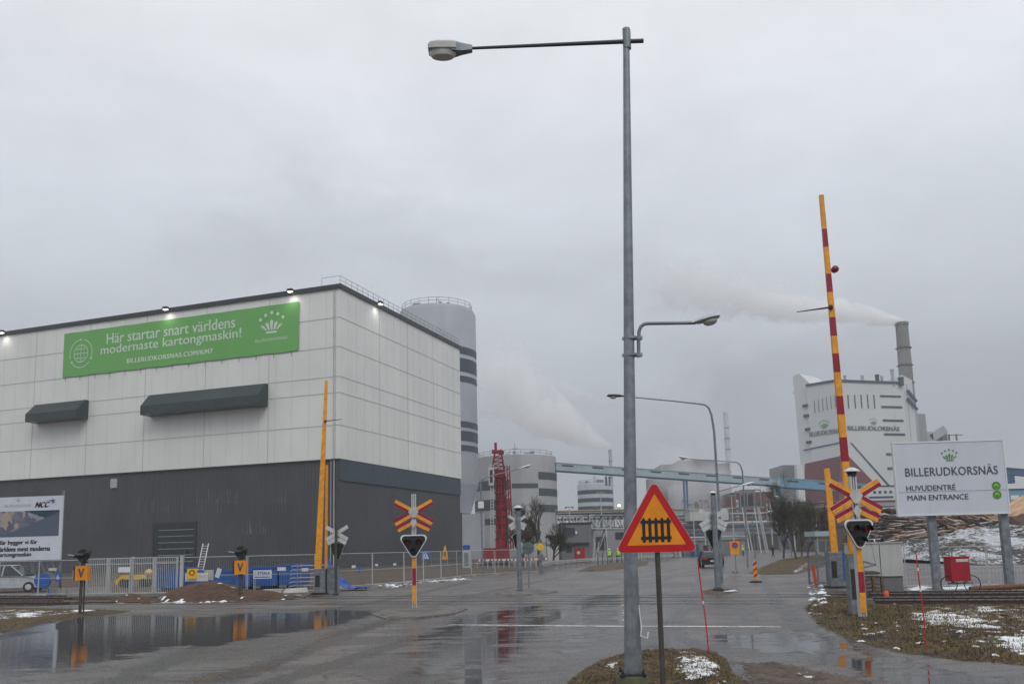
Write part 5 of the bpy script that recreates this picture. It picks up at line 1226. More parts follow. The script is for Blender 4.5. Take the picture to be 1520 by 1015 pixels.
# ladder on the hall wall
xl, zt_ = fA(301, 806); g = GY(296, 100); t = thing('ladder', 'aluminium ladder standing upright near the hall door behind the skips', 'ladder', (g.x, g.y, 0), 0); zt_ = zat(g, 806)
mb = MB()
for s in (-.32, .32): mb.bar((s, 0, 0), (s+.12, 1.5, zt_), .09)
mb.build('stile', 'alu', t); mb = MB(); n = 12
for k in range(1, n): mb.bar((-.32+.12*k/n, 1.5*k/n, zt_*k/n), (.32+.12*k/n, 1.5*k/n, zt_*k/n), .07)
mb.build('rungs', 'alu', t)
# soil heaps
def heap(name, label, cat, u0, u1, vb, vt, mats, dep=.8, seed=1, rough=.34, nseg=40, peak=.5, kind=None, snowf=0.):
    a = G(u0, vb); c = G(u1, vb); w_ = (c-a).length; m_ = (a+c)/2; h = zat(m_+Vector((0, w_*dep*.3, 0)), vt); rd = random.Random(seed); vs = []; fs = []; nj = nseg//2; mi = []
    off = [rd.uniform(-50, 50) for _ in range(2)]
    for i in range(nseg+1):
        for j in range(nj+1):
            x = -1+2*i/nseg; y = -1+2*j/nj; r = math.hypot(x, y); b_ = max(0., 1-r*r); pk = 1-.35*abs(x-(peak*2-1))
            nn = float(fb(np.array([x*w_*.5+off[0]]), np.array([y*w_*dep*.5+off[1]]), 1.1, 5, seed)[0])-.5
            z_ = h*(b_**.8*pk+nn*rough*2*(b_**.5)); vs.append((x*w_/2, y*w_*dep/2+w_*dep*.3, max(-.04, z_-.04)))
    for i in range(nseg):
        for j in range(nj): fs.append((i*(nj+1)+j, (i+1)*(nj+1)+j, (i+1)*(nj+1)+j+1, i*(nj+1)+j+1)); mi.append(1 if rd.random() < snowf else 0)
    mb = MB(); mb.v = vs; mb.f = fs; mb.m = mi; o = mb.build(name, mats, None, True); o.location = (m_.x, m_.y, 0); o.rotation_euler = (0, 0, math.atan2((c-a).y, (c-a).x)); tag(o, label, cat, None, kind); return o
heap('soil_heap', 'largest reddish brown soil heap in front of the fence, right of the gates', 'soil heap', 214, 352, 890, 862, ['soil', 'snow'], seed=3, snowf=.008)
heap('soil_heap', 'low brown soil heap right of the largest one, at the foot of the V signal', 'soil heap', 312, 412, 889, 873, ['soil', 'snow'], seed=5, snowf=.015)
heap('soil_heap', 'small dark soil heap before the second gate leaf', 'soil heap', 150, 212, 892, 880, ['soil', 'snow'], seed=8, snowf=.015)
# blue-white round sign leftover, number sign
g = GY(62, 51); t = thing('hose_reel', 'round blue cable drum cover behind the left fence', 'drum', (g.x, g.y, 0), R(10)); mb = MB(); zc = zat(g, 861); mb.lathe((0, 0, zc), [(.42, 0), (.42, .1)], 24, 0, (0, -1, 0)); mb.lathe((.15, .1, zc), [(.5, 0), (.5, .04)], 24, 1, (0, -1, 0)); mb.bar((-.3, .1, 0), (-.3, .1, zc), .06); mb.bar((.3, .1, 0), (.3, .1, zc), .06); mb.build('disc', ['sign_blue', 'galv'], t)
g = GY(88, 52); t = thing('number_sign', 'small blue sign with a white 6 on a leaning dark stand', 'sign', (g.x, g.y, 0), 0); zc = zat(g, 856)
mb = MB(); mb.box((-.1, 0, zc), (.36, .03, .5)); mb.build('plate', 'sign_blue', t); mb = MB(); put_text(mb, '6', (-.12, -.02, zc), .16, .28, bold=.04); mb.build('lettering', 'white', t); mb = MB(); mb.bar((.12, .04, 0), (-.06, .04, zc), .07); mb.build('stand', 'black', t)
# low concrete barrier pieces behind left fence
g = GY(90, 51.5)
for i in range(3):
    t = thing('concrete_block', 'low concrete block behind the left mesh fence', 'concrete block', (g.x-.5+i*1.25, g.y+.6, 0), 0, 'low concrete blocks in the yard'); mb = MB(); mb.prism([(-.58, 0), (.58, 0), (.52, .38), (-.52, .38)], (0, -.2, 0), XA, Z, NY, .4); mb.build('body', 'concrete', t)
# yellow machine behind gate
g = GY(200, 62); t = thing('plate_compactor', 'yellow machine parked behind the third gate leaf', 'machine', (g.x, g.y, 0), 0)
mb = MB(); mb.bx(-.9, .9, -.3, .5, .55, .85); mb.bar((-.9, 0, .6), (-1.3, 0, .35), .3); mb.build('body', 'yellow', t); mb = MB(); mb.lathe((1.0, -.1, 1.0), [(.01, -.25), (.2, -.18), (.27, 0), (.2, .18), (.01, .25)], 14); mb.build('tank', 'yellow', t, True)
mb = MB()
for x in (-.7, .7): mb.lathe((x, -.35, .3), [(.3, 0), (.3, .9)], 14, 0, (0, 1, 0))
mb.build('wheels', 'rubber', t, True)
# ---------------------------------------------------------------- cars
def car(label, cat, loc, rz, L, W_, Hh, body, hood=True, name='parked_car'):
    t = thing(name, label, cat, loc, rz)
    zs_ = .28
    # side profile x forward
    low = [(-L/2, .45), (-L/2, Hh*.58), (-L*.46, Hh*.62), (L*.22, Hh*.60), (L*.46, Hh*.50), (L/2, Hh*.36), (L/2, .3), (-L/2+.05, .3)]
    mb = MB(); rows = [(-W_/2+.03, .97, .03), (-W_/2, .985, 0.), (W_/2, .985, 0.), (W_/2-.03, .97, .03)]; vs = []; n = len(low)
    for y, s, ins in ((-W_/2+.09, .965, 0), (-W_/2, .99, 0), (W_/2, .99, 0), (W_/2-.09, .965, 0)):
        for x, z_ in low: vs.append((x*s, y, .3+(z_-.3)*(1 if abs(y) < W_/2-.01 else .97)))
    mb.add(vs, [(r*n+i, r*n+(i+1) % n, (r+1)*n+(i+1) % n, (r+1)*n+i) for r in range(3) for i in range(n)]+[tuple(range(n))[::-1], tuple(3*n+i for i in range(n))])
    mb.build('body', body, t, True)
    top = [(-L*.47, Hh*.60), (-L*.40, Hh*.94), (-L*.30, Hh), (L*.02, Hh), (L*.10, Hh*.96), (L*.26, Hh*.60)]
    mb = MB(); vs = []; n = len(top)
    for s in (-1, 1):
        for x, z_ in top: f_ = (z_-Hh*.6)/(Hh*.4); vs.append((x, s*(W_/2-.04-.16*f_), z_))
    mb.add(vs, [(i, n+i, n+i+1, i+1) for i in range(n-1)]+[tuple(range(n)), tuple(range(2*n-1, n-1, -1)), (0, n-1, 2*n-1, n)]); mb.build('windows', 'glass', t)
    mb = MB(); mb.prism([(-L*.41, Hh*.93), (-L*.305, Hh+.015), (L*.03, Hh+.015), (L*.10, Hh*.975), (L*.02, Hh*.975), (-L*.30, Hh*.965)], (0, -W_/2+.19, 0), XA, Z, NY, W_-.38)
    for s in (-1, 1):
        for x0, x1 in ((-L*.44, -L*.38), (-.1, -.02), (L*.24, L*.08)):
            mb.bar((x0, s*(W_/2-.03), Hh*.6), (x1, s*(W_/2-.19), Hh*.97), .07)
    mb.build('roof', body, t)
    for x in (-L*.31, L*.31):
        for s in (-1, 1):
            wh = MB(); wh.lathe((x, s*(W_/2-.22), .33), [(.30, 0), (.33, .04), (.33, .18), (.30, .22)], 18, 0, (0, s, 0)); o = wh.build('wheel', 'rubber', t, True)
            wh = MB(); wh.lathe((x, s*(W_/2-.01), .33), [(.2, 0), (.19, .02), (.06, .03)], 12, 0, (0, s, 0)); wh.build('rim', 'alu', o, True)
    for s in (-1, 1):
        mb = MB(); mb.box((-L/2+.02, s*(W_/2-.22), Hh*.56), (.08, .36, .13)); mb.build('tail_light', 'tail', t)
        mb = MB(); mb.box((L/2-.12, s*(W_/2-.24), Hh*.42), (.16, .34, .12)); mb.build('headlight', 'lamp_glass', t)
    mb = MB(); mb.box((-L/2-.005, 0, Hh*.42), (.02, .5, .11)); mb.build('number_plate', 'white', t)
    mb = MB(); mb.box((-L/2+.02, 0, .38), (.1, W_-.2, .18)); mb.build('bumper', 'rubber', t)
    return t
g = GY(1055, 79); car('dark grey hatchback driving away, partly behind the back-facing crossing signal', 'car', (g.x, g.y, 0), R(84), 4.3, 1.85, 1.45, 'car_dark')
g = GY(12, 58); car('white van parked behind the fence under the billboard', 'van', (g.x, g.y, 0), R(10), 4.9, 1.9, 1.75, 'car_white', name='parked_van')
g = GU(692, 815, 104); t = thing('portable_toilet', 'white cabin with a blue tank on top, at the far end of the hall', 'site cabin', (g.x, g.y, 0), 0); mb = MB(); zt_ = zat(g, 816); mb.bx(-.45, .45, 0, 1.4, 0, zt_); mb.build('cabin', 'dirty_white', t); mb = MB(); z2_ = zat(g, 808); mb.lathe((0, .5, zt_), [(.40, 0), (.42, (z2_-zt_)*.8), (.3, z2_-zt_)], 14); mb.build('tank', 'blue', t, True); mb = MB(); mb.bx(-.25, .25, -.03, 0, .2, zt_-.3); mb.build('door', 'galv', t)
# ---------------------------------------------------------------- small road signs
def post_sign(name, label, cat, g, zc, m='galv', r=.03, ptop=None, lean=0.):
    t = thing(name, label, cat, (g.x, g.y, 0), 0); mb = MB(); mb.tube([(0, .04, -.05), (lean, .04, ptop or zc+.3)], r, 8); mb.build('post', m, t, True); return t
g = GY(632, 62); zc = zat(g, 824); t = post_sign('crossing_place_sign', 'square blue pedestrian crossing sign in front of the hall side', 'road sign', g, zc)
mb = MB(); mb.box((0, 0, zc), (.62, .03, .62)); mb.build('plate', 'sign_blue', t)
mb = MB(); mb.fan([(-.24, -.22), (.24, -.22), (0, .24)], (0, -.02, zc), XA, Z); mb.build('triangle', 'white', t)
mb = MB(); mb.fan(circle(.0, .10, .035, 8), (0, -.024, zc), XA, Z); mb.fan([(-.03, .06), (.03, .06), (.02, -.06), (.10, -.2), (.06, -.2), (0, -.08), (-.08, -.2), (-.11, -.2), (-.03, -.05)], (0, -.024, zc), XA, Z); mb.build('symbol', 'ink_black', t)
g = GY(661, 66); zc = zat(g, 820); t = post_sign('warning_sign', 'narrow orange triangular warning sign turned sideways, in front of the hall side', 'warning sign', g, zc, lean=.05, ptop=zc+.6)
mb = MB(); mb.prism([(-.24, -.5), (.24, -.5), (.06, .5), (-.06, .5)], (0, 0, zc), XA, Z, NY, .03); mb.build('plate', 'orange', t); mb = MB(); mb.fan([(-.06, -.25), (.06, -.25), (.03, .15), (-.03, .15)], (0, -.01, zc), XA, Z); mb.build('symbol', 'ink_black', t)
g = GY(785.5, 47.5); zc = zat(g, 813); t = post_sign('round_sign', 'round road sign seen from behind, right beside the middle back-facing signal', 'road sign', g, zc, r=.035)
mb = MB(); mb.lathe((0, 0, zc), [(.32, 0), (.33, .02), (.33, .035)], 26, 0, (0, -1, 0)); mb.bar((0, -.045, zc-.3), (0, -.045, zc+.3), .05, .03); mb.bar((-.2, -.045, zc+.02), (.2, -.045, zc+.02), .05, .03); mb.build('plate', 'sign_back', t, True) if mat('sign_back', (.12, .16, .16), .5, .2, .15, 4) else None
g = GY(803, 72); zc = zat(g, 811); t = post_sign('round_sign', 'round yellow lamp sign over a grey box, at the end of the guard rail', 'road sign', g, zc, r=.09)
mb = MB(); mb.lathe((0, -.06, zc), [(.30, 0), (.30, .05)], 22, 0, (0, -1, 0)); mb.build('plate', 'yellow', t, True); mb = MB(); mb.prism([(-.35, 0), (.35, 0), (0, .62)], (0, -.0, zc+.1), XA, Z, NY, .03); mb.build('triangle_plate', 'sign_back', t); mb = MB(); mb.box((0, -.05, zc-.85), (.45, .3, .5)); mb.box((0, -.05, .3), (.35, .3, .7)); mb.build('control_box', 'building_grey', t)
g = at(1093, 850); zc = zat(g, 811); k = g.y/F; t = post_sign('parking_sign', 'orange sign with a blue and red no-parking disc, beside the far road', 'road sign', g, zc, r=.035)
mb = MB(); mb.box((0, 0, zat(g, 809)), (.70, .03, .60)); mb.build('plate', 'sign_orange', t); mb = MB(); mb.box((0, 0, zat(g, 819.5)), (.66, .03, .28)); mb.build('sub_plate', 'orange', t)
mb = MB(); mb.fan(circle(0, 0, .19, 20), (0, -.02, zat(g, 809)), XA, Z, 0); ring(mb, (0, -.024, zat(g, 809)), XA, Z, 0, 0, .15, .21, m=1); mb.fan([(-.13, -.11), (-.11, -.13), (.13, .11), (.11, .13)], (0, -.024, zat(g, 809)), XA, Z, 1); mb.build('symbol', ['sign_blue', 'red'], t)
mb = MB(); mb.box((-.12, 0, .08), (.16, .5, .16)); mb.box((.12, 0, .08), (.16, .5, .16)); mb.build('foot', 'concrete', t)
g = at(1122, 864); zt_ = zat(g, 841); t = thing('lane_delineator', 'orange striped lane delineator on a black rubber foot', 'delineator', (g.x, g.y, 0), 0)
mb = MB(); mb.box((0, 0, (zt_+.12)/2+.06), (.20, .04, zt_-.12)); mb.build('panel', 'orange', t); mb = MB()
for k_ in range(3): z_ = .25+k_*.3; mb.prism([(-.10, 0), (.10, .12), (.10, .24), (-.10, .12)], (0, -.024, z_), XA, Z, NY, .003)
mb.build('stripe', 'red', t); mb = MB(); mb.lathe((0, 0, 0), [(.34, 0), (.32, .06), (.1, .1)], 14); mb.build('foot', 'rubber', t)
g = at(1212, 868); tp_ = P(1205.5, 838, g.y); t = thing('lane_delineator', 'leaning fluorescent orange-red marker board by the right road edge', 'delineator', (g.x, g.y, 0), 0); q = W2L(t, tp_)
mb = MB(); mb.bar((0, 0, 0), q, .15, .04, 0, NY); mb.build('panel', 'fluor', t) if mat('fluor', (.75, .11, .03), .5, 0, .15, 6) else None
# red snow poles
def snowpole(label, g, top, bands):
    t = thing('snow_pole', label, 'snow pole', (g.x, g.y, ground_z(g.x, g.y)), 0, 'thin red snow poles'); q = W2L(t, P(*top, g.y)); mb = MB(); N_ = 10; mb.tube([q*(i/N_)+Vector((.012*math.sin(i*.5), 0, 0)) for i in range(N_+1)], .012, 7); mb.build('pole', 'pole_red', t, True) if mat('pole_red', (.55, .008, .02), .4, 0, .1, 5) else None
    for f_ in bands: mb = MB(); mb.tube([q*f_+Vector((.012*math.sin(f_*5), 0, 0)), q*(f_+.035)+Vector((.012*math.sin(f_*5+.17), 0, 0))], .0145, 7); mb.build('reflective_band', 'white', t, True)
snowpole('thin red snow pole right of the warning triangle, at the grass mound', at(1052, 975), (1037, 834), (.54,))
snowpole('thin red snow pole on the right verge in front of the direction board', at(1375, 966), (1361, 822), (.60, .82))
# ---------------------------------------------------------------- relay cabinet and things by the right track
g = at(1312, 880); k = g.y/F; t = thing('relay_cabinet', 'pale grey metal relay hut with darker base, under the left end of the direction board', 'equipment hut', g, R(-3)); zt_ = zat(g, 806); zm = zat(g, 855)
w_ = 62*k; mb = MB(); mb.bx(-w_/2-.05, w_/2, 0, 1.6, zm, zt_); mb.build('upper_body', 'pale_hut', t) if mat('pale_hut', (.46, .46, .45), .5, 0, .08, 2, streak=.25) else None
mb = MB(); mb.bx(-w_/2+.1, w_/2-.04, .06, 1.5, 0, zm); mb.build('base', 'building_grey', t); mb = MB(); mb.bx(-w_/2-.09, w_/2+.04, -.04, 1.64, zt_, zt_+.04); mb.build('roof', 'galv_lite', t)
mb = MB(); mb.bx(-.05, -.03, -.012, 0, zm+.05, zt_-.05); mb.build('door_seam', 'dark_metal', t)
g = at(1299, 884); t = thing('pallet_stack', 'stack of weathered wooden pallets in front of the relay hut', 'pallets', (g.x, g.y, 0), R(4)); mb = MB()
for i in range(5):
    z_ = i*.145; mb.bx(-.38, .38, 0, .8, z_+.11, z_+.135); 
    for x in (-.33, 0, .33): mb.bx(x-.05, x+.05, .0, .1, z_+.0, z_+.11)
    mb.bx(-.38, .38, 0, .1, z_, z_+.02) if False else None
mb.build('boards', 'pallet', t) if mat('pallet', (.15, .10, .06), .9, 0, .4, 5, .4) else None
mb = MB(); mb.lathe((0, .4, .77), [(.42, 0), (.40, .08), (.2, .13)], 12); mb.build('cover', 'bark', t)
g = at(1316, 886); t = thing('orange_canister', 'small bright orange-red can beside the pallets', 'can', (g.x, g.y, 0), 0); mb = MB(); mb.lathe((0, 0, 0), [(.08, 0), (.09, .04), (.08, .18), (.045, .23), (.03, .23)], 12); mb.build('body', 'fluor', t, True)
mb = MB(); mb.lathe((0, 0, .23), [(.025, 0), (.025, .03)], 8); mb.build('cap', 'red', t)
g = at(1256, 860); t = thing('blue_container_box', 'blue grit box behind the post of the striped signal', 'box', (g.x, g.y, 0), 0); mb = MB(); zt_ = zat(g, 818); mb.bx(-.3, .3, 0, .5, .0, zt_-.08); mb.build('body', 'blue', t); mb = MB(); mb.bx(-.33, .33, -.04, .54, zt_-.08, zt_); mb.build('lid', 'sign_blue', t)
g = at(1229, 868); t = thing('steel_cage', 'grey steel mesh cage with a pale roof beside the cycle path', 'cage', (g.x, g.y, 0), R(5)); zt_ = zat(g, 800); mb = MB(); W_ = .95
for x in (-.45, .0, .45):
    for y in (0, 1.): mb.bar((x, y, 0), (x, y, zt_), .07)
for z_ in (.1, 1.1, zt_-.05): mb.bar((-.45, 0, z_), (.45, 0, z_), .06); mb.bar((-.45, 1, z_), (.45, 1, z_), .06); mb.bar((-.45, 0, z_), (-.45, 1, z_), .06)
mb.build('frame', 'galv', t); mb = MB(); x = -.42
while x < .42: mb.bar((x, 0, 0), (x, 0, zt_), .012); x += .07
mb.build('bars', 'galv', t); mb = MB(); mb.bx(-.5, .5, -.1, 1.1, zt_+.15, zt_+.38); mb.build('roof', 'conv_pale', t)
# arm bracket with stay on the signal side
g = GY(1300, 26); t = thing('barrier_bracket', 'grey angled steel bracket sticking out right of the striped signal post', 'bracket', (GY(1283, 24).x, 24.3, 0), 0)
q0 = W2L(t, P(1281, 842, 24.3)); q1 = W2L(t, P(1300, 838, 24.3)); q2 = W2L(t, P(1281, 833, 24.3)); q3 = W2L(t, P(1286, 775, 24.3)); mb = MB(); mb.bar(q0, q1, .05); mb.bar(q2, q1, .05); mb.bar(q3, q1, .012); mb.bar((q0.x-.05, 0, 0), (q0.x-.05, 0, q2.z), .12); mb.build('arms', 'galv', t)
# cargo bike with red box
g = at(1430, 879); k = g.y/F; t = thing('cargo_bicycle', 'red box trailer with two spoked wheels under the direction board', 'cargo bicycle', (g.x, g.y, 0), 0)
zt_ = zat(g, 827); zb_ = zat(g, 862); mb = MB(); mb.bx(-.42, .28, -.1, .45, zb_, zt_); mb.bx(-.44, .30, -.12, .47, zt_, zt_+.04); mb.build('box', 'red', t)
mb = MB(); mb.bx(-.22, .24, -.112, -.104, zt_-.16, zt_-.05); mb.build('label_strip', 'dirty_white', t)
for x in (-.46, .42):
    mb = MB(); mb.tube([(x+.31*math.cos(R(a_)), .1, .31+.31*math.sin(R(a_))) for a_ in range(0, 361, 20)], .018, 5, cap=False); o = mb.build('wheel', 'rubber', t, True)
    mb = MB()
    for a_ in range(0, 180, 30): mb.bar((x-.3*math.cos(R(a_)), .1, .31-.3*math.sin(R(a_))), (x+.3*math.cos(R(a_)), .1, .31+.3*math.sin(R(a_))), .006)
    mb.build('spokes', 'galv', o)
mb = MB(); mb.bar((-.5, .1, .35), (.45, .1, .35), .05); mb.bar((-.3, .1, .35), (-.3, .1, zb_), .04); mb.bar((.2, .1, .35), (.2, .1, zb_), .04); mb.bar((-.38, .05, .3), (-.38, .05, zt_+.45), .03); mb.bar((-.28, .05, .3), (-.28, .05, zt_+.35), .03); mb.build('frame', 'galv', t)
# rusty timber lying by the track
for i, (u0, u1, v, lab) in enumerate(((1440, 1500, 877, 'rust brown timber lying by the track right of the red box'), (1492, 1560, 874, 'rust brown timber at the right edge beside the track'))):
    a = G(u0, v); c = G(u1, v-2); o = MB(); o.tube([(0, 0, .09), Vector((c.x-a.x, c.y-a.y, .12))], [.09, .11], 9); o_ = o.build('timber', 'rust'); o_.location = (a.x, a.y, 0); tag(o_, lab, 'timber')
# ---------------------------------------------------------------- snowy bank, logs, chips
def terrain(name, label, prof, Y, dep, mats, mf, seed, kind='stuff', cat='bank', amp=.5, sc_=.5, step=.55):
    """bank whose crest is the (u,v) profile, depth dep metres behind its foot at Y"""
    us = [p_[0] for p_ in prof]; vs_ = [p_[1] for p_ in prof]; g0 = GY(us[0], Y+dep*.6).x; g1 = GY(us[-1], Y+dep*.6).x; n = int((g1-g0)/step); m_ = int(dep/step)
    V = []; Fs = []; mi = []; rd = random.Random(seed)
    X = np.array([g0+(g1-g0)*i/n for i in range(n+1) for j in range(m_+1)]); YY = np.array([Y+dep*j/m_ for i in range(n+1) for j in range(m_+1)]); nn = fb(X, YY, sc_, 5, seed)-.5
    zt = []
    for i in range(n+1):
        x = g0+(g1-g0)*i/n; u = px((x, Y+dep*.6, 3.))[0]; zt.append(zat((x, Y+dep*.6), float(np.interp(u, us, vs_))))
    for i in range(n+1):
        for j in range(m_+1):
            f_ = j/m_; s = min(1., f_/.6); s = s**.8; s2 = 1. if f_ < .6 else max(0, 1-((f_-.6)/.4)**2*.8); k_ = i*(m_+1)+j
            e = min(1, min(i, n-i)/4.); V.append((X[k_], YY[k_]+nn[k_]*.8, max(-.1, (zt[i]*s*s2+nn[k_]*amp*2*min(1, f_*4))*(.25+.75*e))))
    for i in range(n):
        for j in range(m_): Fs.append((i*(m_+1)+j, (i+1)*(m_+1)+j, (i+1)*(m_+1)+j+1, i*(m_+1)+j+1)); mi.append(mf(rd, i/n, j/m_))
    mb = MB(); mb.v = V; mb.f = Fs; mb.m = mi; o = mb.build(name, mats, None, False); tag(o, label, cat, None, kind); return o
sb = bpy.data.materials.new('snowy bark bank'); tt = nt(sb); b = NB(tt); out = b.n('ShaderNodeOutputMaterial'); p = b.n('ShaderNodeBsdfPrincipled'); b.l(p.outputs[0], out.inputs[0]); pos = b.n('ShaderNodeNewGeometry').outputs['Position']
mpn = b.n('ShaderNodeMapping'); mpn.inputs['Scale'].default_value = (.8, .4, 2.4); mpn.inputs['Rotation'].default_value = (0, R(-18), 0); b.l(pos, mpn.inputs['Vector'])
n_ = b.noise(mpn.outputs[0], 3.1, 7, .78, .9); n2_ = b.noise(pos, .22, 4, .6); f_ = b.rng(b.math('ADD', n_, b.math('MULTIPLY', b.math('SUBTRACT', n2_, .5), .9)), .48, .53)
b.l(b.mix(f_, b.mix(b.rng(b.noise(pos, 3, 4), .4, .6), (.035, .028, .022), (.09, .075, .06)), (.66, .68, .72)), p.inputs['Base Color']); p.inputs['Roughness'].default_value = .9
bp = b.n('ShaderNodeBump'); bp.inputs['Distance'].default_value = .3; b.l(n_, bp.inputs['Height']); b.l(bp.outputs[0], p.inputs['Normal']); MATS['snowbank'] = sb
terrain('snowy_bank', 'snow speckled dark bank behind the right fence', [(1328, 812), (1350, 803), (1395, 799), (1420, 795), (1440, 786), (1465, 788), (1490, 780), (1520, 778), (1640, 770)], 66, 26, ['snowbank'], lambda r, a, c: 0, 31, amp=.55)
terrain('bark_heap', 'dark brown bark heap at the right edge below the chip pile', [(1478, 776), (1495, 768), (1520, 765), (1640, 758)], 94, 18, ['soil'], lambda r, a, c: 0, 17, amp=.5, cat='bark heap')
terrain('chip_pile', 'bright orange-brown wood chip pile at the right edge', [(1470, 782), (1490, 762), (1505, 750), (1520, 742), (1560, 722), (1640, 712)], 112, 40, ['chips'], lambda r, a, c: 0, 19, amp=.25, cat='chip pile')
# log pile: individual logs, a few shapes, copied
def log_mesh(i, m):
    L = 4.6; rd = random.Random(i); mb = MB(); mb.tube([(-L/2, 0, 0), (-L/4, rd.uniform(-.1, .1), rd.uniform(-.08, .08)), (L/4, rd.uniform(-.1, .1), rd.uniform(-.08, .08)), (L/2, 0, 0)], [.16, .15, .13, .11], 7)
    mb.box((0, 0, .14), (L*rd.uniform(.3, .8), .07, .04), 1)
    o = mb.build('log', [m, 'log_snow'], None, True); return o
pl = [log_mesh(i, m) for i, m in enumerate(('log_red', 'log_red', 'log_dark', 'wood_pale', 'log_dark'))]
for o in pl: col.objects.unlink(o)
rd = random.Random(12); cnt = 0
top = lambda u: float(np.interp(u, [1275, 1300, 1340, 1400, 1440, 1478], [782, 757, 752, 752, 758, 775]))
for layer in range(11):
    u = 1284-layer*0
    while u < 1480:
        v0 = 806-layer*5.2
        if v0 > top(u)-1 and not (u > 1405+layer*9 and layer < 4):
            Y = 92+layer*1.3+rd.uniform(-.6, .6); q = P(u+rd.uniform(-6, 6), v0+rd.uniform(-2, 2), Y)
            dark = u < 1322+rd.uniform(-15, 15)
            i = rd.choice((2, 4)) if dark else rd.choice((0, 1, 0, 2, 2, 4, 3)); o = pl[i].copy(); col.objects.link(o); o.location = q
            o.rotation_euler = (rd.uniform(-.5, .5), rd.uniform(-.16, .10)+(.45 if u > 1400 and rd.random() < .5 else 0), rd.uniform(-.5, .5)+(rd.choice((0, 1.2)) if dark else 0)); s = rd.uniform(.7, 1.25); o.scale = (s, rd.uniform(.8, 1.4), rd.uniform(.8, 1.3))
            tag(o, ('dark log in the left part of the tangled log pile' if dark else ('snow dusted reddish log in the tangled pile behind the direction board' if u < 1405 else 'log jutting from the right part of the pile under the direction board')), 'log', 'logs in the tangled pile'); cnt += 1
        u += rd.uniform(11, 17)
for k_ in range(4):
    g = GY(1300+k_*50, 108); 
terrain('log_pile_core', 'dark mass of bark and logs under the tangled log pile', [(1262, 800), (1285, 772), (1300, 764), (1400, 760), (1450, 766), (1475, 780)], 93, 24, ['log_dark', 'log_red'], lambda r, a, c: 1 if r.random() < .25 else 0, 37, amp=.5, cat='log pile')
# ---------------------------------------------------------------- drilling rig
RY = 118.; g = GY(735, RY); t = thing('drilling_rig', 'tall red drilling rig mast with lattice top in front of the striped silos', 'drilling rig', (g.x, g.y, 0), 0); k = RY/F
def rz_(v): return zat(g, v)
def X_(u, v=760): return W2L(t, P(u, v, RY)).x
mb = MB(); mb.tube([(X_(744.5, 820), -.1, .8), (X_(744.5, 790), -.1, rz_(790)), (X_(743), -.1, rz_(740)), (X_(741.5), -.1, rz_(697))], [.95, .85, .75, .62], 6)
for x_, w_, y_ in ((738.5, .22, -.75), (742, .14, -.95), (746, .14, -.95), (749.5, .25, -.7)): mb.bar((X_(x_, 815), y_, 1.), (X_(x_-2, 700), y_+.15, rz_(698)), w_)
for i in range(9): z_ = rz_(800-i*11.5); mb.box((X_(743.5-.25*i), -.5, z_), (1.75-.05*i, 1.0, .12))
mb.build('mast', 'rig_red', t)
mb = MB()
for x_, s_ in ((751.5, .35), (753.5, .5), (740, .2)): mb.tube([(X_(x_-s_*6*f_+1.2*math.sin(f_*9+x_)), -1.0, rz_(812-105*f_)) for f_ in [q_/12 for q_ in range(13)]], .05, 4)
mb.build('hoses', 'black', t)
mb = MB(); n = 14
for s in (-.8, .7):
    for uu in ((731.5, 736), (751, 745)): mb.bar((X_(uu[0], 780), s, 1 if False else rz_(705)), (X_(uu[1]-1, 680), s*.5, rz_(668)), .16)
for i in range(6):
    z0 = rz_(705)+(rz_(668)-rz_(705))*i/6; z1 = rz_(705)+(rz_(668)-rz_(705))*(i+1)/6
    xa_ = X_(732)+(X_(736, 680)-X_(732))*i/6; xb_ = X_(750)+(X_(744, 680)-X_(750))*i/6; mb.bar((xa_, -.8, z0), (xb_, -.8, z1), .12); mb.bar((xa_, -.8, z0), (xb_, -.8, z0), .12)
mb.bar((X_(736, 670), 0, rz_(668)), (X_(735.5, 658), 0, rz_(657)), .35); mb.bar((X_(730, 670), 0, rz_(670)), (X_(748, 670), 0, rz_(672)), .5); mb.build('lattice_top', 'rig_red', t)
mb = MB()
for uu in (755, 758.5, 762): mb.bar((X_(uu, 820), -.3, rz_(815)), (X_(uu-6, 690), -.3, rz_(692)), .18)
for i in range(14):
    f_ = i/14; mb.bar((X_(755-6*f_), -.3, rz_(815-120*f_)), (X_(762-6*f_), -.3, rz_(808-120*f_)), .12)
mb.build('leader', 'rig_red', t)
mb = MB()
for uu in (729, 733): mb.bar((X_(uu, 820), -1.1, rz_(820)), (X_(uu-.5, 690), -1.1, rz_(690)), .09)
z_ = rz_(820)
while z_ < rz_(690): mb.bar((X_(729), -1.1, z_), (X_(733), -1.1, z_), .07); z_ += .4
mb.build('ladder', 'galv_lite', t)
mb = MB(); mb.box((X_(729.5, 708), -1.2, rz_(708)), (.7, .5, 2.4)); mb.build('box', 'dirty_white', t); mb = MB(); mb.box((X_(729.5, 705), -1.47, rz_(713)), (.4, .04, .8)); mb.box((X_(729.5, 700), -1.47, rz_(703)), (.4, .04, .8)); mb.build('box_window', 'window_dark', t)
mb = MB(); mb.bx(X_(716, 815), X_(756, 815), -1.2, 2.5, .7, rz_(813)); mb.bx(X_(735), X_(748), -1, 2, 0, rz_(800)); mb.build('carriage', 'rig_red', t)
for s in (-1.6, 2.2): mb = MB(); mb.prism([(X_(718, 820), .2), (X_(720, 820), 0), (X_(755, 820), 0), (X_(757, 820), .2), (X_(757, 820), .8), (X_(718, 820), .8)], (0, s, 0), XA, Z, NY, .7); mb.build('crawler_track', 'rubber', t)
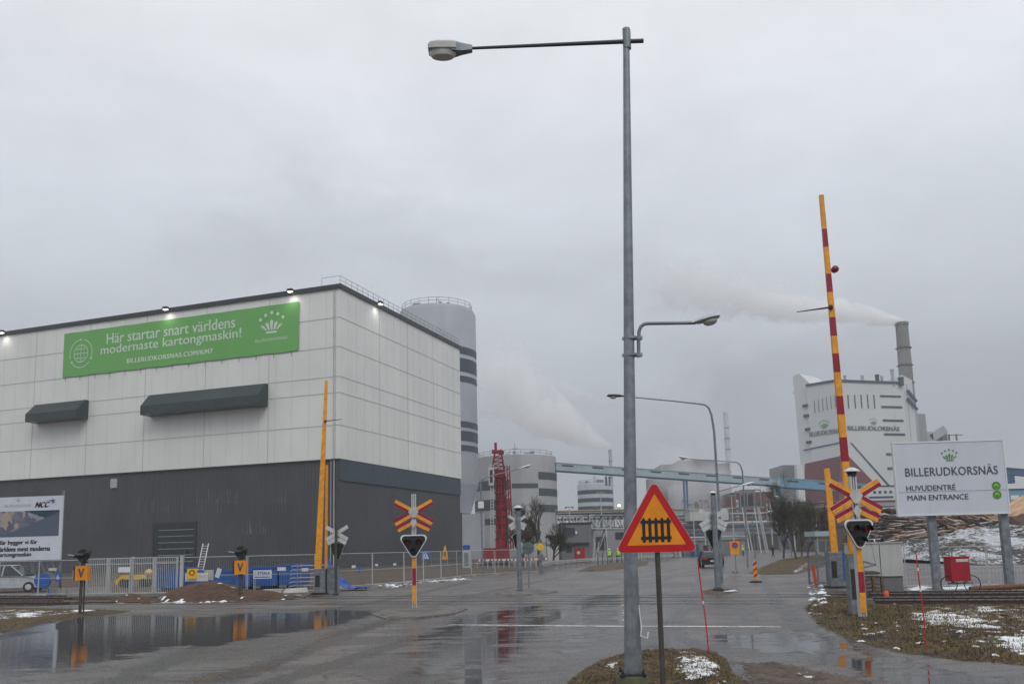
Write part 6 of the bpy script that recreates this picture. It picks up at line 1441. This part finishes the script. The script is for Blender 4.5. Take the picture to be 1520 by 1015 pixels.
# ---------------------------------------------------------------- bare trees
def tree(name, label, g, h, spread, seed, m, lv=5, nb=4, r0=.16, grp=None, lean=0., tw=1.):
    rd = random.Random(seed); t = thing(name, label, 'tree', (g.x, g.y, 0), 0, grp); tr = MB(); cr = MB()
    def grow(p, d, L, r, l):
        n = 3; pts = [p]; dd = d.copy()
        for i in range(n): dd = (dd+Vector((rd.uniform(-.18, .18), rd.uniform(-.18, .18), rd.uniform(-.05, .12)))).normalized(); pts.append(pts[-1]+dd*L/n)
        if l == 0:
            for i in range(4):
                a = pts[rd.randrange(1, 4)]; e = a+Vector((rd.uniform(-1, 1), rd.uniform(-1, 1), rd.uniform(-.2, 1))).normalized()*L*.6*rd.uniform(.5, 1.); w_ = .010*tw
                s = Vector((rd.uniform(-1, 1), rd.uniform(-1, 1), 0)).normalized()*w_; cr.add([a-s, a+s, e], [(0, 1, 2)])
            cr.tube(pts, [r, r*.8, r*.6, r*.3], 3, cap=False); return
        (tr if l >= lv-1 else cr).tube(pts, [r, r*.9, r*.8, r*.7], 6 if l >= lv-1 else 4, cap=False)
        for k_ in range(nb if l > 1 else nb+1):
            f_ = rd.uniform(.35, 1.); b_ = pts[min(3, int(f_*3)+0)]; a = rd.uniform(0, 6.28); tl = rd.uniform(.35, .95)*spread
            x = dd.orthogonal().normalized(); y = dd.cross(x); nd = (dd+(x*math.cos(a)+y*math.sin(a))*tl).normalized(); nd.z += .12
            grow(b_, nd.normalized(), L*rd.uniform(.6, .82), max(.009, r*.56), l-1)
    grow(Vector((0, 0, -.1)), Vector((lean, 0, 1)).normalized(), h*.32, r0, lv); tr.build('trunk', 'bark', t, True); cr.build('crown', m, t); return t
g = GY(797, 100); tree('bare_tree', 'bare tree with a wide twiggy crown in front of the striped silo', g, 12.5, .95, 2, 'twig', lv=6, nb=3, r0=.2, tw=1.5)
g = GY(776, 112); tree('bare_tree', 'smaller bare tree left of the wide twiggy one, behind the bell-capped signal', g, 9., .8, 5, 'twig', lv=5, nb=4, tw=1.3)
g = GY(822, 112); tree('bare_tree', 'low greenish bush-like tree at the left end of the site cabin', g, 8., 1., 9, 'twig_green', lv=5, nb=4, tw=1.8)
for i, (u, Y, h_, lab, m) in enumerate(((1163, 118, 8., 'leftmost bare tree of the dark clump by the blue conveyor leg', 'twig'), (1182, 110, 9.4, 'tallest bare tree in the middle of the dark clump right of the road', 'twig_green'), (1198, 116, 8.6, 'right bare tree of the dark clump by the cycle path', 'twig_green'), (1190, 130, 9., 'rear bare tree of the dark clump, seen between the other crowns', 'twig'))):
    g = GY(u, Y); tree('bare_tree', lab, g, h_*1.55, .62, 20+i, m, lv=5, nb=4, r0=.13, tw=1.6)
for i, (u, Y, lab) in enumerate(((990, 190, 'dark bare tree behind the warning triangle, left one'), (1018, 200, 'dark bare tree at the blue conveyor leg'))):
    g = GY(u, Y); tree('bare_tree', lab, g, 8.5, 1., 40+i, 'twig', lv=4, nb=5, tw=5)
# ---------------------------------------------------------------- people
def person(label, g, h, rz, vest=True, stride=.0, helmet=True, carry=False):
    t = thing('person', label, 'person', (g.x, g.y, 0), rz); k_ = h/1.78
    J = {'pel': (0, 0, .95), 'bel': (0, .0, 1.12), 'che': (0, 0, 1.33), 'nek': (0, 0, 1.49), 'hed': (0, -.01, 1.62), 'top': (0, -.01, 1.72),
         'lsh': (-.19, 0, 1.42), 'lel': (-.26, .03, 1.15), 'lwr': (-.25, -.1, .93), 'lha': (-.24, -.13, .84), 'rsh': (.19, 0, 1.42), 'rel': (.27, .02, 1.15), 'rwr': (.24, -.14, .95), 'rha': (.22, -.18, .87),
         'lhi': (-.09, 0, .90), 'lkn': (-.10, -.04-stride*.3, .50), 'lan': (-.11, stride*.2, .08), 'lto': (-.12, -.16+stride*.2, .04), 'rhi': (.09, 0, .90), 'rkn': (.10, -.04+stride*.2, .50), 'ran': (.11, -stride*.5, .08), 'rto': (.12, -.16-stride*.5, .04)}
    E = [('pel', 'bel'), ('bel', 'che'), ('che', 'nek'), ('nek', 'hed'), ('hed', 'top'), ('che', 'lsh'), ('lsh', 'lel'), ('lel', 'lwr'), ('lwr', 'lha'), ('che', 'rsh'), ('rsh', 'rel'), ('rel', 'rwr'), ('rwr', 'rha'), ('pel', 'lhi'), ('lhi', 'lkn'), ('lkn', 'lan'), ('lan', 'lto'), ('pel', 'rhi'), ('rhi', 'rkn'), ('rkn', 'ran'), ('ran', 'rto')]
    RD = {'pel': .14, 'bel': .135, 'che': .15, 'nek': .06, 'hed': .10, 'top': .075, 'lsh': .08, 'rsh': .08, 'lel': .055, 'rel': .055, 'lwr': .04, 'rwr': .04, 'lha': .042, 'rha': .042, 'lhi': .10, 'rhi': .10, 'lkn': .068, 'rkn': .068, 'lan': .05, 'ran': .05, 'lto': .045, 'rto': .045}
    ks = list(J); me = bpy.data.meshes.new('body'); me.from_pydata([tuple(c*k_ for c in J[q]) for q in ks], [(ks.index(a), ks.index(c)) for a, c in E], []); o = bpy.data.objects.new('body', me); col.objects.link(o)
    o.modifiers.new('s', 'SKIN'); 
    for i, q in enumerate(ks): sv = me.skin_vertices[0].data[i]; sv.radius = (RD[q]*k_, RD[q]*k_*(.8 if q in ('pel', 'bel', 'che') else 1)); sv.use_root = (q == 'pel')
    o.modifiers.new('u', 'SUBSURF').levels = 2; m2 = eval_mesh(o); bpy.data.objects.remove(o); m2.materials.clear()
    for m_ in ('cloth_dark', 'skin', 'hivis'): m2.materials.append(M(m_))
    for pl_ in m2.polygons:
        c_ = pl_.center/k_; pl_.use_smooth = True
        pl_.material_index = 1 if (c_.z > 1.5 or (c_.z < .93 and abs(c_.x) > .2)) else 0
    b_ = bpy.data.objects.new('body', m2); col.objects.link(b_); b_.parent = t
    if vest:
        mb = MB(); mb.lathe((0, 0, 0), [(.19*k_, .92*k_), (.20*k_, 1.1*k_), (.225*k_, 1.36*k_), (.17*k_, 1.47*k_), (.09*k_, 1.50*k_)], 14); o = mb.build('vest', 'hivis', t, True)
        for s in (-1, 1): mb = MB(); mb.tube([(s*.17*k_, 0, 1.42*k_), (s*.27*k_, .03, 1.13*k_), (s*.25*k_, -.1, .95*k_)], [.10*k_, .075*k_, .06*k_], 8); mb.build('sleeve', 'hivis', t, True)
        mb = MB(); mb.lathe((0, 0, 1.08*k_), [(.212*k_, 0), (.214*k_, .05)], 14); mb.build('reflective_band', 'white', t, True)
    mb = MB(); mb.lathe((0, -.01, 1.66*k_), [(.135*k_, 0), (.12*k_, .03), (.105*k_, .1), (.05*k_, .14), (.01, .145*k_)], 14); mb.build('helmet' if helmet else 'hair', 'white' if helmet else 'bark', t, True)
    for s in (-1, 1): mb = MB(); mb.lathe((s*.035*k_, -.10*k_, 1.63*k_), [(.012, 0), (.008, .01)], 6, 0, (0, -1, 0)); mb.build('eye', 'black', t)
    return t
person('worker in lime hi-vis jacket and helmet, left of the pair behind the guard rail', GY(905, 112), 1.8, R(20))
person('worker in lime hi-vis jacket and helmet, right of the pair, by the triangle corner', GY(918, 112), 1.8, R(-30))
person('worker in a lime hi-vis jacket next to the orange no-parking sign, in the distance', GY(1103, 150), 1.8, R(60))
person('pedestrian in a pale jacket and dark trousers walking on the far path', GY(1147.5, 128), 1.75, R(0), vest=False, stride=.7, helmet=False)
# ---------------------------------------------------------------- guard rail
def rail_run(label, pts, n):
    a = pts[0]; t = thing('guard_rail', label, 'guard rail', (a.x, a.y, 0), 0); L = [Vector((q.x-a.x, q.y-a.y, 0)) for q in pts]
    mb = MB()
    for p0, p1 in zip(L[:-1], L[1:]): mb.bar(p0+Z*.78, p1+Z*.78, .06, .16); mb.bar(p0+Z*.60, p1+Z*.60, .05, .10)
    mb.build('beam', 'galv_lite', t)
    for p0, p1 in zip(L[:-1], L[1:]):
        m_ = max(1, int((p1-p0).length/2.))
        for i in range(m_): q = p0.lerp(p1, i/m_); mb = MB(); mb.bar(q, q+Z*.8, .10); mb.build('post', 'galv', t)
rail_run('galvanised guard rail curving past the site cabin to the lamp post', [GY(804, 72), GY(822, 84), GY(870, 96), GY(935, 104)], 0)
rail_run('far part of the guard rail with pickets, right of the foreground pole', [GY(940, 106), GY(1000, 118)], 0)
for i, u in enumerate(range(888, 944, 7)):
    g = GY(u, 88); t = thing('wooden_stake', 'thin stake standing in the dark verge before the guard rail', 'stake', (g.x, g.y, .2), 0, 'stakes before the guard rail'); mb = MB(); mb.bar((0, 0, -.2), (0, 0, 1.3), .07); mb.build('shaft', 'pole_dark', t)
# ---------------------------------------------------------------- site cabin, footbridge, background
def block(name, label, cat, u0, u1, vt, Y, dep, m, rz=0., wins=(), wm='window_dark', roof=None, zb=0., vb=None, grp=None):
    g = GU((u0+u1)/2, (vt+800)/2, Y); k_ = Y/F; t = thing(name, label, cat, (g.x, g.y, 0), rz, grp); w_ = (u1-u0)*k_/max(.5, math.cos(rz)); zt = zat(g, vt); zb = zat(g, vb) if vb else zb-.5
    mb = MB(); mb.bx(-w_/2, w_/2, 0, dep, zb, zt); mb.build('wall', m, t)
    mb = MB(); mb.bx(-w_/2-.15, w_/2+.15, -.15, dep+.15, zt, zt+max(.15, .003*Y*.5)); mb.build('roof', roof or 'fascia', t)
    for (a, c, va, vb_, m_) in wins:
        x0 = W2L(t, P(a, va, Y)).x; x1 = W2L(t, P(c, va, Y)).x; mb = MB(); mb.bx(x0, x1, -.06, .02, zat(g, vb_), zat(g, va)); mb.build('window' if m_ == wm else 'panel', m_, t)
    return t
t = block('site_cabin', 'two-storey grey gatehouse with a dark red window, left of the steel footbridge', 'gatehouse', 833, 878, 777, 125, 8, 'building_grey', wins=[(834.5, 853, 783, 793.5, 'window_dark'), (854, 856.5, 788, 792, 'white'), (840, 849, 811, 819, 'window_dark'), (838, 852, 795, 796, 'mill_red')])
mb = MB(); z_ = zat(GY(855, 125), 805); mb.bx(-2.1, 1.8, -.5, 0, z_-.15, z_); mb.build('ledge', 'fascia', t)
mb = MB(); z0 = zat(GY(855, 125), 821); mb.bar((2.1, -.2, 0), (2.6, -.2, z_), .12); mb.bar((2.7, -.2, 0), (3.1, -.2, z_), .12); mb.build('stair', 'galv_lite', t)
block('site_cabin', 'lower grey shed behind the workers, right of the gatehouse', 'shed', 878, 1000, 783, 150, 10, 'mill_grey', wins=[(913, 926, 789, 800, 'window_dark'), (884, 900, 795, 815, 'window_dark')])
block('site_cabin', 'small pale shed behind the bare trees left of the gatehouse', 'shed', 812, 833, 797, 150, 6, 'dirty_white')
g = GY(861.5, 118); t = thing('red_container', 'small red container standing before the gatehouse', 'container', (g.x, g.y, 0), 0); zt_ = zat(g, 814); mb = MB(); mb.bx(-.65, .65, 0, 1.4, .1, zt_); mb.build('body', 'red', t); mb = MB(); mb.bx(-.4, .0, -.03, 0, zt_*.62, zt_*.82); mb.build('label_plate', 'dirty_white', t); mb = MB(); mb.bx(-.68, .68, -.03, 1.43, zt_, zt_+.07); mb.build('lid', 'mill_red', t)
# footbridge: truss gallery
def truss(label, u0, u1, v0, v1, Y, n, dep=3., legs=(), name='truss_bridge', m='galv_lite', skew=0.):
    a = P(u0, v1, Y); c = P(u1, v1, Y+skew); t = thing(name, label, 'truss bridge', (a.x, a.y, 0), 0); h = P(u0, v0, Y).z-a.z; A0 = Vector((0, 0, a.z)); D = Vector((c.x-a.x, c.y-a.y, c.z-a.z)); w_ = .16*Y/120
    for y in (0, dep):
        mb = MB(); o = Vector((0, y, 0))
        for z_ in (0, h): mb.bar(A0+o+Z*z_, A0+o+D+Z*z_, w_)
        for i in range(n+1): q = A0+o+D*(i/n); mb.bar(q, q+Z*h, w_*.8)
        for i in range(n): q = A0+o+D*(i/n); e = A0+o+D*((i+1)/n); mb.bar(q, e+Z*h, w_*.6) if i % 2 else mb.bar(q+Z*h, e, w_*.6)
        mb.build('side_frame', m, t)
    mb = MB(); mb.bar(A0+Vector((0, dep/2, -.1)), A0+D+Vector((0, dep/2, -.1)), dep, .12); mb.bar(A0+Vector((0, dep/2, h)), A0+D+Vector((0, dep/2, h)), dep, .1); mb.build('deck', 'mill_grey', t)
    for f_ in legs:
        q = A0+D*f_; mb = MB()
        for y in (0, dep):
            for s in (-1.0, 1.0): mb.bar((q.x+s, q.y+y, 0), (q.x+s*.9, q.y+y, q.z), w_*.9)
            mb.bar((q.x-1, q.y+y, 0), (q.x+1, q.y+y, q.z), w_*.6); mb.bar((q.x-1, q.y+y, q.z*.1), (q.x+1, q.y+y, q.z*.1), w_*.6)
        mb.build('leg', m, t)
    return t
truss('white steel truss footbridge running right from the gatehouse to the foreground pole', 876, 990, 764, 784, 128, 12, legs=(.12, .55), skew=10)
truss('white steel truss bay above the gatehouse roof', 827, 866, 765, 778, 135, 4, legs=(.95,))
# yellowish pipe rack behind
def pipes(label, u0, u1, vs_, Y, m, r=.25, legs=True, step=9.):
    a = P(u0, vs_[0], Y); c = P(u1, vs_[0], Y); t = thing('pipe_rack', label, 'pipe rack', (a.x, a.y, 0), 0)
    for i, v in enumerate(vs_):
        z_ = P((u0+u1)/2, v, Y).z; mb = MB(); mb.tube([(0, i*.8, z_), (c.x-a.x, i*.8, z_)], r*(1+.4*(i % 2)), 7); mb.build('pipe', m if i % 2 == 0 else 'galv', t, True)
    x = 0
    while x < c.x-a.x and legs:
        mb = MB(); z_ = P((u0+u1)/2, vs_[0], Y).z; mb.bar((x, .2, 0), (x, .2, z_+.5), .3); mb.bar((x, 2.5, 0), (x, 2.5, z_+.5), .3); mb.build('stanchion', 'galv', t); x += step
mat('pipe_ochre', (.24, .21, .12), .7, 0, .2, .6)
pipes('ochre pipes and railing behind the gatehouse under the small ringed silo', 826, 1000, (757, 760, 763, 768), 175, 'pipe_ochre', .22)
pipes('ochre pipe run above the grey pipe bridge, behind the back-facing crossing sign', 1000, 1135, (755, 763, 769), 250, 'pipe_ochre', .3, step=8)
pipes('silver pipes low over the yard right of the warning triangle', 1000, 1110, (797, 802), 180, 'silo', .2, step=7)
for i, (u, v0, Y) in enumerate(((972, 742, 150), (1030, 748, 170), (1046, 742, 165), (1088, 735, 160), (1145, 740, 170), (1178, 735, 165), (1212, 752, 150), (893, 730, 160), (846, 752, 150))):
    g = GU(u, (v0+820)/2, Y); t = thing('steel_mast', 'thin steel mast among the plant in the middle distance', 'mast', (g.x, g.y, 0), 0, 'thin steel masts over the plant'); zt_ = zat(g, v0); mb = MB(); mb.tube([(0, 0, 0), (0, 0, zt_)], [.14, .08], 6); mb.build('shaft', 'galv_lite', t); mb = MB(); mb.bar((-.7, 0, zt_), (.7, 0, zt_), .12); mb.box((-.6, 0, zt_-.15), (.4, .3, .2)); mb.box((.6, 0, zt_-.15), (.4, .3, .2)); mb.build('crossarm', 'galv', t)
pipes('grey pipe bridge crossing behind the back-facing crossing sign', 985, 1160, (776, 781, 786, 793), 210, 'silo', .35, step=14)
pipes('rusty pipe rack in front of the red factory, behind the dark trees', 1160, 1330, (745, 752, 760, 771), 230, 'mill_red', .3, step=11)
block('mill_building', 'misty brown mill building high behind the conveyor, wrapped in steam', 'mill building', 984, 1086, 690, 430, 40, 'brown', roof='brown', wins=[(1000, 1012, 720, 732, 'window_dark'), (1030, 1050, 716, 724, 'window_dark'), (984, 1086, 700, 703, 'building_grey'), (1058, 1082, 706, 730, 'building_grey')])
block('mill_building', 'brown penthouse block on top of the misty mill building', 'mill building', 1012, 1064, 684, 434, 30, 'brown', vb=700, roof='building_grey')
block('mill_building', 'lower brown wing at the left of the misty mill building', 'mill building', 975, 1000, 706, 415, 30, 'brown', roof='building_grey')
block('mill_building', 'pale boxy duct building behind the back-facing crossing sign', 'mill building', 1025, 1082, 757, 205, 6, 'dirty_white', vb=772, roof='silo')
block('mill_building', 'dark brick mill building with a stepped roof under the conveyor', 'mill building', 1090, 1150, 732, 330, 30, 'brick', roof='brown', wins=[(1096, 1108, 742, 749, 'brown'), (1120, 1128, 745, 755, 'window_dark')])
block('mill_building', 'dark brick annexe left of the red and white factory', 'mill building', 1128, 1200, 752, 300, 20, 'brick', roof='brown', wins=[(1132, 1148, 770, 782, 'window_dark')])
block('mill_building', 'low dark workshop behind the far car', 'mill building', 1000, 1100, 775, 240, 20, 'building_grey', roof='fascia', wins=[(1064, 1080, 780, 796, 'window_dark'), (1030, 1050, 785, 796, 'window_dark')])
block('mill_building', 'grey cubic shed right of the back-facing crossing sign', 'mill building', 1070, 1105, 787, 190, 10, 'mill_grey', roof='galv')
block('mill_building', 'dark low building at the end of the road', 'mill building', 1105, 1180, 790, 280, 12, 'brown', roof='brown', wins=[(1115, 1121, 797, 805, 'window_dark'), (1130, 1136, 797, 805, 'window_dark')])
block('mill_building', 'tall narrow grey boiler block in the steam left of the crossing sign', 'mill building', 1002, 1024, 718, 380, 15, 'mill_grey', roof='brown')
block('mill_building', 'white building with small windows just left of the direction board', 'mill building', 1290, 1345, 722, 250, 15, 'mill_white', roof='navy', wins=[(1296, 1300, 728, 732, 'window_dark'), (1304, 1308, 728, 732, 'window_dark'), (1312, 1316, 728, 732, 'window_dark'), (1320, 1324, 728, 732, 'window_dark'), (1290, 1326, 736, 739, 'navy'), (1290, 1340, 745, 752, 'mill_grey')])
block('mill_building', 'dark roofed shed with blue wall right of the direction board', 'mill building', 1492, 1600, 726, 220, 10, 'conv_blue', roof='fascia', wins=[(1500, 1512, 734, 740, 'white')])
block('mill_building', 'long dark low mill hall between the trees and the log pile', 'mill building', 1200, 1300, 782, 190, 12, 'brown', roof='fascia')
# gantry box on long legs
g = GY(1119, 175); t = thing('gantry_tower', 'open steel gantry with a caged top on slender slanted legs, over the far road', 'gantry', (g.x, g.y, 0), 0); k_ = 175/F
zt_ = zat(g, 727); zb_ = zat(g, 752); w_ = 15*k_; mb = MB()
for y in (0, 4):
    for x in (-w_, -w_/3, w_/3, w_): mb.bar((x, y, zb_), (x, y, zt_), .22)
    for z_ in (zb_, zt_): mb.bar((-w_, y, z_), (w_, y, z_), .25)
mb.bx(-w_, w_, 0, 4, zb_-.5, zb_); mb.build('cage', 'galv', t); mb = MB(); mb.bx(-w_*.7, w_*.6, 1, 3, zb_, zb_+(zt_-zb_)*.7); mb.build('machinery', 'brown', t)
for x0, x1 in ((-w_*.9, -w_*.5), (-w_*.7, -w_*.2), (w_*.3, w_*.6), (w_*.6, w_*1.1), (w_*.75, w_*1.3)): mb = MB(); mb.bar((x0, 0, zb_), (x1, -1, 0), .2); mb.build('leg', 'galv_lite', t)
# steel stacks and vessels of the mill
for i, (u, vt, r_, Y, m, lab) in enumerate(((1018, 738, 3.2, 330, 'silo_warm', 'pale process vessel under the conveyor, above the warning triangle side'), (1035, 744, 2.2, 320, 'building_grey', 'dark narrow process stack right of the pale vessel'), (1048, 740, 4., 345, 'mill_grey', 'wide grey process tank left of the back-facing signal'), (1096, 742, 2.4, 300, 'silo_warm', 'slim pale stack right of the back-facing signal'), (975, 752, 3., 300, 'building_grey', 'dark process tank behind the warning triangle tip'), (1140, 748, 1.6, 290, 'mill_grey', 'thin stack on the brick building by the gantry'))):
    g = GU(u, 780, Y); k_ = Y/F; t = thing('process_tank', lab, 'tank', (g.x, g.y, 0), 0); z_ = zat(g, vt); mb = MB(); rr = r_*k_; mb.lathe((0, 0, 0), [(rr, 0), (rr, z_-rr*.5), (rr*.5, z_), (.05, z_+.2)], 14); mb.build('shell', m, t, True)
    mb = MB()
    for f_ in (.55, .75, .92): mb.lathe((0, 0, z_*f_), [(rr*1.25, 0), (rr*1.25, .25)], 14)
    mb.tube([(rr*1.2, -.2, z_*.3), (rr*1.2, -.2, z_*.95)], .12, 5); mb.build('ladder_ring', 'fascia', t)
# containers and parked stock row
cols = ['blue', 'red', 'building_grey', 'dirty_white', 'mill_grey', 'blue', 'galv', 'mill_red', 'dirty_white', 'building_grey', 'conv_pale', 'brick']
nmc = {'blue': 'blue', 'red': 'red', 'building_grey': 'dark grey', 'dirty_white': 'off-white', 'mill_grey': 'mid grey', 'galv': 'bare steel', 'mill_red': 'dark red', 'conv_pale': 'pale blue', 'brick': 'brown'}
u = 962; rd = random.Random(2); i = 0
while u < 1085:
    w_ = rd.uniform(7, 14); c_ = cols[i % len(cols)]; Y = 150+rd.uniform(-4, 4); g = GY(u+w_/2, Y); k_ = Y/F
    t = thing('storage_container', nmc[c_]+' site container across the yard, '+('behind the warning triangle post' if u < 1000 else 'left of the far car' if u < 1040 else 'behind the far car'), 'container', (g.x, g.y, 0), 0, 'site containers in a row')
    h_ = rd.uniform(1.6, 2.6); mb = MB(); mb.bx(-w_*k_/2, w_*k_/2-.1, 0, 3, .1, h_); mb.build('body', c_, t); mb = MB(); mb.bx(-w_*k_/2+.15, -w_*k_/2+.5, -.04, 0, .3, h_-.2); mb.bx(0, .1, -.04, 0, .2, h_-.2); mb.build('door', 'galv', t); u += w_+rd.uniform(.5, 3); i += 1
# site clutter behind the rear fence (barriers with red-white stripes)
for i in range(12):
    u = 716+i*8; g = GY(u, 96+(i % 3)); t = thing('site_barrier', 'red and white striped site barrier at the foot of the drilling rig', 'barrier', (g.x, g.y, 0), R(rd.uniform(-10, 10)), 'striped site barriers by the rig'); mb = MB(); mb.bar((-.6, 0, .9), (.6, 0, .9), .04, .22, 0)
    mb.build('board', 'white', t); mb = MB()
    for q in (-.5, -.1, .3): mb.box((q, -.025, .9), (.18, .02, .22))
    mb.build('stripe', 'red', t); 
    for q in (-.55, .55): mb = MB(); mb.bar((q, 0, 0), (q, 0, .9), .05); mb.build('leg', 'galv_lite', t)
# small lit lamp on the pipe deck
q = P(919, 750, 172); t = thing('work_light', 'small lit work light above the pipes beside the foreground pole', 'lamp', q, 0); mb = MB(); mb.box((0, 0, 0), (.5, .2, .4)); mb.build('lamp', 'lit_warm', t); mb = MB(); mb.box((0, .15, 0), (.6, .1, .5)); mb.bar((0, .2, -2), (0, .2, 0), .1); mb.build('housing', 'dark_metal', t)
# ---------------------------------------------------------------- steam and haze
def volmat(key, dens, scale, thr, colr=(.9, .91, .93), wid=.2, aniso=.1):
    m = bpy.data.materials.new(key); tt = nt(m); b = NB(tt); out = b.n('ShaderNodeOutputMaterial'); pv = b.n('ShaderNodeVolumePrincipled'); b.l(pv.outputs[0], out.inputs['Volume'])
    pv.inputs['Color'].default_value = (*colr, 1); pv.inputs['Anisotropy'].default_value = aniso
    if scale:
        pos = b.n('ShaderNodeNewGeometry').outputs['Position']; n = b.noise(pos, scale, 4, .6, .4); f_ = b.rng(n, thr, thr+wid, 0, dens); b.l(f_, pv.inputs['Density'])
    else: pv.inputs['Density'].default_value = dens
    MATS[key] = m
def plume(name, label, u0, v0, u1, v1, Y, r0, r1, dens, nscale, t0, colr=(1., 1., 1.), curve=0., thr=.0, wid=.5, dY=0., key='steam'):
    """steam drifting from (u0,v0) to (u1,v1): a closed hull whose density follows a widening ragged jet"""
    a = P(u0, v0, Y); e = P(u1, v1, Y+dY); D = e-a; L = D.length; k = Y/F; ra, rb = r0*k, r1*k; m = bpy.data.materials.new(key); tt = nt(m); b = NB(tt)
    out = b.n('ShaderNodeOutputMaterial'); pv = b.n('ShaderNodeVolumePrincipled'); b.l(pv.outputs[0], out.inputs['Volume']); pv.inputs['Color'].default_value = (*colr, 1); pv.inputs['Anisotropy'].default_value = 0.
    oc = b.n('ShaderNodeTexCoord').outputs['Object']; sp = b.n('ShaderNodeSeparateXYZ'); b.l(oc, sp.inputs[0])
    nz_ = b.n('ShaderNodeTexNoise'); nz_.inputs['Scale'].default_value = nscale; nz_.inputs['Detail'].default_value = 5; nz_.inputs['Roughness'].default_value = .62; b.l(oc, nz_.inputs['Vector'])
    t_ = b.math('DIVIDE', sp.outputs[0], L); tc_ = b.math('MAXIMUM', t_, 0.)
    Rr = b.math('ADD', b.math('MULTIPLY', b.math('POWER', tc_, .8), rb-ra), ra)
    zc = b.math('SUBTRACT', sp.outputs[2], b.math('MULTIPLY', b.math('SINE', b.math('MULTIPLY', tc_, math.pi)), curve*k))
    r_ = b.math('SQRT', b.math('ADD', b.math('MULTIPLY', zc, zc), b.math('MULTIPLY', sp.outputs[1], sp.outputs[1])))
    f_ = b.math('SUBTRACT', 1., b.math('DIVIDE', r_, Rr)); amp = b.rng(t_, 0., .12, .5, 2.6)
    q = b.math('ADD', f_, b.math('MULTIPLY', b.math('SUBTRACT', nz_.outputs['Fac'], .56), amp))
    d = b.rng(q, thr, thr+wid, 0., dens); fall = b.math('DIVIDE', 1., b.math('ADD', 1., b.math('POWER', b.math('DIVIDE', tc_, t0), 1.6)))
    d = b.math('MULTIPLY', d, fall); d = b.math('MULTIPLY', d, b.rng(t_, .8, 1., 1., 0.)); d = b.math('MULTIPLY', d, b.rng(f_, 0., .12)); b.l(d, pv.inputs['Density']); MATS[key+name+str(u0)] = m
    mb = MB(); pts = []; rs_ = []
    for i in range(15):
        t = i/14; pts.append(Vector((L*t-.01*L*(i == 0), 0, math.sin(math.pi*t)*curve*k))); rs_.append((ra+(rb-ra)*max(0, t)**.8)*1.02)
    mb.tube(pts, rs_, 16); o = mb.build(name, m); o.matrix_world = Matrix.Translation(a) @ D.to_track_quat('X', 'Z').to_matrix().to_4x4(); stuff(o, label, 'steam'); return o
plume('steam_plume', 'white smoke blowing left from the thick chimney and thinning out', 1337, 477, 930, 408, 380, 7, 62, .85, .12, .17, curve=-4, wid=.38)
plume('steam_plume', 'pale steam billowing up to the left from the thin far chimney', 906, 664, 700, 520, 390, 5, 85, .24, .06, .4, curve=-18, wid=.4)
plume('steam_plume', 'low steam rising beside the conveyor left of the warning triangle', 905, 600, 770, 570, 430, 8, 34, .12, .07, .5)
plume('steam_cloud', 'grey steam hanging in front of the misty mill building', 1130, 745, 940, 700, 345, 55, 58, .06, .05, 2.5, (.96, .96, .98), wid=.8)
plume('steam_cloud', 'thin warm grey steam rising over the misty mill building', 1085, 720, 1000, 560, 350, 34, 64, .055, .04, .8, (.96, .96, .98), wid=.8)
volmat('haze_air', .00048, None, 0, (.86, .88, .92))
mb = MB(); mb.bx(-420, 420, -30, 760, -2.5, 130); o = mb.build('haze', 'haze_air'); stuff(o, 'pale damp haze over the whole site', 'haze')
sc.cycles.volume_bounces = 8; sc.cycles.volume_step_rate = 2.0; sc.cycles.max_bounces = 10; sc.cycles.diffuse_bounces = 3; sc.cycles.glossy_bounces = 3; sc.cycles.transmission_bounces = 2; sc.cycles.use_denoising = True
print('logs', cnt, 'objects', len(bpy.data.objects))
